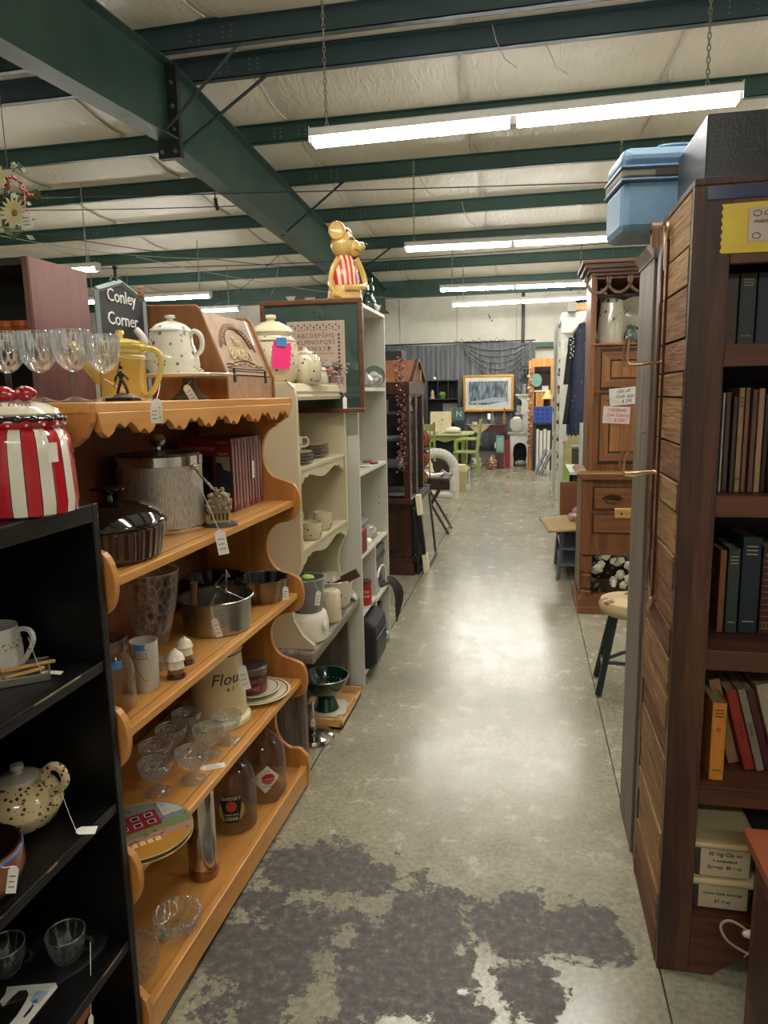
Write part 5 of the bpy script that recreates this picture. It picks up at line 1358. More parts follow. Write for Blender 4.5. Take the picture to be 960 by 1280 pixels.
m = MB().lathe([(0, 0), (.038, 0), (.045, .03), (.04, .06), (.026, .08), (.024, .095), (.034, .11), (.03, .135), (.018, .142), (.02, .15), (.028, .155), (.026, .175), (0, .178)], 24)
m.build('body', mat('green_glass_dark', '0d3a26', .08, coat=.8), gf, True)
MB().tube([(.04, -.02, .03), (.055, -.03, .02), (.06, -.03, .0)], .01, 8).build('white_trim', mat('trim_white', 'c9cfc6', .3), gf, True)
# framed sampler, leaning by the hutch end in front of the bookcase
fr = T('framed_sampler', 'large framed cross stitch alphabet sampler with a green mat', 'picture', (-1.005, 3.31, 1.42), rot=(0, 0, .02))
# its outline in its own plane
fw_, fh = .50, .53
FW = wood('frame_walnut', '4a2c1a', '6d4527', 'X', .35, 1.)
for nm, a in (('frame_rail', (-fw_ / 2, fw_ / 2, -.012, .012, -.0, .022)), ('frame_rail', (-fw_ / 2, fw_ / 2, -.012, .012, fh - .022, fh)), ('frame_stile', (-fw_ / 2, -fw_ / 2 + .022, -.012, .012, .022, fh - .022)), ('frame_stile', (fw_ / 2 - .022, fw_ / 2, -.012, .012, .022, fh - .022))):
    MB().box(*a).build(nm, FW, fr, bev=.004)
MB().box(-fw_ / 2 + .02, fw_ / 2 - .02, 0, .006, .02, fh - .02).build('green_mat_board', mat('green_mat', '1f3d34', .6, var=.04), fr)
sx0, sx1, sz0, sz1 = -.115, .155, .10, fh - .105
MB().box(sx0 - .006, sx1 + .006, -.002, 0, sz0 - .006, sz1 + .006).build('inner_line', mat('mat_line', 'b9a888', .5), fr)
LIN = mat('linen', 'b7a08e', .85, var=.06, nscale=200)
MB().box(sx0, sx1, -.004, -.002, sz0, sz1).build('linen', LIN, fr)
TH = mat('thread_brown', '4e3a36', .8, var=.1); 
for i, s_ in enumerate(('ABCDEFGHIJ', 'KLMNOPQRS', 'TUVWXYZ \u2666' if False else 'TUVWXYZ')):
    text(s_, .029, TH, fr, Tr((sx0 + sx1) / 2 - .006 * (i == 2), -.0045, sz1 - .062 - .031 * i), 'lettering', space=1.15)
em = MB(); dk_ = MB()
def dia(m, x, z, r): m.prism([(x - r, z), (x, z - r), (x + r, z), (x, z + r)], -.0052, -.004, 'XZ')
dia(em, .085, sz1 - .12, .008)
for i in range(16):
    x = sx0 + .02 + (sx1 - sx0 - .04) * i / 15
    dia(em, x, sz1 - .018 + .005 * math.cos(i * PI), .0055); dia(em, x, sz1 - .034 + .004 * math.sin(i * 1.7), .004)
for i in range(12):
    z = sz1 - .06 - i * .0175
    for x in (sx0 + .022, sx1 - .022): dia(em, x, z, .0078)
for i in range(34): dia(em, rnd.uniform(-.07, .07), sz0 + .105 + rnd.uniform(0, .045), .0042)
for i in range(26): dia(em, rnd.uniform(sx0 + .01, sx1 - .01), sz0 + .012 + rnd.uniform(0, .045), .004)
em.build('stitched_motifs', TH, fr, kind='stuff')
MB().box(sx0 + .045, sx1 - .045, -.005, -.004, sz1 - .146, sz1 - .144).build('stitched_line', TH, fr)
MB().prism([(-.055, sz0 + .085), (.055, sz0 + .085), (.05, sz0 + .115), (.04, sz0 + .12), (-.04, sz0 + .12), (-.05, sz0 + .115)], -.005, -.004, 'XZ').build('stitched_basket_lid', mat('thread_dark', '3d3436', .8), fr)
MB().box(-.055, .055, -.005, -.004, sz0 + .052, sz0 + .085).build('stitched_basket', mat('thread_grey', '6b5f5c', .8), fr)
MB().box(-fw_ / 2 + .02, fw_ / 2 - .02, -.008, -.0072, .02, fh - .02).build('glass', glass('picture_glass', (1, 1, 1), .97, .02, facing=.08), fr)
# contents of the white bookcase
zz = WZ[0] + .0005
o = W('teapot', 'small silvery teapot on the upper white shelf', 'teapot', -.87, 3.86, zz)
MB().lathe([(0, 0), (.03, 0), (.05, .02), (.052, .04), (.035, .065), (.012, .075), (.008, .085), (0, .088)], 26).build('body', mat('grey_silver', 'aaa89e', .3, .5), o, True)
MB().tube([(.045, 0, .06), (.08, 0, .06), (.085, 0, .03), (.05, 0, .015)], .006, 7).build('handle', mat('grey_silver', 'aaa89e'), o, True)
o = W('wall_clock', 'round dark green plate leaning on the upper white shelf', 'plate', -.85, 3.985, zz, rot=(0, 0, 0))
o['category'] = 'plate'; o.name = 'round_plate'
MB().lathe([(0, 0), (.055, 0), (.062, .006), (.062, .012), (.045, .01), (0, .01)], 32, Tr(0, 0, .062) @ Rz(.3) @ Rx(PI / 2 - .15)).build('rim', mat('plate_green', '4d6150', .35, var=.3), o, True)
MB().lathe([(0, 0), (.03, 0), (.03, .003), (0, .003)], 26, Tr(0, -.008, .062) @ Rz(.3) @ Rx(PI / 2 - .15)).build('centre', WCER, o, True)
zz = WZ[1] + .0005
o = W('glass_bottle', 'green glass bottle standing on the middle white shelf', 'bottle', -.9, 3.62, zz)
MB().lathe([(0, 0), (.035, 0), (.038, .01), (.038, .12), (.014, .17), (.012, .22), (0, .222)], 24).build('body', mat('green_bottle', '3f5c4c', .12, trans=.3), o, True)
for k in range(4):
    o = W('dish', ('flat white dish at the front of the middle white shelf', 'flat patterned dish behind the flat white one', 'small red tray on the middle white shelf', 'thin silver tray at the right of the middle white shelf')[k], 'dish', -.86 - .03 * (k % 2), 3.72 + .09 * k, zz)
    MB().lathe([(0, 0), (.035, 0), (.045, .008), (.043, .01), (0, .004)], 22, sy=.8).build('body', (WCER, mat('grey_silver', 'aaa89e'), mat('tray_red', '8b2a2c', .5), STEEL)[k], o, True)
zz = WZ[2] + .0005
DK = mat('black_plastic', '141416', .4, var=.1)
o = W('cassette_rack', 'black angular plastic gadgets heaped on the third white shelf', 'gadgets', -.93, 3.62, zz)
MB().prism([(-.12, 0), (.08, 0), (.02, .1), (.09, .14), (-.02, .2), (-.12, .24)], -.12, .12, 'XZ').build('body', DK, o, bev=.004)
MB().tube([(.05, .0, .07), (.1, .1, .08), (.1, .25, .075)], .004, 6).build('rod', CHROME, o)
o.name = 'black_appliance'; o['category'] = 'appliance'; o['label'] = 'black angular appliance lying on the third white shelf'
o = W('red_box', 'dark red box at the left of the third white shelf', 'box', -.86, 3.49, zz)
MB().box(-.04, .045, -.06, .06, 0, .115).build('body', mat('box_red', '6e1d22', .45), o, bev=.002)
MB().box(-.042, .047, -.062, .062, .1, .125).build('lid', mat('box_red2', '842a2e', .45), o, bev=.002)
o = W('plastic_bag', 'crumpled clear plastic bag of odds and ends on the third white shelf', 'bag', -.87, 3.80, zz)
def bagf(rx, ry, h, seed):
    r3 = random.Random(seed)
    ph = [r3.uniform(0, 6) for _ in range(6)]
    def f(u, v):
        a = 2 * PI * u; t = PI * v
        k = 1 + .12 * math.sin(3 * a + ph[0]) * math.sin(t) + .08 * math.sin(7 * a + 4 * t + ph[1])
        return (rx * math.sin(t) * math.cos(a) * k, ry * math.sin(t) * math.sin(a) * k, h / 2 - h / 2 * math.cos(t) * (1 if v < 1 else 1))
    return f
MB().grid(bagf(.05, .12, .09, 3), 26, 12).build('bag', mat('cloudy_plastic', 'b4b2a8', .25, trans=.3), o, True)
o = W('cardboard_roll', 'small white roll at the front edge of the third white shelf', 'roll', -.84, 3.665, zz)
MB().cyl((0, -.04, .02), (0, .03, .02), .02, n=18).build('roll', PAPER, o, True)
o = W('tan_ruler', 'tan wooden strip lying on the third white shelf', 'wood strip', -.85, 3.86, zz + .0)
MB().box(-.012, .012, -.09, .09, 0, .01).build('strip', LW, o)
o = W('coffee_tin', 'red printed tin on the lower left shelf of the white bookcase', 'tin', -.845, 3.585, .3855)
MB().cyl((0, 0, 0), (0, 0, .125), .04, n=30).build('body', mat('tin_red', '9c2420', .3, .2), o, True)
MB().lathe([(.0405, .12), (.042, .123), (.042, .13), (.038, .131), (0, .129)], 30).build('lid', mat('tin_lid_dark', '3a2220', .4), o, True)
for z in (.05, .075): 
    t = text('TEA' if z > .06 else 'FINE', .02, mat('label_cream', 'd8d0b8'), o, None, 'lettering', bend=.0405)
    for v in t.data.vertices: v.co.z += z; v.co = Rz(.5) @ v.co
o = W('marker_bottle', 'white bottle with a blue print lying at the end of the bench', 'bottle', -.85, 3.36, .4815, rot=(0, PI / 2, -.9))
o.location = (-.85, 3.345, .497)
MB().lathe([(0, -.04), (.014, -.04), (.015, .02), (.008, .03), (.008, .045), (0, .046)], 18).build('body', WCER, o, True)
o = W('grey_cash_box', 'grey metal box in the lower right of the white bookcase', 'box', -.9, 3.93, .3655 + .16)
MB().box(-.14, .07, -.14, .14, 0, .10).build('body', mat('grey_metal', '6d6e6c', .4, .4), o, bev=.004)
MB().box(.07, .076, -.13, .13, .035, .06).build('drawer_slot', mat('dark_slot', '2a2b2c', .5), o)
s = W('cardboard_carton', 'black and white device with a round dial under the grey box', 'appliance', -.9, 3.93, .3655)
MB().box(-.14, .06, -.14, .14, 0, .159).build('body', mat('grey_plastic', '77756f'), s, bev=.004); s.name = 'tape_device'
MB().lathe([(0, 0), (.055, 0), (.055, .008), (.03, .01), (0, .01)], 28, Tr(.06, -.02, .08) @ Ry(PI / 2)).build('dial', DK, s, True)
MB().tube([(.075, -.1, .1), (.08, -.02, .15), (.085, .08, .12), (.08, .12, .01)], .007, 8).build('white_cable', WCER, s, True)
o = W('photo_frame', 'white panel leaning out of the lower right compartment', 'panel', -.825, 4.02, .366, rot=(.45, 0, 0)); o.location = (-.835, 3.88, .367)
MB().box(-.012, .012, 0, .012, 0, .22).build('panel', WCER, o)
bg = T('handbag', 'black padded bag standing on the floor shelf of the white bookcase', 'bag', (-.86, 3.60, .0605))
bpts = [(-.09, 0), (.07, 0), (.1, .03), (.105, .15), (.095, .235), (.06, .27), (-.09, .27)]
MB().prism(bpts, -.14, .15, 'XZ').build('body', mat('black_nylon', '0f1216', .55, var=.15, bmp=.3, nscale=60), bg, bev=.02)
MB().tube([(.104, -.13, .17), (.109, 0, .172), (.104, .14, .17)], .003, 6).build('zip', mat('zip_grey', '2a2d30', .4), bg)
MB().tube([(.105, .0, .155), (.125, .02, .14), (.12, .05, .135), (.105, .06, .15)], .005, 7).build('handle', mat('zip_grey', '2a2d30'), bg, True)
bl = T('leather_belts', 'bunch of dark straps hanging off the right end of the white bookcase', 'straps', (-.79, 4.06, .27))
for k in range(4): MB().tube([(-.05, -.06 + .02 * k, .10), (.0, .01 * k, .105 + .01 * k), (.03 + .01 * k, .02 * k, .03), (.02, .05, -.06 - .03 * k)], .011, 7, taper=.007).build('strap', mat('strap_leather', '2d2523', .5, var=.3), bl, True)
sc = T('storage_basket', 'dark slotted bin standing in the floor compartment at the right', 'bin', (-.9, 3.93, .0605))
MB().lathe([(0, 0), (.08, 0), (.095, .22), (.09, .22), (.075, .005), (0, .005)], 4, Rz(PI / 4)).build('body', mat('bin_dark', '34372e', .6, var=.3), sc)
ch = T('black_speaker', 'black box standing behind the white bookcase top', 'speaker', (-.99, 4.62, 0))
MB().box(-.26, .03, -.15, .2, 0, 1.9).build('body', DK, ch, bev=.004); ch.name = 'black_cabinet'; ch['category'] = 'cabinet'; ch['label'] = 'narrow black cabinet just behind the white bookcase'
MB().box(.031, .034, -.12, .17, .1, 1.85).build('door', mat('black_satin', '1c1d1e', .3), ch)

# ================================================================= upper left: dark cabinet, its jars, the hanging wreath
dc = T('wall_cabinet', 'dark open cabinet with a brown side at the far left', 'cabinet', (-1.60, 1.92, 1.10))
MHG = wood('mahogany_laminate', '6b4540', '7e544c', 'Z', .45, .4, fine=.88, bmp=.02)
BLK = mat('cabinet_black', '121112', .5)
x0, x1, y0, y1, zt = -.6, .255, -.125, .135, .795
MB().box(x1 - .02, x1, y0 - .005, y1 + .0, 0, zt).build('side_panel', MHG, dc, bev=.001)
MB().box(x1 - .0195, x1 - .002, y0 - .008, y0 - .005, 0, zt).build('edge_band', mat('edge_band', '76544c', .5), dc)
MB().box(x0, x0 + .02, y0, y1, 0, zt).build('side_panel', BLK, dc)
MB().box(x0, x1 - .02, y0, y1, zt - .02, zt).build('top', mat('cabinet_top', '3b3230', .5), dc)
MB().box(x0, x1 - .02, y1 - .008, y1, 0, zt).build('back_panel', BLK, dc)
MB().box(x0, x1 - .02, y0, y1, 0, .02).build('bottom', BLK, dc)
MB().box(x0 + .02, x1 - .02, y0, y1 - .008, .54, .56).build('shelf', mat('shelf_edge_grey', '33312f', .5), dc)
MB().box(x0 + .02, x1 - .02, y0, y1 - .008, .40, .415).build('shelf', BLK, dc)
wst = T('stock_cabinet', 'brown cabinet standing behind the pine shelf, under the dark open cabinet', 'cabinet', (-1.60, 1.92, 0))
MB().box(-.62, .27, -.17, .14, 0, 1.0995).build('body', MHG, wst, bev=.003)
MB().box(-.5, .2, -.173, -.17, .06, 1.03).build('door', mat('cabinet_door_brown', '5d3c35', .5), wst)
for k, (px, py, lab) in enumerate(((-6, 415, 'orange lidded preserve jar half out of view at the left edge'), (12, 416, 'orange lidded preserve jar with a cream label above the first goblets'), (31, 415, 'orange lidded preserve jar nearest the brown panel'))):
    p = ay(px, py, 1.66)
    o = T('preserve_jar', lab, 'jar', (p.x, 1.80, 1.10 + .5605), group='orange lidded jars in the dark cabinet')
    o.location.y = 1.88
    o.location.x = ay(px, py, 1.88).x
    s = .036; o.scale = (.95, .95, .66)
    MB().lathe([(0, 0), (s, 0), (s * 1.05, .004), (s * 1.05, .075), (s * .9, .085)], 28).build('body', mat('jam_orange', 'a4521c', .2, var=.2), o, True)
    MB().lathe([(s * 1.065, .02), (s * 1.065, .06)], 28).build('label', mat('jar_label', 'c9bc95', .6), o, True)
    MB().lathe([(s * 1.07, .062), (s * 1.07, .068)], 28).build('green_band', mat('jar_green', '3a4a22', .5), o, True)
    MB().lathe([(s * .95, .084), (s * 1.0, .086), (s * 1.0, .108), (s * .95, .111), (0, .111)], 28).build('lid', mat('orange_lid', 'b5541f', .4), o, True)
    lg = MB().ball((0, -s * 1.07, .038), .008, 8, sy=.1).build('logo', INK, o)
p = ay(22, 255, 1.75)
wr = T('hanging_wreath', 'hanging bunch of yellow and white silk flowers with red berries at top left', 'flowers', (p.x - .02, 1.75, p.z))
lv = MB()
for k in range(46):
    a = rnd.uniform(0, 2 * PI); r_ = rnd.uniform(.01, .085); c = Vector((r_ * math.cos(a), rnd.uniform(-.03, .03), r_ * math.sin(a) * 1.2))
    d = Vector((rnd.uniform(-1, 1), rnd.uniform(-1, 1), rnd.uniform(-1, 1))).normalized(); e = d.orthogonal().normalized(); L = rnd.uniform(.02, .04)
    lv.add([c, c + d * L * .5 + e * .009, c + d * L, c + d * L * .5 - e * .009], [(0, 1, 2, 3)])
lv.build('leaves', mat('wreath_leaf', '3c4a24', .7, var=.4), wr, solid=.001, kind='stuff')
def daisy(c, r, nm, hx, n=14):
    m = MB(); c = Vector(c)
    for k in range(n):
        a = 2 * PI * k / n; d = Vector((math.cos(a), -.25, math.sin(a))); e = Vector((-math.sin(a), 0, math.cos(a)))
        m.add([c, c + d * r * .55 + e * r * .14, c + d * r, c + d * r * .55 - e * r * .14], [(0, 1, 2, 3)])
    f = m.build('petals', mat(nm, hx, .7, var=.15), wr, solid=.0015)
    MB().ball(c + Vector((0, -.004, 0)), r * .22, 8, sy=.5).build('flower_centre', mat('flower_centre', '8f7a2a', .8), f)
daisy((-.03, -.05, -.01), .048, 'petal_yellow', 'd9b93a', 16)
daisy((.045, -.045, -.035), .040, 'petal_cream', 'd8cf9e', 16)
daisy((.0, -.04, .055), .034, 'petal_cream', 'd8cf9e')
daisy((-.045, -.04, .09), .032, 'petal_cream', 'd8cf9e')
br = MB()
for k in range(26):
    t = k / 25; br.ball((.02 + .075 * t, -.04 + .01 * math.sin(k), .03 + .025 * math.sin(t * 5) - .0 * t), .0042, 6)
    if k % 2: br.ball((.07 + .01 * math.sin(k), -.04, .02 - .09 * t), .0042, 6)
br.build('red_berries', mat('berry_red', '8e1f22', .4), wr, kind='stuff')
MB().tube([(.0, 0, .09), (.0, 0, .5), (.0, 0, 1.2)], .0012, 5).build('hanging_cord', WIRE, wr)
price_tag(wr, (.075, -.04, .03), (.078, -.05, -.035), (.032, .042), tilt=-.06)
# low scrolled iron stand / second display behind the sign
# ================================================================= curio cabinet and the things around it
MAH = wood('mahogany', '2e1710', '4a281b', 'Z', .3, .7, fine=.8, bmp=.05, spec=.6)
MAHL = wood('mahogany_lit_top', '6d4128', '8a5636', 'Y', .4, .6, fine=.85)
cu = T('curio_cabinet', 'dark mahogany glass curio cabinet with a gabled top and a bead garland', 'curio cabinet', (-1.2, 6.1, 0))
def cpart(nm, x0, x1, y0, y1, z0, z1, m=MAH, par=None, bev=.004): return MB().box(x0 + 1.2, x1 + 1.2, y0 - 6.1, y1 - 6.1, z0, z1).build(nm, m, par or cu, bev=bev)
cpart('plinth', -1.52, -.905, 5.665, 6.53, 0, .10); cpart('plinth_moulding', -1.5, -.92, 5.68, 6.51, .10, .14)
cpart('lower_case', -1.48, -.94, 5.70, 6.49, .14, .60); cpart('waist_moulding', -1.5, -.915, 5.67, 6.51, .60, .645)
pn = cpart('side_recess', -1.40, -1.02, 5.694, 5.70, .18, .55, mat('mahogany_dark', '24120c', .4)); cpart('side_field', -1.37, -1.05, 5.690, 5.694, .21, .52)
for y0, y1 in ((5.72, 6.08), (6.1, 6.46)): cpart('door', -.94, -.93, y0, y1, .16, .585)
for (x, y) in ((-1.46, 5.72), (-.955, 5.72), (-1.46, 6.47), (-.955, 6.47)): cpart('corner_post', x - .025, x + .025, y - .025, y + .025, .645, 1.50)
cpart('back_panel', -1.49, -1.48, 5.7, 6.49, .645, 1.5, mat('curio_back', '6b6258', .6)); cpart('ceiling_board', -1.48, -.94, 5.7, 6.49, 1.48, 1.5)
cpart('front_stile', -.955, -.935, 6.06, 6.12, .645, 1.5)
CG = glass('cabinet_glass', (.93, .95, .95), .93, .02, facing=.12)
MB().box(-.235, .22, -.386, -.383, .645, 1.48).build('side_glass', CG, cu)
MB().box(.244, .247, -.35, .34, .645, 1.48).build('front_glass', CG, cu)
for z in (.90, 1.12, 1.34): MB().box(-.27, .235, -.37, .36, z, z + .008).build('glass_shelf', cutglass('shelf_glass', 0, edge=.9), cu)
cpart('frieze', -1.49, -.925, 5.685, 6.505, 1.5, 1.60)
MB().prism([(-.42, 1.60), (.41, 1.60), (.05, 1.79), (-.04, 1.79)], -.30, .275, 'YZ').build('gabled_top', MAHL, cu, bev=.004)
MB().prism([(-.43, 1.60), (-.39, 1.60), (-.03, 1.775), (.04, 1.775), (.38, 1.60), (.42, 1.60), (.06, 1.80), (-.05, 1.80)], .275, .30, 'YZ').build('pediment', MAH, cu)
MB().box(.30, .304, .03, .07, 1.62, 1.71).build('brass_plate', mat('brass_plate', 'b8a55c', .3, .6), cu)
gl_ = MB(); r4 = random.Random(5)
for k in range(70):
    t = k / 69; gl_.ball((.22 + .03 * math.sin(k * 1.3) - .03 * abs(t - .5) - .04 * (1 - t) * .5, -.40 - .012 * r4.random(), 1.79 - .92 * t), .011 + .004 * r4.random(), 6)
gl_.build('bead_garland', mat('garland_beads', '5f2f2b', .4, var=.6, nscale=200), cu, kind='stuff')
gl_ = MB()
for k in range(24):
    t = k / 23; gl_.ball((.21 + .035 * math.sin(k * 2.1) - .03 * abs(t - .5), -.415, 1.77 - .9 * t), .006, 6)
gl_.build('garland_pearls', mat('garland_pearls', 'd8c8bd', .3), cu, kind='stuff')
curios = (('china_dog', -1.03, 5.82, .909, 'white china figurine on the lowest glass shelf', 'd9d5ca'), ('blue_dish', -1.1, 5.80, 1.129, 'pale blue glass dish on the middle glass shelf', '8fa3ad'), ('books_stack', -1.2, 5.85, .909, 'brown leaning book inside the curio cabinet', '6b3d33'),
          ('red_box', -1.2, 5.9, 1.349, 'brick red box on the top glass shelf of the curio cabinet', '7e3a2b'), ('white_vase', -1.0, 6.15, 1.129, 'slim white vase in the middle of the curio cabinet', 'd9d5ca'), ('white_cup', -1.0, 6.3, .909, 'white cup near the far corner of the lowest glass shelf', 'cfccc2'), ('china_plate', -1.05, 5.8, .649, 'silvery dish on the floor of the curio cabinet', 'a9a69e'))
for nm, x, y, z, lab, hx in curios:
    o = T(nm, lab, 'ornament', (x, y, z)); mm = mat('curio_' + hx, hx, .3, var=.15)
    if nm == 'books_stack': o['category'] = 'book'; o.name = 'book'; MB().box(-.012, .012, -.07, .07, 0, .19, Ry(-.25)).build('cover', mm, o)
    elif nm == 'red_box': MB().box(-.05, .05, -.05, .05, 0, .11).build('body', mm, o, bev=.003)
    elif 'dish' in nm or 'plate' in nm: MB().lathe([(0, 0), (.05, 0), (.09, .02), (.085, .022), (0, .008)], 22).build('body', mm, o, True)
    elif nm == 'china_dog': MB().lathe([(0, 0), (.03, 0), (.026, .04), (.014, .07), (.022, .09), (.012, .11), (0, .115)], 16).build('body', mm, o, True)
    else: MB().lathe([(0, 0), (.025, 0), (.04, .04), (.03, .09), (.018, .12), (.022, .15), (.018, .15), (0, .11)], 18).build('body', mm, o, True)
bk = T('dark_crate', 'dark box with silver clasps on top of the narrow cabinet at the back', 'box', (-1.2, 7.2, 0))
MB().box(-.3, -.02, -.15, .15, 0, 1.93).build('body', DK, bk, bev=.005); bk.name = 'tall_cabinet'; bk['category'] = 'cabinet'; bk['label'] = 'tall black cabinet rising behind the gabled curio cabinet'
MB().box(-.019, -.014, -.12, .12, .1, 1.85).build('door', mat('black_satin', '1c1d1e'), bk)
# leaning mirror and pictures in front of the curio cabinet
def leaner(nm, lab, cat, x, y0, y1, h, lean, mframe, mfill, t=.03, fw=.05):
    o = T(nm, lab, cat, (x, (y0 + y1) / 2, 0), rot=(0, -lean, 0)); L = (y1 - y0) / 2
    o.location.z = 0.002 + math.sin(lean) * 0
    MB().box(-t, 0, -L, L, 0, fw).build('frame_rail', mframe, o, bev=.003); MB().box(-t, 0, -L, L, h - fw, h).build('frame_rail', mframe, o, bev=.003)
    MB().box(-t, 0, -L, -L + fw, fw, h - fw).build('frame_stile', mframe, o, bev=.003); MB().box(-t, 0, L - fw, L, fw, h - fw).build('frame_stile', mframe, o, bev=.003)
    MB().box(-t + .004, -.008, -L + fw, L - fw, fw, h - fw).build('panel', mfill, o)
    return o
BKF = mat('black_frame', '171513', .35); 
o = leaner('framed_mirror', 'large black framed mirror leaning on the curio cabinet with cream corner guards', 'mirror', -.80, 5.76, 6.42, .66, .10, BKF, mat('antique_mirror', '8f8b78', .12, .8))
FOAM = mat('corner_guard', 'd6d1a6', .7)
for z0, z1, y0, y1 in ((-.0, .16, -.34, -.22), (.50, .67, -.34, -.24)): MB().box(-.034, .006, y0, y1, z0, z1).build('corner_guard', FOAM, o, bev=.004)
leaner('framed_picture', 'dark framed picture leaning directly against the curio cabinet', 'picture', -.862, 5.70, 6.35, .56, .07, BKF, mat('dark_print', '2c342e', .25, var=.3), .02, .03)
# woven balls on a wire tier
ws = T('wire_tier', 'thin dark wire tier stand holding three woven vine balls', 'stand', (-1.03, 6.85, 0))
for a in range(3):
    t = 2 * PI * a / 3 + .3; MB().cyl((.13 * math.cos(t), .13 * math.sin(t), 0), (.10 * math.cos(t), .10 * math.sin(t), 1.03), .005, n=6).build('leg', IRON, ws)
VINE = mat('woven_vine', '8a4c28', .7, var=.5, nscale=70, bmp=.6)
VIN2 = mat('woven_vine_pale', '8f6a34', .7, var=.5, nscale=70, bmp=.6)
for k, (px, py, r, lab) in enumerate(((532, 548, .10, 'top reddish woven vine ball on the wire tier'), (535, 572, .095, 'middle reddish woven vine ball on the wire tier'), (534, 596, .072, 'lowest and smallest tan woven vine ball on the wire tier'))):
    p = ay(px, py, 6.9)
    zc = (1.04, .83, .64)[k]; zc = p.z
    MB().lathe([(.11, -.004), (.118, 0), (.11, .004)], 20, Tr(0, 0, zc - r - .004)).build('ring_shelf', IRON, ws)
    MB().lathe([(0, -.002), (.112, -.002), (.112, .001), (0, .001)], 20, Tr(0, 0, zc - r - .004)).build('ring_plate', IRON, ws)
    o = T('woven_ball', lab, 'woven ball', (-1.03 + .02, 6.85, zc - r + .004), group='woven vine balls')
    MB().ball((0, 0, r * .9), r * .9, 18, sz=1.).build('core', VINE if k < 2 else VIN2, o, True)
    m = MB(); r5 = random.Random(k)
    for i in range(14):
        ax_ = Vector((r5.uniform(-1, 1), r5.uniform(-1, 1), r5.uniform(-1, 1))).normalized(); u = ax_.orthogonal().normalized(); v_ = ax_.cross(u)
        m.tube([Vector((0, 0, r * .92)) + (u * math.cos(a) + v_ * math.sin(a)) * r * .92 for a in [2 * PI * j / 16 for j in range(16)]], .006, 5, True)
    m.build('vines', VINE if k < 2 else VIN2, o, True, kind='stuff')
# folding tray table
tt = T('folding_table', 'dark wooden folding tray table with crossed legs and papers on it', 'table', (-.99, 7.55, 0))
TW = wood('tray_table_wood', '3a2a1e', '5a4431', 'Z', .4, .8)
for y in (-.17, .17):
    MB().tube([(-.19, y, .008), (.15, y, .60)], .013, 4).build('leg', TW, tt); MB().tube([(.19, y + .03, .008), (-.15, y + .03, .60)], .013, 4).build('leg', TW, tt)
MB().tube([(.17, -.17, .05), (.17, .2, .05)], .009, 4).build('stretcher', TW, tt)
MB().tube([(-.17, -.17, .05), (-.17, .2, .05)], .009, 4).build('stretcher', TW, tt)
MB().box(-.2, .2, -.24, .24, .60, .625).build('tabletop', TW, tt, bev=.004)
o = T('magazine', 'open white magazine fanned on the folding tray table', 'magazine', (-1.0, 7.5, .6255))
MB().prism([(-.15, 0), (.1, .0), (.14, .035), (.02, .02), (-.12, .05)], -.1, .1, 'XZ').build('pages', PAPER, o)
o = T('black_scissors', 'tangle of black and white cords on the tray table edge', 'cords', (-.87, 7.62, .6255)); o.name = 'cord_tangle'
for k in range(4): MB().tube([(-.06 + .02 * k, -.06, .01), (-.02, 0, .03 + .01 * k), (.03, .04 * (k % 2), .02), (.06, .07, .008)], .007, 7).build('cord', DK if k % 2 else PAPER, o, True)
# white wicker arch
WIC = mat('white_wicker', 'c9c6ba', .6, var=.15, nscale=80, bmp=.5)
wa = T('wicker_arch', 'white wicker arch shaped doll crib hood standing on the floor', 'wicker hood', (-1.28, 10.2, 0))
path = [(.27, 0, .0), (.27, 0, .35)] + [(.27 * math.cos(a), 0, .40 + .25 * math.sin(a)) for a in [PI * i / 14 for i in range(15)]] + [(-.27, 0, .35), (-.27, 0, 0)]
MB().tube(path, .07, 14).build('arch_roll', WIC, wa, True)
rg = MB()
for i in range(len(path) - 1):
    for t in (0, .33, .66):
        a, b = Vector(path[i]), Vector(path[i + 1])
        if (b - a).length < .1 and t > .4: continue
        c = a.lerp(b, t); d = (b - a).normalized(); q = d.to_track_quat('Z', 'Y').to_matrix().to_4x4()
        rg.lathe([(.069, -.008), (.077, 0), (.069, .008)], 14, Tr(c) @ q)
rg.build('wicker_wrap', WIC, wa, True, kind='stuff')
MB().box(-.27, .27, -.06, .3, .0, .07).build('base', WIC, wa, bev=.02)
MB().box(-.26, .26, .28, .3, .07, .5).build('dark_back', mat('wicker_back_dark', '3b2220', .7), wa)
MB().box(-.12, -.05, -.02, .0, .38, .5).build('tag_card', PAPER, wa)
o = T('basket_box', 'cream lidded basket beside the wicker hood', 'basket', (-1.0, 10.95, 0))
MB().lathe([(0, 0), (.12, 0), (.15, .3), (.13, .33), (0, .34)], 4, Rz(PI / 4)).build('body', mat('basket_cream', 'b9a878', .7, var=.2, bmp=.4, nscale=60), o)
MB().lathe([(.155, .3), (.16, .31), (.13, .4), (0, .42)], 4, Rz(PI / 4)).build('lid', mat('basket_lid', 'cbbd8e', .6, var=.1), o)
o = T('birdcage', 'small white wire cage on the floor beyond the wicker hood', 'cage', (-1.0, 11.4, 0))
for i in range(12):
    a = 2 * PI * i / 12; MB().cyl((.12 * math.cos(a), .12 * math.sin(a), .01), (.12 * math.cos(a), .12 * math.sin(a), .3), .004, n=5).build('bar', WCER, o)
MB().lathe([(0, 0), (.13, 0), (.13, .012), (0, .012)], 20).build('base', WCER, o); MB().lathe([(.125, .29), (.13, .3), (.06, .36), (0, .37)], 20).build('roof', mat('cage_roof_grey', '8b8d8a', .5), o)
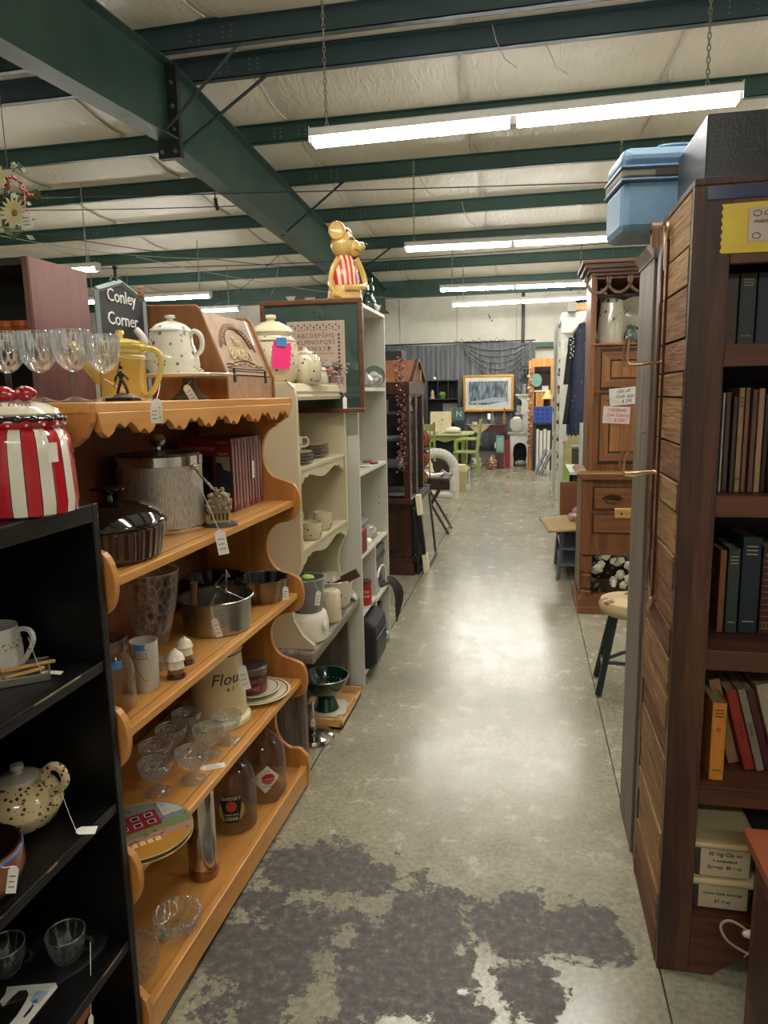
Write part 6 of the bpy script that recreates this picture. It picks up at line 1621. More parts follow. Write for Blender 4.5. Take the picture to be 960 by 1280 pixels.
# green dining set
OLV = mat('olive_paint', '8f9a58', .5, var=.1, nscale=8)
def chair(x, y, rz, lab):
    c = T('green_chair', lab, 'chair', (x, y, 0), rz, group='olive green painted chairs')
    for sx in (-.19, .19):
        MB().prism([(-.20, 0), (-.245, 0), (-.205, .45), (-.27, 1.03), (-.235, 1.04), (-.165, .46)], sx - .02, sx + .02, 'YZ').build('leg', OLV, c, bev=.004)
        MB().box(sx - .02, sx + .02, .17, .21, 0, .43).build('leg', OLV, c, bev=.004)
        MB().tube([(sx, -.2, .2), (sx, .19, .18)], .011, 6).build('stretcher', OLV, c)
        MB().tube([(sx, -.21, .68), (sx, .0, .68), (sx, .17, .66), (sx, .2, .6), (sx, .19, .44)], .02, 8).build('armrest', OLV, c, True)
    MB().box(-.22, .22, -.2, .23, .43, .46).build('seat', OLV, c, bev=.006)
    MB().box(-.17, .17, -.26, -.235, .88, 1.0).build('back_rail', OLV, c, bev=.003); MB().box(-.17, .17, -.235, -.21, .55, .61).build('back_rail', OLV, c, bev=.003)
    for k in range(4): MB().prism([(-.225, .6), (-.21, .6), (-.245, .89), (-.26, .89)], -.12 + .08 * k - .017, -.12 + .08 * k + .017, 'YZ').build('slat', OLV, c)
    return c
chair(-1.05, 12.9, PI / 2, 'olive green armchair seen from the side with its back to the aisle')
chair(-1.73, 12.05, .12, 'olive green chair with a slatted back before the green table')
gt = T('dining_table', 'olive green dining table with a cream top and scalloped apron', 'table', (-1.62, 13.55, 0))
MB().prism([(-.62, -.5), (.46, -.5), (.64, -.3), (.64, .45), (-.62, .45)], .73, .765, 'XY').build('tabletop', mat('table_top_cream', 'b9bd8a', .4), gt, bev=.004)
MB().prism([(-.55, .73), (.5, .73), (.5, .62), (.4, .6), (.3, .645), (.15, .6), (0, .645), (-.15, .6), (-.3, .645), (-.45, .6), (-.55, .63)], -.42, -.40, 'XZ').build('scalloped_apron', OLV, gt)
MB().prism([(-.4, .73), (.36, .73), (.36, .62), (.25, .6), (.12, .645), (0, .6), (-.15, .645), (-.3, .6), (-.4, .63)], .50, .52, 'YZ').build('scalloped_apron', OLV, gt)
for x in (-.5, .47):
    for y in (-.37, .36): MB().lathe([(0, 0), (.025, 0), (.03, .1), (.02, .14), (.036, .3), (.03, .5), (.036, .55), (.036, .73)], 12, Tr(x, y, 0)).build('leg', OLV, gt, True)
dk = T('green_cabinet', 'dark teal two door cabinet under the green dining table', 'cabinet', (-1.62, 13.75, 0))
MB().box(-.28, .28, -.1, .2, 0, .58).build('body', mat('dark_teal', '16302f', .5), dk, bev=.005)
for x0 in (-.27, .01): MB().box(x0, x0 + .26, -.108, -.1, .03, .55).build('door', mat('teal_door', '1d3c3a', .4), dk)
def onT(x, y): return (-1.62 + x, 13.55 + y, .7655)
o = T('painted_board', 'square cream board painted with a bird standing on the green table', 'board', onT(.03, -.1))
MB().box(-.2, .2, -.012, .012, 0, .40).build('board', mat('board_cream', 'd3c9a0', .6), o)
m = MB().tube([(-.05, -.014, .2), (0, -.014, .23), (.05, -.014, .27)], .004, 5).tube([(-.02, -.014, .18), (.02, -.014, .14), (.05, -.014, .16)], .004, 5).ball((.03, -.014, .25), .014, 6, sy=.2)
m.build('painted_bird', mat('board_print', '6b6450', .6), o, kind='stuff')
o = T('serving_platter', 'stack of cream platters on the green table', 'plates', onT(.28, -.28))
MB().lathe([(0, 0), (.12, 0), (.2, .03), (.19, .035), (0, .02)], 26, sy=.6).build('platter', mat('platter_cream', 'c9c6a2', .3), o, True)
MB().lathe([(0, .025), (.1, .025), (.15, .06), (.12, .1), (.05, .12), (0, .12)], 22, sy=.6).build('tureen', WCER, o, True)
o = T('table_books', 'flat reddish booklets on the near edge of the green table', 'booklets', onT(-.1, -.36))
for k in range(3): MB().box(-.11 + .12 * k, -.01 + .12 * k, -.06, .06, 0, .02).build('booklet', mat('booklet_%d' % k, ('c9bd9c', 'a8735f', 'bfb89a')[k], .6), o)
o = T('plate_stand_frame', 'small cream framed tile behind the bird board', 'picture', onT(-.42, .1))
MB().box(-.09, .09, -.01, .01, 0, .3).build('frame', mat('board_cream', 'd3c9a0'), o); MB().box(-.06, .06, -.012, -.01, .04, .25).build('tile', mat('tile_grey', 'a4a392', .4), o)
o = T('table_lamp', 'white pleated lamp shade on a stick base left of the green table', 'lamp', (-1.62, 9.6, 0))
MB().lathe([(0, 0), (.12, 0), (.12, .02), (.02, .04), (.015, .95), (0, .95)], 16).build('base', mat('lamp_cream', 'c9bd9c', .5), o, True)
MB().lathe([(.05, 1.42), (.06, 1.42), (.16, 1.12), (.15, 1.12)], 40, flute=.03, nf=20).build('lamp_shade', mat('shade_white', 'd9d5c6', .7), o, 'all')
MB().cyl((0, 0, .95), (0, 0, 1.4), .01, n=8).build('pole', mat('lamp_cream', 'c9bd9c'), o)
o = T('white_shelf', 'slim white shelf unit standing behind the curio cabinet', 'shelf', (-1.46, 8.6, 0))
for x in (-.15, .15): MB().box(x - .012, x + .012, -.12, .12, 0, 1.72).build('side_panel', WCER, o)
for z in (.3, .7, 1.1, 1.45, 1.71): MB().box(-.14, .14, -.12, .12, z - .01, z + .008).build('shelf', WCER, o)
o2_ = T('cream_box', 'cream box on the slim white shelf behind the curio cabinet', 'box', (-1.44, 8.58, 1.109))
MB().box(-.12, .12, -.1, .1, 0, .16).build('body', mat('board_cream', 'd3c9a0'), o2_)
o = T('paper_bag', 'cream cone shaped lampshade lying beside the woven balls', 'lampshade', (-1.18, 8.0, .62)); 
MB().lathe([(.14, 0), (.15, 0), (.08, .26), (.07, .26)], 28).build('shade', mat('shade_cream', 'cdc39a', .7), o, True); o.name = 'lampshade'
st = T('side_stool', 'small dark stool under the cream lampshade', 'stool', (-1.18, 8.0, 0))
MB().lathe([(0, .585), (.16, .585), (.16, .6195), (0, .6195)], 20).build('seat', MAH, st)
for a in range(4): MB().cyl((.13 * math.cos(a * PI / 2 + .7), .13 * math.sin(a * PI / 2 + .7), 0), (.1 * math.cos(a * PI / 2 + .7), .1 * math.sin(a * PI / 2 + .7), .585), .014, n=8).build('leg', MAH, st)

# ================================================================= the far end
# gathered dark curtain
cur = T('curtain', 'wide gathered charcoal curtain hanging on the back wall', 'curtain', (-1.4, 15.08, 2.52))
def cf(u, v):
    x = -1.75 + 3.32 * u
    y = .02 * math.sin(x * 34) + .018 * math.sin(x * 61 + 1) + .012 * math.sin(x * 13)
    sag = .0
    return (x, y * (.4 + v * .6), -2.25 * v + .02 * math.sin(x * 3))
ctm, cnt, cbs = _new('charcoal_cloth')
nz = nd(cnt, 'ShaderNodeTexNoise', i_Scale=2.0, i_Detail=5.0); cnt.links.new(coords(cnt, (9, 1, .5)), nz.inputs['Vector'])
cnt.links.new(ramp(cnt, nz.outputs['Fac'], [(.3, '44464b'), (.65, '6a6c70')]), cbs.inputs['Base Color']); cbs.inputs['Roughness'].default_value = .8; cbs.inputs['Sheen Weight'].default_value = .3
MB().grid(cf, 240, 12).build('cloth', ctm, cur, 'all', solid=.004)
def swag(x0, x1, z0, dip, n, ph):
    for k in range(n):
        t = (k + 1) / (n + 1)
        pts = [(x0 + (x1 - x0) * i / 16 , -.045 - .004 * k, z0 - (.03 + dip * t) * (1 - (2 * i / 16 - 1) ** 2) - .02 * k * abs(2 * i / 16 - 1) ) for i in range(17)]
        MB().tube(pts, .012, 6).build('swag_fold', ctm, cur, True)
swag(.1, 1.5, .0, .75, 5, 0)
MB().tube([(-1.75, -.02, .02), (1.57, -.02, .02)], .012, 6).build('curtain_rod', IRON, cur)
m = MB()
for k in range(9): m.tube([(-.1 + .12 * k, -.03, .02), (-.06 + .12 * k, -.05, .07 + .03 * math.sin(k * 2)), (.02 + .12 * k, -.03, .02)], .006, 5)
m.build('wire_loops', IRON, cur)
# painting with a gold frame
pt_ = T('framed_painting', 'wide gold framed winter landscape print with a white mat', 'picture', (-.775, 14.93, 1.115))
GLD = mat('gold_leaf', 'b58a35', .35, .5, var=.15)
w2, h2 = .52, .75
for nm, a in (('frame_rail', (-w2, w2, 0, .03, 0, .05)), ('frame_rail', (-w2, w2, 0, .03, h2 - .05, h2)), ('frame_stile', (-w2, -w2 + .05, 0, .03, .05, h2 - .05)), ('frame_stile', (w2 - .05, w2, 0, .03, .05, h2 - .05))): MB().box(*a).build(nm, GLD, pt_, bev=.006)
MB().box(-w2 + .05, w2 - .05, .012, .02, .05, h2 - .05).build('white_mat', mat('mat_white', 'd6d3c6', .5), pt_)
def landscape():
    m, nt, bs = _new('winter_print')
    n = nd(nt, 'ShaderNodeTexNoise', i_Scale=3.0, i_Detail=6.0); nt.links.new(coords(nt, (3.2, 1, 1.1)), n.inputs['Vector'])
    n2 = nd(nt, 'ShaderNodeTexNoise', i_Scale=9.0, i_Detail=4.0); nt.links.new(coords(nt, (4, 1, .6)), n2.inputs['Vector'])
    c = ramp(nt, n.outputs['Fac'], [(.3, '3a4a5c'), (.45, '6d7f8c'), (.55, '9fa9ac'), (.7, '4b5a4c')])
    nt.links.new(mix(nt, .5, c, ramp(nt, n2.outputs['Fac'], [(.4, '3c4650'), (.6, 'b9c2c4')]), 'OVERLAY'), bs.inputs['Base Color']); bs.inputs['Roughness'].default_value = .2
    return m
MB().box(-w2 + .12, w2 - .12, .008, .012, .14, h2 - .13).build('print', landscape(), pt_)
MB().prism([(-.36, .17), (.36, .2), (.36, .27), (.1, .29), (-.1, .25), (-.36, .21)], .005, .008, 'XZ').build('snow_bank', mat('snow_print', 'a9b3bc', .3), pt_)
MB().prism([(.02, .14), (.39, .14), (.39, .2), (.2, .18)], .004, .008, 'XZ').build('snow_bank', mat('snow_print2', 'd0d5d6', .3), pt_)
MB().box(-w2 + .05, w2 - .05, .0, .003, .05, h2 - .05).build('glass', MATS['picture_glass'], pt_)
# black hutch with cubbies
bh = T('black_hutch', 'black painted hutch with cubbies on its top against the curtain', 'hutch', (-1.66, 14.55, 0))
BP = mat('black_satin_paint', '1b2526', .4)
for x in (-.31, .31): MB().box(x - .012, x + .012, -.15, .15, 0, 1.76).build('side_panel', BP, bh)
for z in (.42, .9, 1.38, 1.75): MB().box(-.33, .33, -.17, .15, z, z + .022).build('shelf', BP, bh)
for x in (-.1, .11): MB().box(x - .008, x + .008, -.15, .15, 1.4, 1.75).build('cubby_divider', BP, bh)
MB().box(-.31, .31, .13, .15, 0, 1.75).build('back_panel', mat('black_hutch_back', '10191a', .6), bh)
def small(nm, lab, cat, x, y, z, prof, hx, **k):
    o = T(nm, lab, cat, (x, y, z)); MB().lathe(prof, 16, **k).build('body', mat('small_' + hx, hx, .5, var=.15), o, True); return o
small('pink_doll', 'tiny pink figure in the left cubby of the black hutch', 'figurine', -1.88, 14.5, 1.403, [(0, 0), (.05, 0), (.03, .08), (.035, .12), (.02, .16), (0, .18)], 'd8a79f')
small('green_plant', 'small green trailing plant in the middle cubby', 'plant', -1.68, 14.5, 1.403, [(0, 0), (.06, 0), (.09, .08), (.05, .13), (0, .14)], '5a7a2a')
small('white_candle', 'white candle on the black hutch shelf', 'candle', -1.76, 14.45, .923, [(0, 0), (.04, 0), (.035, .02), (.02, .03), (.02, .2), (0, .2)], 'd9d9d4')
o = T('blue_ball', 'white ball on top of the black hutch', 'ball', (-1.83, 14.45, 1.7725)); MB().ball((0, 0, .035), .035, 12).build('body', WCER, o, True)
o = T('grey_paper_print', 'grey marbled print leaning inside the black hutch', 'picture', (-1.52, 14.58, .923)); MB().box(-.16, .16, -.01, 0, 0, .38).build('sheet', mat('grey_print', '7d7a72', .5, var=.3), o)
o = T('letter_sign', 'teal wooden sign with a white letter N beside the black hutch', 'sign', (-1.32, 14.25, .96)); MB().box(-.11, .11, -.012, .012, 0, .26).build('board', mat('teal_sign', '3a524f', .6), o); text('N', .16, mat('faded_n', 'a9b5b0', .7), o, Tr(0, -.014, .13))
lg = T('sign_stand', 'dark pedestal under the letter sign', 'stand', (-1.32, 14.25, 0)); MB().box(-.09, .09, -.05, .1, 0, .959).build('body', BP, lg)
# dark sewing table with runner and bottles
sw = T('console_table', 'dark carved console table under the gold framed painting', 'table', (-.78, 14.55, 0))
MB().box(-.42, .42, -.2, .2, .84, .87).build('tabletop', MAH, sw, bev=.004); MB().box(-.38, .38, -.17, .17, .72, .84).build('drawer_case', MAH, sw)
for x in (-.36, .36):
    for y in (-.15, .15): MB().lathe([(0, 0), (.02, 0), (.035, .06), (.018, .12), (.03, .3), (.022, .55), (.034, .68), (.034, .72)], 10, Tr(x, y, 0)).build('leg', MAH, sw, True)
o = T('table_runner', 'cream cloth hanging in a point over the console table edge', 'cloth', (-.92, 14.42, .8705))
MB().box(-.26, .26, -.1, .15, 0, .004).build('cloth_top', mat('runner_tan', 'b9a688', .8), o)
MB().prism([(-.22, 0), (.22, 0), (.14, -.09), (.04, -.16), (-.03, -.17), (-.14, -.09)], -.076, -.073, 'XZ').build('hanging_point', mat('runner_tan', 'b9a688'), o)
MB().lathe([(0, .004), (.05, .004), (.055, .05), (.05, .05), (0, .01)], 12, Tr(-.1, 0, 0)).build('folded_lace', mat('lace', 'cfc9b4'), o)
for k, (x, lab) in enumerate(((-.66, 'slim bottle with a white tag on the console table'), (-.43, 'taller amber bottle at the right of the console table'))):
    o = T('bottle', lab, 'bottle', (x, 14.5, .8705), group='bottles on the console table'); h = .26 + .06 * k
    MB().lathe([(0, 0), (.05, 0), (.055, .02), (.045, h * .5), (.014, h * .7), (.012, h), (0, h)], 18).build('body', mat('bottle_%d' % k, ('6f7470', '7c6a44')[k], .2, trans=.3), o, True)
    if not k: MB().box(-.1, -.04, -.062, -.058, .1, .22).build('price_tag', PAPER, o)
o = T('bead_string', 'reddish bead string with a white tag hanging off the console table', 'beads', (-.56, 14.34, .8705))
for k in range(9): MB().ball((.02 * math.sin(k), 0.005 - .0 * k, .03 - .05 * k), .018, 8).build('bead', mat('bead_red', '5c2a28', .4), o, True)
MB().box(-.05, .05, -.03, -.027, -.47, -.36).build('price_tag', PAPER, o)
o = T('floral_basket', 'black and white patterned pot on the floor under the console table', 'pot', (-.97, 14.12, 0)); MB().lathe([(0, 0), (.09, 0), (.13, .1), (.1, .22), (.06, .24), (0, .24)], 18).build('body', speckled('bw_pattern', 'c9c9c4', [('1c1c1e', 26, .4)]), o, True)
o = T('brown_basket', 'brown patterned pot on the floor under the console table', 'pot', (-.66, 14.05, 0)); MB().lathe([(0, 0), (.1, 0), (.13, .1), (.11, .18), (.03, .3), (0, .31)], 18).build('body', speckled('brown_pattern', '6b4630', [('c9b9a4', 22, .3)]), o, True)
o = T('teal_book', 'teal framed picture standing on the floor beside the console table', 'picture', (-.50, 14.24, .32), rot=(.1, 0, 0)); MB().box(-.08, .08, -.01, .01, 0, .34).build('frame', mat('teal_frame', '5f8f86', .5), o); MB().box(-.06, .06, -.013, -.01, .03, .3).build('picture', mat('teal_print', '8aa79c', .5), o)
o2_ = T('low_stool', 'low dark box under the teal picture', 'box', (-.50, 14.22, 0)); MB().box(-.08, .08, -.1, .1, 0, .319).build('body', MAH, o2_)
o = T('red_board', 'red board leaning beside the white scalloped cabinet', 'board', (-.345, 14.28, 0), rot=(.0, -.0, 0)); MB().box(-.07, .04, -.02, .18, 0, .56).build('board', mat('barn_red', '7e1d20', .5), o); MB().box(-.08, -.071, -.02, .0, 0, .3).build('white_edge', WCER, o)
# white scalloped cabinet
WP = mat('chalky_white_paint', 'cfd0c8', .5, var=.05)
wc = T('scalloped_cabinet', 'white painted play stove cabinet with an arched opening and curvy upper side', 'cabinet', (-.115, 14.62, 0))
o = [(-.2, 0), (-.13, 0), (-.12, .12), (-.14, .25)] + [(-.13 + .13 + .13 * math.cos(a) * 1.0, .36 + .13 * math.sin(a)) for a in [PI - PI * i / 10 for i in range(11)]] + [(.14, .25), (.12, .12), (.13, 0), (.19, 0), (.19, .66), (-.2, .66)]
MB().prism(o, -.02, 0, 'XZ').build('front_panel', WP, wc)
for x in (-.2, .17): MB().box(x, x + .02, 0, .34, 0, .66).build('side_panel', WP, wc)
MB().box(-.2, .19, .32, .34, 0, .66).build('back_panel', mat('inside_dark', '22251f', .8), wc)
MB().box(-.235, .215, -.05, .36, .66, .70).build('counter', mat('speckled_counter', 'a9aca4', .5, var=.2), wc, bev=.003)
up = [(.19, .70), (.19, 1.43), (-.07, 1.43), (-.05, 1.40)] + [(-.06 + .09 * math.cos(a), 1.28 + .1 * math.sin(a)) for a in [PI / 2 - PI * i / 8 for i in range(9)]] + [(-.03, 1.15)] + [(-.06 + .11 * math.cos(a), .97 + .14 * math.sin(a)) for a in [PI / 2 - PI * i / 8 for i in range(9)]] + [(-.07, .78), (-.05, .70)]
MB().prism(up, .06, .08, 'XZ').build('upper_side', WP, wc)
MB().box(-.1, .2, .0, .30, 1.43, 1.46).build('upper_shelf', WP, wc); MB().box(.17, .19, .08, .30, .70, 1.43).build('upper_side', WP, wc)
o = T('crumpled_plastic', 'crumpled plastic lying inside the arch of the white cabinet', 'plastic', (-.11, 14.72, .001)); MB().grid(bagf(.11, .08, .12, 8), 18, 9).build('plastic', mat('cloudy_plastic', 'b4b2a8'), o, True)
o = T('oval_plate', 'oval brown printed plate standing on the white cabinet counter', 'plate', (-.19, 14.62, .701)); MB().lathe([(0, 0), (.13, 0), (.13, .012), (0, .012)], 28, Tr(0, 0, .16) @ Rx(PI / 2 - .1), sy=1.2).build('body', speckled('brown_plate', '7d7a58', [('3b3a28', 20, .35)]), o, True)
o = T('glass_jar', 'small glass jar in the upper niche of the white cabinet', 'jar', (-.15, 14.66, 1.08)); MB().lathe([(0, 0), (.04, 0), (.05, .1), (.03, .15), (0, .16)], 16).build('body', mat('jar_grey', '9a9d98', .2, trans=.3), o, True)
MB().box(-.06, .1, -.03, .05, -.02, -.001).build('niche_shelf', WP, o)
o = T('watering_can', 'galvanised watering can holding dark greenery on the white cabinet', 'watering can', (-.03, 14.75, 1.4605))
MB().lathe([(0, 0), (.08, 0), (.07, .2), (.065, .2), (0, .02)], 22).build('body', mat('galvanised', '8e918f', .35, .8), o, True); MB().tube([(-.07, 0, .06), (-.15, 0, .16), (-.17, 0, .2)], .012, 7).build('spout', mat('galvanised', '8e918f'), o, True)
lv = MB()
for k in range(120):
    c = Vector((rnd.gauss(.03, .07), rnd.gauss(0, .05), .22 + abs(rnd.gauss(.2, .15)))); d = Vector((rnd.uniform(-1, 1), rnd.uniform(-1, 1), rnd.uniform(-1, 1))).normalized(); e = d.orthogonal().normalized()
    lv.add([c, c + d * .03 + e * .018, c + d * .06, c + d * .03 - e * .018], [(0, 1, 2, 3)])
lv.build('leaves', mat('dark_leaf', '1c2a1c', .6, var=.4), o, kind='stuff')
# ================================================================= RIGHT: tall plank-sided bookcase with books
DPW = wood('dark_pine_upright', '33201a', '5a3a28', 'Z', .45, .55, c3='452a1e', contrast=(.4, .6), bmp=.15, fine=.7)
DPX = wood('dark_pine_rail', '43261a', '6b4029', 'X', .45, .55, contrast=(.3, .7), bmp=.15, fine=.7)
rb = T('bookcase', 'tall dark pine bookcase of old books with a yellow notice at the right', 'bookcase', (.8, 1.92, 0))
def rp(nm, x0, x1, y0, y1, z0, z1, m=DPW, par=None, bev=.002): return MB().box(x0 - .8, x1 - .8, y0 - 1.92, y1 - 1.92, z0, z1).build(nm, m, par or rb, bev=bev)
RX, RX1, RF, RBK = .354, 1.30, 1.73, 2.10
rp('front_stile', RX, .433, RF, RF + .022, 0, 1.935); rp('front_stile', RX1 - .08, RX1, RF, RF + .022, 0, 1.935)
rp('top_rail', .433, RX1 - .08, RF, RF + .022, 1.768, 1.935, DPX)
RZS = (1.597, 1.254, .880, .527)
for z in RZS:
    s = rp('shelf_rail', .433, RX1 - .08, RF + .001, RF + .022, z - .05, z, DPX)
    for k in range(5): rp('shelf_plank', RX + .022, RX1 - .02, RF + .023 + .07 * k, RF + .0915 + .07 * k, z - .022, z - .001 - .0008 * (k % 2), DPX, bev=.001)
rp('bottom_board', RX + .022, RX1 - .02, RF + .023, RBK, .135, .158, DPX)
MB().prism([(.433 - .8, .0), (.49 - .8, .0), (.60 - .8, .105), (RX1 - .88, .105), (RX1 - .88, .156), (.433 - .8, .156)], RF - 1.92, RF + .022 - 1.92, 'XZ').build('base_bracket', DPX, rb, bev=.002)
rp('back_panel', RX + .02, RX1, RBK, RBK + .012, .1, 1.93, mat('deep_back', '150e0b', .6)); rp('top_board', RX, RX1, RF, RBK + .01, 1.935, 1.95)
rp('side_panel', RX1 - .02, RX1, RF + .022, RBK, 0, 1.935); rp('side_lining', RX + .016, RX + .022, RF + .022, RBK, 0, 1.935)
# rough sawn planks on the aisle side, each its own board
BARN = [wood('barn_plank_%d' % k, a, b, 'Y', .75, 1.1, bmp=.8, fine=.42, spec=.2) for k, (a, b) in enumerate((('6e4b34', '9c7454'), ('7c5b3c', 'ab8559'), ('5f4130', '8a6549'), ('886845', 'b69264')))]
z = .0; r6 = random.Random(12); zs = []
hts = [.11, .09, .10, .075, .085, .12, .075, .09, .10, .08, .095, .085, .105, .07, .09, .11, .06, .075, .115, .085, .12, .1]
k = 0
while z < 1.93:
    h = hts[k % len(hts)]; z1 = min(z + h, 1.933)
    if z1 - z > .02:
        d = r6.uniform(0, .005)
        b_ = rp('plank', RX - .004 + d, RX + .014, RF + .023, 2.098, z + .0025, z1 - .0025, BARN[r6.randrange(4)], bev=.0015)
    z += h; k += 1
rp('nail_strip', RX - .003, RX + .01, 2.098, 2.118, 0, 1.932, DPW)
# wire rod rack hanging on the planks
RODM = mat('aged_copper_wire', '6b4a38', .35, .7, var=.2); BRS = mat('brass_wire', 'b8a07a', .3, .8)
wrk = T('wire_rack', 'long copper wire hanging rack with pronged hooks on the plank bookcase side', 'rack', (.344, 2.0, 1.4))
for y in (-.045, .02): MB().tube([(0, y, .47), (0, y + .004, .0), (0, y, -.36), (0, y * .45 - .02, -.45)], .0042, 7).build('rod', RODM, wrk, True)
MB().tube([(0, -.03, .47), (0, -.04, .5), (0, -.02, .515), (0, .0, .5), (0, -.01, .46), (0, -.02, .4)], .005, 7).build('top_loop', BRS, wrk, True)
MB().tube([(-.002, -.03, -.33), (-.002, -.035, -.44), (-.002, -.025, -.47), (-.002, -.01, -.44)], .0045, 7).build('bottom_loop', BRS, wrk, True)
for y, zz_ in ((-.045, -.47), (-.025, -.49)): MB().ball((-.004, y, zz_), .008, 10, sz=1.8).build('ball_end', BRS, wrk, True)
for zz_, up_ in ((.165, .062), (-.125, .05)):
    for y in (-.05, .03): MB().tube([(0, y * .3, zz_ + .006), (-.03, y * .9, zz_ + .002), (-.075, y, zz_), (-.088, y, zz_ + .01), (-.085, y, zz_ + up_), (-.078, y - .004, zz_ + up_ + .014)], .0032, 7).build('prong', BRS, wrk, True)
    MB().tube([(0, -.045, zz_ + .006), (0, .02, zz_ + .006)], .004, 6).build('cross_bar', BRS, wrk, True)

# notice, blue tape
nt_ = T('notice', 'yellow paper notice with a handwritten note, taped to the dark pine bookcase', 'notice', (.60, 1.7265, 1.845))
sc_ = [(-.186, -.055)]
for k in range(13): sc_ += [(-.190 + .004 * (k % 2), -.05 + .105 * k / 13)]
MB().prism([(.2, -.058)] + [(.2, .055)] + sc_[::-1], 0, .002, 'XZ').build('yellow_paper', mat('yellow_paper', 'dcc12a', .35, coat=.3, var=.1, nscale=14), nt_)
MB().box(-.135, .1, -.0022, 0, -.033, .036).build('note', mat('note_paper', 'c9b9ae', .6, var=.04), nt_)
for s_, x, z_, sz in (('Customer', -.107, .024, .015), ('make ticket', -.125, .008, .013), ('4.00', -.085, -.022, .013)): text(s_, sz, INK, nt_, Tr(x, -.003, z_), 'writing', shear=.3, align='LEFT')
for x, z_ in ((-.118, .024), (-.118, -.022)): MB().tube([(x + .008 * math.cos(a), -.003, z_ + .006 * math.sin(a)) for a in [2 * PI * i / 12 for i in range(12)]], .0007, 4, True).build('drawn_circle', INK, nt_)
bt = T('tape_strip', 'strip of shiny dark blue tape along the bookcase top edge', 'tape', (.78, 1.7268, 1.918)); MB().box(-.40, .4, -.0, .0008, -.0145, .012).build('tape', mat('blue_gloss_tape', '1f2f5f', .15, coat=.6), bt)

# books
PG = mat('old_pages', '9a8a6c', .8)
def book(x, z, w, h, d, hx, lab, y=1.775, tilt=0., rough=.5, deco=None, lc='a89a7a', txt=None, grp='old books in the dark pine bookcase'):
    b = T('book', lab, 'book', (x, y, z + .0006), group=grp, rot=(0, tilt, 0))
    c = mat('cloth_' + hx, hx, rough, var=.12, bmp=.15, nscale=60)
    MB().box(0, .0025, 0, d, 0, h).box(w - .0025, w, 0, d, 0, h).box(0, w, 0, .003, 0, h).build('cover', c, b, bev=.0008)
    MB().box(.0027, w - .0027, .003, d - .004, .003, h - .004).build('pages', PG, b)
    lm = mat('spine_ink_' + lc, lc, .5, var=.05)
    if deco == 'ornate':
        for k in range(13): MB().box(w * .1, w * .9, -.0006, 0, h * (.06 + .07 * k), h * (.06 + .07 * k) + .0016).build('gilt_line', lm, b)
        for zc in (.1, .9):
            for q in (-1, 0, 1): MB().tube([(w * (.5 + .2 * q) + .005 * math.cos(a), -.0006, h * zc + .007 * math.sin(a)) for a in [2 * PI * i / 8 for i in range(8)]], .0009, 4, True).build('gilt_scroll', lm, b)
    elif deco == 'lines':
        for k, zc in enumerate((.9, .86, .82, .12)): MB().box(w * .2, w * .8, -.0006, 0, h * zc, h * zc + .003).build('title_line', lm, b)
    elif deco == 'bands':
        for zc in (.06, .1, .13): MB().box(w * .05, w * .95, -.0006, 0, h * zc, h * zc + .004).build('white_band', mat('spine_ink_cfc9b8', 'cfc9b8', .5), b)
    if txt:
        t = text(txt, min(w * .62, .02), lm, b, Tr(w / 2, -.0006, h * .5) @ Ry(PI / 2), 'lettering')
    return b
# row 1 (behind the notice)
z = RZS[0]; x = .442
for w, hx, lab, dk_ in ((.032, '3a2a20', 'brown book at the left end of the top shelf', None), (.036, '1d2622', 'very dark green book second on the top shelf', 'lines'), (.038, '151c2c', 'navy book third on the top shelf, right of the dark green one', None), (.022, '4a3527', 'narrow tan lettered brown book fourth on the top shelf', 'lines'), (.04, '222a30', 'slate book fifth on the top shelf', 'lines'), (.035, '2e1f1a', 'dark brown book sixth on the top shelf', None)):
    book(x, z, w, .16, .12, hx, lab, deco=dk_, lc='6f6a50', y=1.80); x += w + .002
# row 2: thin magazines and booklets
z = RZS[1]; x = .440
r2_ = (( .010, '2b2622', .24, 'thin black booklet at the left end of the second shelf'), (.006, 'a9a596', .235, 'thinnest pale booklet on the second shelf'), (.012, '4a2f24', .235, 'dark brown booklet after the pale thin one'), (.010, '3b2b22', .225, 'low dark booklet on the second shelf'), (.013, '8f6f50', .245, 'tan booklet beside the low dark one'), (.011, '7a5640', .245, 'reddish tan booklet in the middle of the second shelf'), (.012, '5b3a2c', .24, 'red brown booklet in the middle of the second shelf'), (.014, '9a7a5a', .243, 'widest tan booklet of the second shelf'), (.010, '2c211c', .23, 'dark thin booklet before the tallest book'), (.022, '6d4634', .265, 'tallest brown book on the second shelf'), (.016, '191a1d', .25, 'black book right of the tallest brown one'), (.018, '17233a', .24, 'navy book with white bands at its foot'), (.03, '59602a', .24, 'moss green book on the second shelf'), (.03, '402a20', .235, 'brown book right of the moss green one'), (.03, '24303a', .24, 'slate blue book right of the brown one'))
for k, (w, hx, h, lab) in enumerate(r2_):
    book(x, z, w, h, .17, hx, lab, y=1.79 + .004 * (k % 3), deco='bands' if 'bands' in lab else ('lines' if k in (4, 9) else None), lc='3d2a1e' if k in (4, 9) else 'a89a7a'); x += w + (.0022 if k != 8 else .012)
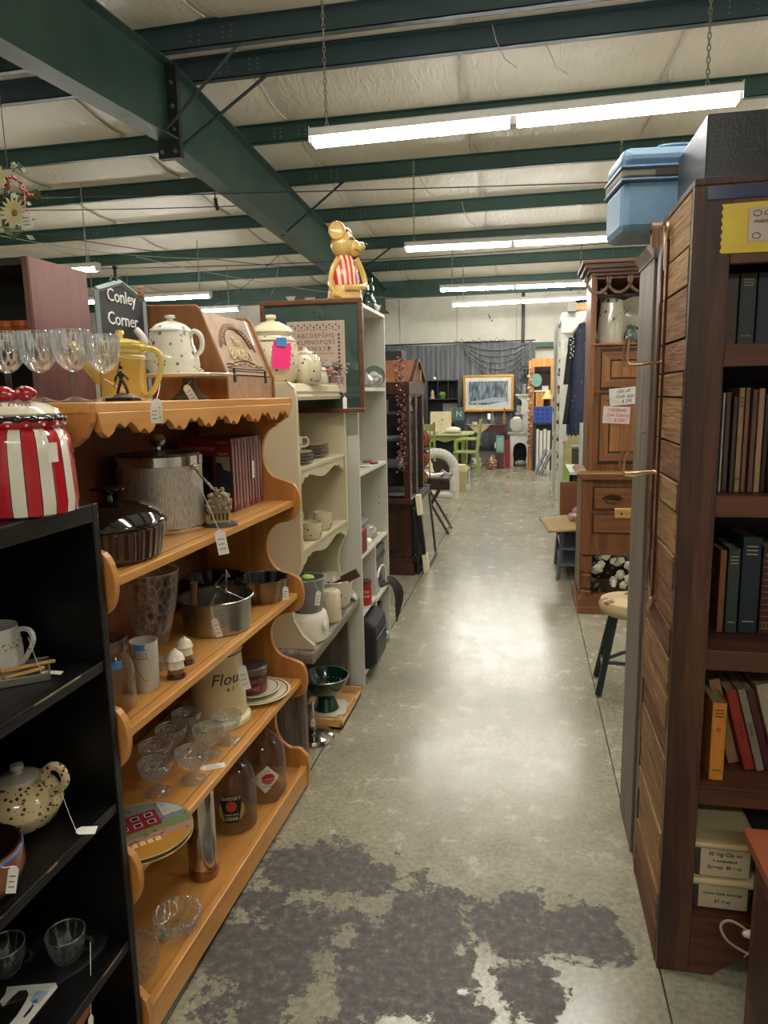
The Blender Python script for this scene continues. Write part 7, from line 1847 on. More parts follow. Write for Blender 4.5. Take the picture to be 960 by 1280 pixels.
# row 3: cloth bound sets
z = RZS[2]; x = .487
for w, h, hx, lab, d_, lc, tx in ((.016, .215, '7a4c24', 'narrow orange brown book at the left end of the third shelf', None, '3d2a1e', None), (.029, .22, '26382f', 'dark green cloth book on the third shelf', 'lines', '9a8a4c', None), (.045, .25, '141f30', 'thick navy cloth book on the third shelf', 'lines', 'a89a7a', None), (.045, .228, '3f1518', 'maroon gilt ornamented volume next to the navy book', 'ornate', '9a7454', None), (.045, .228, '42171a', 'second maroon gilt volume, to the right of the first', 'ornate', '9a7454', None), (.045, .228, '3a1316', 'third maroon gilt volume farther right', 'ornate', '9a7454', None)):
    book(x, z, w, h, .16, hx, lab, deco=d_, lc=lc, y=1.87); x += w + .003
# row 4: one upright, several leaning
z = RZS[3]
ob = book(.462, z, .035, .205, .14, 'c07a2c', 'orange cloth book standing upright at the shelf front, nearest the stile', y=1.765, lc='5a3214', deco='lines')
MB().tube([(.0175 + .004 * math.cos(a), -.0006, .135 + .005 * math.sin(a)) for a in [2 * PI * i / 10 for i in range(10)]], .001, 4, True).build('emblem', mat('spine_ink_5a3214', '5a3214'), ob)
ti = -.26
x = .532
for w, h, hx, lab, lc, tx, dy in ((.028, .235, '8c6a4c', 'pale brown leaning book behind the upright orange one', '4a3424', None, .03), (.026, .22, '8a2a1a', 'red orange leaning book', '5a1410', 'STORY', .0), (.020, .225, '7f7766', 'narrow grey leaning book beside the red orange one', '35302a', 'NOVEL', .0), (.020, .22, '4a1a1c', 'dark maroon leaning book', '2b0f10', None, .01), (.052, .24, '9a9078', 'wide cream leaning book with faint dark writing', '4a4234', 'The Robe', .0), (.03, .23, '3b3a34', 'dark grey leaning book at the right', '8a8468', None, .0)):
    book(x, z, w, h, .14, hx, lab, y=1.825 + dy, tilt=ti, lc=lc, txt=tx); x += w / math.cos(ti) + .002
w_b = T('wood_block', 'dark block wedged behind the upright orange book', 'block', (.50, 1.92, z + .0005)); MB().box(0, .06, 0, .12, 0, .14).build('body', mat('grey_block', '4c4438', .7), w_b)
# plastic boxes of earrings
TUB = mat('cloudy_tub', '4f4b42', .3, trans=.3); LID = mat('cream_lid_plastic', 'c9b88c', .35, var=.03)
for k, (z0, h, lines, lab) in enumerate(((.159, .072, (('screw back earrings', .052, .0125), ('$5 + up', .03, .0135)), 'lower clear plastic box with a cream lid and a card reading $5 + up'), (.2505, .085, (('90 Vtg Clip on', .068, .0145), ('+ screwback', .05, .0125), ('Earrings  $5 + up', .032, .0125)), 'upper clear plastic box with a cream lid and a card about clip on earrings'))):
    b = T('plastic_box', lab, 'storage box', (.515, 1.775, z0), group='labelled plastic boxes of earrings')
    MB().prism([(-.07, 0), (.065, 0), (.074, h), (-.078, h)], 0, .26, 'XZ').build('tub', TUB, b, bev=.006)
    MB().box(-.086, .086, -.012, .27, h + .0005, h + .018).build('lid', LID, b, bev=.007)
    MB().box(-.07, .07, .0, .25, h + .018, h + .0195).build('lid_panel', LID, b, bev=.001)
    c = MB().box(-.058, .06, -.0035, -.0025, .006, h - .003).build('card', mat('label_card', 'c4b596', .7), b)
    for s_, zz_, sz in lines: text(s_, sz, INK, b, Tr(.0, -.0042, zz_ if k else zz_ - .004), 'writing', shear=.2, sx=.95)
lb = T('low_table_corner', 'reddish brown table end at the lower right corner of the view', 'table', (.66, 1.46, 0)); lb.name = 'side_table'
MB().box(-.155, .16, -.2, .16, .47, .495).build('tabletop', mat('red_brown_top', '8a4a30', .4), lb, bev=.003); MB().box(-.135, .13, -.18, .125, .0, .47).build('body', wood('red_brown_side', '4a2a1c', '6e4430', 'Z', .45, .5), lb, bev=.002)
MB().box(-.1355, -.1345, -.15, .1, .1, .4).build('side_panel_field', mat('table_side_dark', '3f2418', .5), lb)
cd = T('extension_cord', 'coiled pale cord with a knotted tag hanging before the bookcase base', 'cord', (.56, 1.69, .09))
MB().tube([(.05, .0, .0), (.0, -.002, .02), (-.05, -.002, .05), (-.068, 0, .085), (-.055, .0, .105), (-.03, 0, .1), (0, 0, .078), (.045, 0, .035)], .0032, 8).build('cord', mat('pale_cord', 'b9a58f', .6), cd, True)
MB().ball((-.005, -.004, .078), .012, 10, sx=1.3, sz=.8).build('knotted_tag', PAPER, cd, True)
MB().tube([(.0, -.004, .07), (.01, -.004, .05), (.0, -.004, .035), (.008, -.004, .045), (-.01, -.004, .012)], .0016, 5).build('string', STRING, cd)
pb = T('plastic_bag', 'crumpled clear plastic bag beside the earring boxes', 'bag', (.655, 1.80, .159)); MB().grid(bagf(.035, .1, .11, 5), 20, 10).build('bag', mat('grey_film', '6a6c64', .2, trans=.3), pb, True)
# black box on top of the bookcase
bx2 = T('black_box', 'large black box standing on top of the dark pine bookcase', 'box', (.84, 1.96, 1.9505))
MB().box(-.45, .42, -.15, .16, 0, .155).build('body', wood('black_box_wood', '15151a', '26262c', 'Y', .3, .7, bmp=.3, fine=.7), bx2, bev=.003)
# grey weathered wardrobe side next to it
GRY = wood('grey_weathered_board', '5f5446', '87796a', 'Z', .55, .7, bmp=.2, fine=.75, spec=.35)
wd = T('wardrobe', 'grey weathered cabinet side between the plank bookcase and the oak hutch', 'cabinet', (.63, 2.35, 0))
MB().box(-.277, -.255, -.14, .125, 0, 1.885).build('side_board', GRY, wd, bev=.003)
MB().box(-.255, .3, .105, .125, 0, 1.87).build('back_board', GRY, wd); MB().box(-.255, .3, -.14, -.12, 0, 1.87).build('front_board', GRY, wd); MB().box(-.28, .3, -.145, .13, 1.87, 1.9).build('top_board', GRY, wd, bev=.002)
MB().box(-.274, -.25, -.205, -.18, 0, 1.9).build('corner_strip', DPW, wd, bev=.002); MB().box(-.268, -.25, -.18, -.145, 0, 1.89).build('corner_strip', mat('strip_dark', '33201a', .5), wd, bev=.002)
MB().prism([(-.3, 0), (-.27, .022), (-.255, .022), (-.255, -.03), (-.275, -.03)], -.135, .10, 'XZ', Tr(0, 0, 1.9)).build('lit_pale_ledge', mat('lit_pale_ledge', 'b9afa0', .5, bmp=.3), wd)  # ledge made pale: white light on its top and front put into the colour
MB().cyl((-.285, -.12, 1.952), (-.255, -.12, 1.952), .018, n=16).box(-.285, -.255, -.138, -.102, 1.9, 1.952).build('rounded_peg', wood('peg_wood', '7a5534', 'a37a50', 'Z', .5), wd)
MB().tube([(-.2785, -.09, 1.372), (-.2785, -.045, 1.372)], .0018, 5).build('staple', IRON, wd)
# blue train case
sc = T('train_case', 'pale blue vanity train case on top of the grey cabinet', 'suitcase', (.40, 2.36, 1.9505), rz=.12)
CB = mat('case_blue', '6e8fa9', .4, var=.06, nscale=120, bmp=.4); CT = mat('case_trim_blue', '4a6a84', .35)
MB().box(-.15, .15, -.1, .11, .0, .145).build('body', CB, sc, bev=.022); MB().box(-.15, .15, -.1, .11, .175, .235).build('lid', CB, sc, bev=.024)
MB().box(-.152, .152, -.102, .112, .145, .178).build('metal_band', mat('case_metal', '8f8a80', .3, .7), sc, bev=.01)
for z_ in (.143, .178): MB().box(-.155, .155, -.105, .115, z_ - .005, z_ + .005).build('piping', CT, sc, bev=.004)
MB().box(-.06, .12, -.1045, -.102, .152, .172).build('latch_plate', mat('latch_dark', '4a423a', .4, .5), sc)
MB().tube([(-.03, 0, .235), (-.02, 0, .258), (.06, 0, .262), (.1, 0, .258), (.11, 0, .235)], .007, 8).build('handle', CT, sc, True)
tp_ = T('top_crate', 'low board under the blue train case', 'board', (.47, 2.36, 1.9005)); MB().box(-.088, .3, -.09, .1, 0, .049).build('board', DPW, tp_, bev=.002)

# ================================================================= oak hutch, stool, wreath
OAK = wood('oak_upright', '5c3820', '8a5c38', 'Z', .4, .6, fine=.72, bmp=.12); OAKX = wood('oak_rail', '633d22', '91613b', 'X', .4, .6, fine=.72, bmp=.12)
OAKL = wood('oak_panel', '744a2a', '9d6d42', 'Z', .38, .6, fine=.78, bmp=.08)
ok = T('oak_hutch', 'tall carved oak hutch with an open niche, doors and brass drawer pulls', 'hutch', (.78, 5.05, 0))
def kp(nm, x0, x1, y0, y1, z0, z1, m=OAK, par=None, bev=.003): return MB().box(x0 - .78, x1 - .78, y0 - 5.05, y1 - 5.05, z0, z1).build(nm, m, par or ok, bev=bev)
kp('plinth', .355, 1.2, 4.79, 5.30, .0, .05); kp('base_step', .362, 1.2, 4.80, 5.29, .05, .10, OAKX)
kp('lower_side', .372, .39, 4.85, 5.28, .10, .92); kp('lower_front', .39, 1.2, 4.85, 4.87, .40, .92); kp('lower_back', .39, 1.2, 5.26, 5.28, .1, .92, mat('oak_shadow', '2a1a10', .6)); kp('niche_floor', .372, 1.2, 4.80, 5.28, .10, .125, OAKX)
MB().lathe([(.036, 0), (.036, .03), (.022, .04), (.034, .06), (.026, .1), (.034, .14), (.024, .155), (.036, .17), (.036, .275)], 16, Tr(.415 - .78, 4.83 - 5.05, .125)).build('turned_post', OAK, ok, True)
kp('corner_stile', .378, .44, 4.83, 4.85, .40, .92)
for z0, z1 in ((.72, .86), (.56, .675)):
    d = kp('drawer', .455, 1.15, 4.832, 4.85, z0, z1, OAKX, bev=.005)
    kp('drawer_edge', .445, 1.16, 4.838, 4.851, z0 - .008, z1 + .008, mat('oak_line', '3a2112', .5))
    if z0 > .7:
        m = MB().tube([(.52 - .78, -.222, .795), (.53 - .78, -.235, .775), (.57 - .78, -.238, .768), (.61 - .78, -.235, .775), (.62 - .78, -.222, .795)], .005, 8)
        m.build('drawer_pull', mat('dark_brass', '4a3a22', .35, .7), d, True)
        MB().prism([(.50 - .78, .79), (.53 - .78, .775), (.57 - .78, .782), (.61 - .78, .775), (.64 - .78, .79), (.61 - .78, .812), (.57 - .78, .818), (.53 - .78, .812)], -.221, -.2185, 'XZ').build('pull_plate', MATS['dark_brass'], d)
MB().prism([(.335 - .78, .955), (.345 - .78, .935), (.37 - .78, .92), (.42, .92), (.42, .975), (.355 - .78, .975)], -.25, .24, 'XZ').build('counter', OAKX, ok, bev=.003)
kp('counter_edge', .337, 1.2, 4.796, 4.80, .955, .968, mat('oak_light_edge', 'a8835a', .3), bev=.001)
kp('upper_side', .402, .42, 4.87, 5.26, .975, 2.22); kp('upper_side_front', .40, .436, 4.85, 4.87, .975, 2.22); kp('upper_back', .42, 1.2, 5.25, 5.262, .975, 2.22, mat('oak_back', '4a2e1c', .55))
kp('door_block', .436, 1.2, 4.862, 5.25, .975, 1.785, OAK); kp('niche_ledge', .41, 1.2, 4.84, 5.25, 1.785, 1.80, OAKX)
for z0, z1 in ((1.52, 1.745), (1.04, 1.47)):
    d = kp('door_frame', .47, 1.0, 4.852, 4.862, z0 - .02, z1 + .02, mat('oak_line', '3a2112'))
    MB().prism([(.48 - .78, z0), (.99 - .78, z0), (.95 - .78, z0 + .05), (.53 - .78, z0 + .05)], -.208, -.198, 'XZ').build('bevel_rail', OAKX, d); MB().prism([(.48 - .78, z1), (.99 - .78, z1), (.95 - .78, z1 - .05), (.53 - .78, z1 - .05)], -.208, -.198, 'XZ').build('bevel_rail', OAKX, d)
    MB().prism([(.48 - .78, z0), (.48 - .78, z1), (.53 - .78, z1 - .05), (.53 - .78, z0 + .05)], -.206, -.198, 'XZ').build('bevel_stile', OAKL, d)
    MB().box(.54 - .78, .94 - .78, -.206, -.198, z0 + .06, z1 - .06).build('field', OAKL, d, bev=.003)
kp('hutch_rail', .436, 1.2, 4.85, 4.862, 1.485, 1.50, OAKX)
m = MB()
for k in range(6):
    cx = .44 + .13 * k - .78
    m.tube([(cx + .075 * math.cos(a), -.195, 2.215 - .10 * math.sin(a)) for a in [PI * i / 12 for i in range(13)]], .011, 6)
m.build('fretwork', mat('fret_oak', '7d6048', .45), ok, True)
kp('niche_soffit', .42, 1.2, 4.86, 5.25, 2.20, 2.215); kp('niche_shade_strip', .42, 1.2, 4.88, 4.9, 2.09, 2.11, mat('oak_shadow', '2a1a10'))  # dark strip under the niche top: shade put into its colour
for k, (dx, z0, z1) in enumerate(((.0, 2.22, 2.24), (.02, 2.24, 2.262), (.042, 2.262, 2.29), (.06, 2.29, 2.31))): kp('crown_step', .398 - dx, 1.2 + dx, 4.848 - dx, 5.27, z0, z1, wood('oak_crown', '4a2e1e', '6e4a34', 'X', .4, .6, fine=.7), bev=.002)
GRS = speckled('green_sprig_china', 'bdb8a4', [('47524c', 22, .24), ('5b6a60', 34, .15)], zlo=.14, zhi=.3)
o = T('pitcher', 'large cream pitcher with green leaf sprigs in the oak hutch niche', 'pitcher', (.545, 4.99, 1.8005))
pm = MB(); rows = []
prof_ = [(.088, 0), (.093, .02), (.092, .08), (.085, .16), (.076, .22), (.072, .26)]
MB().lathe([(0, 0)] + prof_ + [(.066, .26), (.07, .2), (.08, .05), (0, .02)], 40).build('body', GRS, o, True)
sp_ = MB(); 
def lipf(u, v):
    a = 2 * PI * u; k_ = (.5 - .5 * math.cos(a)) ; h_ = .26 + v * (.02 + .085 * (1 - k_) ** 0 * (math.cos((a - PI) / 2) ** 6 if True else 0))
    r_ = .072 + .004 * v
    return (r_ * math.cos(a) , r_ * math.sin(a), h_)
sp_.grid(lipf, 40, 3).build('spout', GRS, o, True, solid=.005)
MB().tube([(-.06, -.01, .345), (-.1, -.02, .3), (-.125, -.02, .2), (-.115, -.02, .11), (-.085, -.02, .03)], .011, 9).build('handle', mat('cream_china', 'c3bda8', .15, coat=.5), o, True)
o = T('wash_bowl', 'matching sprigged bowl standing on edge behind the cream pitcher', 'bowl', (.72, 5.14, 1.8005)); MB().lathe([(0, 0), (.06, 0), (.13, .05), (.15, .08), (.145, .08), (.12, .05), (0, .01)], 36, Tr(0, 0, .15) @ Rx(1.3)).build('body', speckled('green_sprig_bowl', 'bdb8a4', [('3f4a46', 20, .3)]), o, True)
o = T('green_pot', 'small dark teal glazed pot in the oak hutch niche', 'pot', (.66, 4.93, 1.8005)); MB().lathe([(0, 0), (.03, 0), (.042, .03), (.04, .06), (.022, .09), (.03, .11), (.026, .11), (0, .08)], 20).build('body', mat('teal_glaze', '4d5f60', .2, coat=.4), o, True)
for k, (x, z_, rz_, ls, lab) in enumerate(((.555, 1.345, .05, ('Old Finish', 'Oak Cabinet', '$ 350'), 'lower pinkish handwritten price card on the oak hutch door'), (.60, 1.465, -.08, ('10% off', 'Cash Sale', '$ 295'), 'upper white handwritten price card on the oak hutch door'))):
    o = T('price_card', lab, 'card', (x + .02, 4.842, z_ - .06), rot=(0, rz_, 0), group='handwritten cards on the oak hutch')
    MB().box(-.085, .085, -.001, .001, -.0, .11).build('card', mat('card_%d' % k, ('cfb9b0', 'cdc9c0')[k], .7), o)
    for i, s_ in enumerate(ls): text(s_, .028, mat('red_ink', '9a4a48', .7) if not k else INK, o, Tr(.01 * i, -.0018, .088 - .033 * i), 'writing', shear=.2)
# white flower arrangement in the niche
o = T('silk_flowers', 'arrangement of white silk roses with grey green leaves in the lower oak niche', 'flowers', (.59, 4.96, .126))
MB().lathe([(0, 0), (.07, 0), (.09, .06), (.085, .06), (0, .05)], 16).build('basket', mat('flower_basket', '4a3222', .7), o)
DLF = mat('dusty_leaf', '3f4a38', .7, var=.35)
r7 = random.Random(4)
for k in range(20):
    a = r7.uniform(0, 2 * PI); r_ = .03 + .13 * math.sqrt(r7.random()); c = Vector((r_ * math.cos(a), -.05 - .06 * r7.random(), .17 + .8 * r_ * math.sin(a))); rr = r7.uniform(.022, .032)
    c.x = max(-.165, c.x)
    f = MB().ball(c, rr * .62, 10)
    for q in range(5):
        b_ = 2 * PI * q / 5 + k; f.ball(c + Vector((math.cos(b_) * rr * .55, -.004, math.sin(b_) * rr * .55)), rr * .6, 8, sy=.6)
    f.build('rose', mat('silk_white', 'b9b6a2', .8, var=.12), o, True)
for k in range(30):
    a = r7.uniform(0, 2 * PI); c = Vector((.11 * math.cos(a), -.03 - .05 * r7.random(), .15 + .11 * math.sin(a))); d = Vector((math.cos(a), -.3, math.sin(a))); e = Vector((-math.sin(a), 0, math.cos(a))); L = r7.uniform(.05, .08)
    if c.x + d.x * L < -.17: continue
    MB().add([c, c + d * L * .5 + e * .013, c + d * L, c + d * L * .5 - e * .013], [(0, 1, 2, 3)]).build('leaf', DLF, o, solid=.0015)
pb_ = MB()
for k in range(26): pb_.ball((r7.uniform(-.14, .14), -.09 - .03 * r7.random(), .09 + .2 * r7.random()), .006, 6)
pb_.build('berries', mat('blue_berries', '5b6470', .5), o, kind='stuff'); price_tag(o, (.0, -.12, .13), (.005, -.13, .11), (.025, .05))
# light wood bracket thing sticking out in front of the hutch
o = T('wooden_rack', 'pale wooden bar with screw holes sticking out from behind the grey cabinet', 'rack', (.62, 3.7, .86))
PWD = wood('pale_bar_wood', 'a87a3c', 'cfa25c', 'X', .5, .6, fine=.85); MB().box(-.17, .3, -.02, .02, 0, .045).box(-.06, .3, .04, .07, .045, .10).build('bar', PWD, o, bev=.002); MB().cyl((-.14, -.022, .022), (-.14, -.019, .022), .006, n=8).build('screw_hole', INK, o)
rk = T('rack_stand', 'pale wooden upright carrying the bar behind the grey cabinet', 'stand', (.72, 3.7, 0)); MB().box(-.03, .1, -.03, .05, 0, .8595).build('post', PWD, rk)
# stool
stl = T('stool', 'dark green legged stool with a faded round padded seat', 'stool', (.53, 3.56, 0))
MB().lathe([(0, .405), (.14, .405), (.155, .42), (.16, .445), (.15, .47), (.09, .488), (0, .492)], 36).build('seat', speckled('faded_seat', 'b9a67c', [('7a4436', 9, .35), ('8f6450', 14, .25)], rough=.8, coat=0), stl, True)
DG = mat('dark_green_paint', '12211e', .4)
for a in (-2.5, -.75, .85, 2.4): MB().tube([(.105 * math.cos(a), .105 * math.sin(a), .41), (.20 * math.cos(a), .20 * math.sin(a), .008)], .0165, 10).build('leg', DG, stl, True)
MB().tube([(.16 * math.cos(-2.5), .16 * math.sin(-2.5), .17), (.16 * math.cos(-.75), .16 * math.sin(-.75), .17)], .009, 8).build('stretcher', DG, stl, True); MB().tube([(.17 * math.cos(-2.5), .17 * math.sin(-2.5), .13), (.17 * math.cos(2.4), .17 * math.sin(2.4), .13)], .009, 8).build('stretcher', DG, stl, True)
MB().tube([(.16 * math.cos(-2.5), .16 * math.sin(-2.5), .19), (.16 * math.cos(.85), .16 * math.sin(.85), .2)], .009, 8).build('stretcher', DG, stl, True)

# ================================================================= beyond the oak hutch
bc = T('low_bench', 'small blue grey bench with tiers under a tan cushion beyond the oak hutch', 'bench', (.40, 5.98, 0))
BG = mat('blue_grey_paint2', '5b6470', .5)
for x in (-.1, .2):
    for y in (-.3, .25): MB().tube([(x - .03 * (x < 0), y, 0), (x, y, .42)], .016, 6).build('leg', BG, bc)
for z_ in (.14, .27, .42): MB().box(-.12, .24, -.33, .3, z_ - .02, z_).build('tier', BG, bc, bev=.003)
o = T('cushion', 'tan burlap cushion lying on the blue grey bench', 'cushion', (.36, 5.85, .4205), rot=(0, -.05, .1)); MB().grid(lambda u, v: (.42 * (u - .5), .62 * (v - .5), .012 + .05 * math.sin(PI * u) * math.sin(PI * v) + .006 * math.sin(30 * u) * math.sin(25 * v)), 16, 16).build('top', mat('burlap', 'a98e5e', .85, var=.15, bmp=.5, nscale=120), o, True, solid=.012)
o = T('pink_slippers', 'pair of pink knitted slippers on the tan cushion', 'slippers', (.42, 5.80, .49)); MB().ball((0, 0, .05), .05, 14, sx=.9, sy=1.6, sz=.8).ball((-.05, -.07, .025), .04, 12, sx=.9, sy=1.5, sz=.6).build('knit', mat('pink_knit', 'a8707a', .9, var=.2, bmp=.5, nscale=90), o, True); price_tag(o, (-.03, -.09, .06), (-.02, -.12, .05), (.03, .06), tilt=.9)
o = T('small_brown_frame', 'brown framed panel standing behind the tan cushion', 'picture', (.42, 6.292, 0)); MB().box(-.12, .14, -.012, .012, .0, .72).build('frame', MAHL, o, bev=.003); MB().box(-.09, .11, -.016, -.012, .04, .68).build('panel', mat('brown_panel', '6b4028', .5), o)
gtb = T('side_table', 'white topped side table with lime green edging beyond the oak hutch', 'table', (.62, 7.45, 0))
MB().box(-.2, .25, -.45, .3, .70, .73).build('tabletop', mat('laminate_white', 'c9c8be', .4), gtb, bev=.002); MB().box(-.205, -.2, -.45, .3, .45, .73).build('lime_edge', mat('lime_green', '7cc22a', .5), gtb)
MB().box(-.17, .22, -.4, .25, 0, .70).build('body', mat('dark_red_wood', '3f1f18', .5), gtb); price_tag(gtb, (-.1, -.452, .69), (-.08, -.47, .62), (.07, .11), tilt=.7)
o = T('magazine_stack', 'small stack of colourful papers at the table end by the oak counter', 'papers', (.62, 7.1, .7305)); MB().box(-.03, .12, -.05, .08, 0, .05).build('papers', speckled('papers_print', 'b9b0a4', [('a04a58', 20, .3)], rough=.6), o); MB().box(-.05, .0, -.08, -.06, 0, .11, Ry(.3)).build('leaflet', mat('leaflet_pink', 'c99aa4', .6), o)
o = T('leaning_plank', 'grey board leaning against the side table', 'board', (.40, 7.0, 0), rot=(0, .06, 0)); MB().box(-.012, .01, -.12, .15, 0.003, .62).build('board', GRY, o)
# dress on a hanger
HK = T('garment_rail', 'dark standing rail holding the sequined dress', 'rail', (.55, 6.80, 0)); MB().cyl((.12, 0, 0), (.12, 0, 2.32), .014, n=8).cyl((-.12, 0, 2.30), (.14, 0, 2.30), .012, n=8).box(-.04, .28, -.15, .15, 0, .02).build('pole', IRON, HK)
dr = T('sequin_dress', 'dark navy sequined dress on a wooden hanger beside the oak hutch', 'dress', (.49, 6.78, 1.12))
DRM, dnt, dbs = _new('navy_sequins'); vo = nd(dnt, 'ShaderNodeTexVoronoi', i_Scale=140.0); dnt.links.new(coords(dnt), vo.inputs['Vector'])
dnt.links.new(ramp(dnt, vo.outputs['Color'], [(.0, '0b0f1e'), (.72, '101a3c'), (.93, '27407a'), (.97, 'b9c6dc')]), dbs.inputs['Base Color']); dbs.inputs['Roughness'].default_value = .35; bump(dnt, dbs, vo.outputs['Distance'], .6, .004)
def dressf(u, v):
    a = 2 * PI * u; z_ = .98 * v
    w_ = .105 + .015 * (1 - v) - (.02 * max(0, v - .7) / .3) + .006 * math.sin(a * 7) * (1 - v)
    if v > .9: w_ *= 1 - (v - .9) * 5.5
    return (w_ * math.cos(a) * (1 - .25 * max(0, v - .55)), .07 * math.sin(a) * (1 if v < .9 else .7), z_ - (.035 * abs(math.sin(a * 9)) if v == 0 else 0))
MB().grid(dressf, 60, 24).build('body', DRM, dr, 'all')
MB().grid(lambda u, v: (-.085 - .04 * v + .035 * math.cos(2 * PI * u), .05 * math.sin(2 * PI * u), .86 - .42 * v), 16, 6).build('sleeve', mat('black_lace', '12131a', .7, var=.3, bmp=.4, nscale=90), dr, True)
MB().grid(lambda u, v: (-.09 - .045 * v + .025 * math.cos(2 * PI * u), -.02 + .04 * math.sin(2 * PI * u), .46 - .38 * v), 14, 6).build('lace_panel', MATS['black_lace'], dr, True)
MB().tube([(-.10, 0, .88), (-.02, 0, .97), (.03, 0, .99), (.1, 0, .9)], .009, 7).build('hanger', LW, dr, True); MB().tube([(.02, 0, .98), (.02, 0, 1.06), (.04, 0, 1.09), (.05, 0, 1.16), (.03, 0, 1.19)], .003, 6).build('hanger_hook', CHROME, dr)
mm = MB()
for k in range(14): mm.ball((-.09 + .015 * math.sin(k * 2.3), -.06, .86 - .014 * k), .007, 6)
mm.build('pale_beads', PAPER, dr, kind='stuff'); MB().prism([(-.11, .8), (-.17, .68), (-.1, .74)], -.02, -.017, 'XZ').build('white_ribbon', PAPER, dr)
# white painted door frame / booth
bo = T('booth_frame', 'white painted booth frame with a door, standing along the right of the aisle', 'booth', (.52, 9.6, 0))
def bp(nm, x0, x1, y0, y1, z0, z1, m=WP): return MB().box(x0 - .52, x1 - .52, y0 - 9.6, y1 - 9.6, z0, z1).build(nm, m, bo, bev=.003)
bp('post', .395, .45, 8.85, 8.9, 0, 2.42); bp('wide_panel', .45, .80, 8.87, 8.90, 0, 2.30); bp('head_rail', .40, .9, 8.84, 8.9, 2.18, 2.42); bp('yellow_pine_head', .47, .85, 8.83, 8.86, 2.44, 2.50, LW)
bp('top_rail', .40, .44, 8.9, 11.0, 2.34, 2.42); bp('post', .39, .44, 11.0, 11.06, 0, 2.42)
bp('door_panel', .405, .425, 9.9, 11.0, .0, 2.34, mat('panel_offwhite', 'b9b8aa', .5)); m = MB().lathe([(0, 0), (.28, 0), (.28, .01), (0, .01)], 32, Tr(-.122, .85, 1.55) @ Ry(PI / 2), sx=2.2).build('oval_recess', mat('oval_grey', '8f8f86', .4), bo)
for z_ in (1.2, 1.36, .78): bp('iron_hinge', .392, .40, 10.9, 11.04, z_, z_ + .06, IRON)
bp('grey_cap', .46, .56, 8.80, 8.86, 2.42, 2.52, mat('cap_grey', '8a857a', .6))
js = T('jewellery_stand', 'tall thin stand hung with brown and cream trinkets by the booth frame', 'stand', (.43, 9.4, 0))
MB().cyl((0, 0, 0), (0, 0, 1.9), .012, n=8).build('pole', IRON, js)
for k in range(26): MB().ball((-.01 + .02 * math.sin(k * 1.7), -.03 + .03 * math.cos(k), 1.88 - .055 * k), .022, 8, sz=1.3).build('trinket', mat('trinket_%d' % (k % 4), ('7a5238', 'b8a480', '4b2f22', 'a0604a')[k % 4], .5), js, True)
o = T('cream_chair', 'cream scroll carved chair behind the hanging dress', 'chair', (.62, 8.3, 0)); CY = mat('cream_yellow_paint', 'c2b884', .5)
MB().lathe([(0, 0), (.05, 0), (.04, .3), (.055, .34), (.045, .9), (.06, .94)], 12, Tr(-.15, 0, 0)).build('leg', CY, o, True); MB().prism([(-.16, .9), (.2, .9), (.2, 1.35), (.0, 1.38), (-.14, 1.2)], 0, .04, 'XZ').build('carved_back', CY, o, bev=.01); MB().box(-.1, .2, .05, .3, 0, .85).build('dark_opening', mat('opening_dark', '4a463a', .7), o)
for k in range(3): MB().tube([(.02 + (.05 + .035 * k) * math.cos(a), -.01, 1.12 + (.05 + .03 * k) * math.sin(a)) for a in [PI * i / 10 for i in range(13)]], .008, 6).build('scroll', mat('scroll_cream', 'd1c898', .5), o, True)
o = T('white_cabinet_edge', 'narrow white cupboard tucked against the far side of the oak hutch', 'cupboard', (.60, 6.46, 0)); MB().box(-.13, .12, -.15, .1, .72, 1.22).build('body', WP, o, bev=.003); MB().box(-.1, .12, -.14, .09, 0, .72).build('base', MAH, o); o.name = 'cupboard'
# far right shelves and the pine frame
pf = T('pine_bookcase', 'orange pine bookcase with dark inside at the far end right of the white cabinet', 'bookcase', (.30, 14.4, 0))
OP = wood('orange_pine', 'a56a30', 'cf9650', 'Z', .4, .6, fine=.85)
for x in (-.2, .16): MB().box(x, x + .05, -.15, .15, 0, 2.14).build('side_panel', OP, pf)
MB().box(-.15, .16, -.15, -.1, 1.98, 2.14).build('head_rail', OP, pf); MB().box(-.15, .16, .12, .14, 0, 2.0).build('back_panel', mat('plum_back', '33262a', .6), pf)
MB().box(-.15, .16, -.14, .12, 1.50, 1.53).build('shelf', WCER, pf); MB().box(-.12, .03, -.16, -.14, .9, 1.49).build('door', OP, pf); MB().box(-.12, .16, -.14, .12, .86, .88).build('shelf', OP, pf)
for nm, lab, cat, x, y, z_, hx, pr in (('green_clock', 'round green plate hanging at the left of the pine bookcase', 'plate', .19, 14.2, 1.62, '5f8a74', None), ('white_card', 'white box on the pine bookcase shelf', 'box', .36, 14.35, 1.5305, 'c9c4b4', 1), ('small_lamp', 'small lamp with a cream cone shade before the pine bookcase', 'lamp', .40, 13.96, 1.2215, 'c9b070', 2)):
    o = T(nm, lab, cat, (x, y, z_))
    mt_ = mat('far_' + hx, hx, .5)
    if pr is None: MB().lathe([(0, 0), (.1, 0), (.1, .02), (0, .02)], 20, Tr(0, 0, .1) @ Rx(PI / 2), sx=1., sy=1.25).build('body', mt_, o, True); o.name = 'round_plate'
    elif pr == 1: MB().box(-.06, .06, -.05, .05, 0, .08).build('body', mt_, o)
    else:
        MB().lathe([(0, 0), (.05, 0), (.015, .03), (.012, .16), (0, .16)], 12).build('base', mat('far_black', '1a1a1a', .5), o); MB().lathe([(.03, .3), (.04, .3), (.11, .14), (.1, .14)], 16).build('lamp_shade', mt_, o, True)
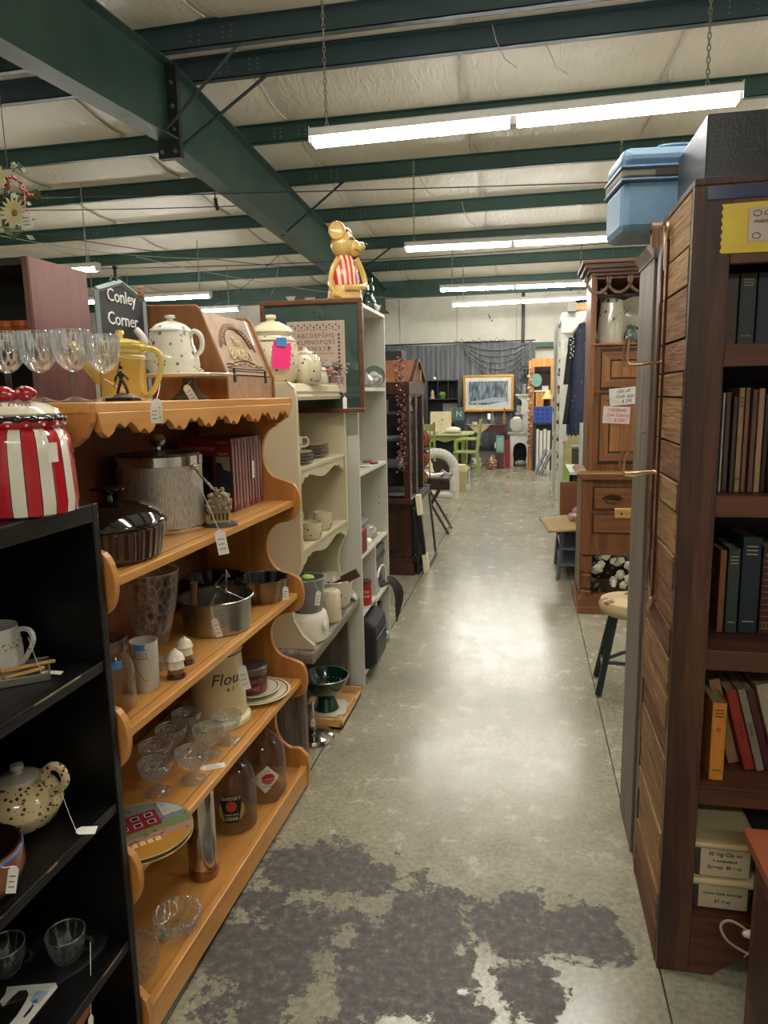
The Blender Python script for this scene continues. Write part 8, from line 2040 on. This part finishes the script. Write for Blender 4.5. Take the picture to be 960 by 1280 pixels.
o = T('blue_crate', 'bright blue plastic crate with round holes at the far right of the aisle', 'crate', (.33, 13.9, .88)); MB().box(-.19, .16, -.02, .14, .03, .34).build('body', mat('crate_blue', '1f3f8f', .4), o, bev=.006)
for i in range(3):
    for j_ in range(3): MB().cyl((-.11 + .09 * i, -.022, .11 + .085 * j_), (-.11 + .09 * i, -.019, .11 + .085 * j_), .022, n=10).build('hole', mat('crate_hole', '0e1c48', .6), o)
cr = T('dark_cabinet', 'dark cabinet with pale rolls standing in it at the far right', 'cabinet', (.33, 13.9, 0)); MB().box(-.2, -.15, -.15, .15, 0, .90).build('side_panel', BP, cr); MB().box(-.2, .2, -.15, .15, .885, .909).build('top', BP, cr); MB().box(-.15, .2, .1, .13, 0, .88).build('back_panel', BP, cr); cr.location.z = 0
for k in range(4): o = T('paper_roll', ('leftmost pale roll in the dark far cabinet', 'second pale roll in the dark far cabinet', 'third pale roll in the dark far cabinet', 'rightmost pale roll in the dark far cabinet')[k], 'roll', (.215 + .07 * k, 13.82, .001), group='pale rolls in the dark cabinet'); MB().cyl((0, 0, 0), (0, 0, .80 - .03 * (k % 2)), .03, n=12).build('roll', WCER, o, True)
for k in range(2): o = T('picture_frame', ('left grey panel leaning before the booth end', 'right grey panel leaning before the booth end')[k], 'frame', (.16 + .1 * k, 13.2 - .1 * k, 0.003), rot=(0, .42, 0), group='leaning grey panels'); MB().box(-.015, .015, -.15, .15, 0, .5).build('panel', mat('panel_grey', '8f9194', .5), o, bev=.003); MB().box(.016, .03, -.15, .15, 0, .5).build('dark_back', BP, o)
gr = T('garland_post', 'orange wooden post wound with pale pink and brown trinkets', 'post', (.10, 14.25, 0)); MB().box(-.06, .02, -.03, .03, 0, 2.1).build('post', OP, gr)
for k in range(22): MB().ball((-.03 + .03 * math.sin(k * 2.2), -.045, 1.95 - .075 * k), .032, 8).build('trinket', mat('trinket_pink_%d' % (k % 3), ('a8857a', '8a5a48', 'c4b0a0')[k % 3], .6), gr, True)
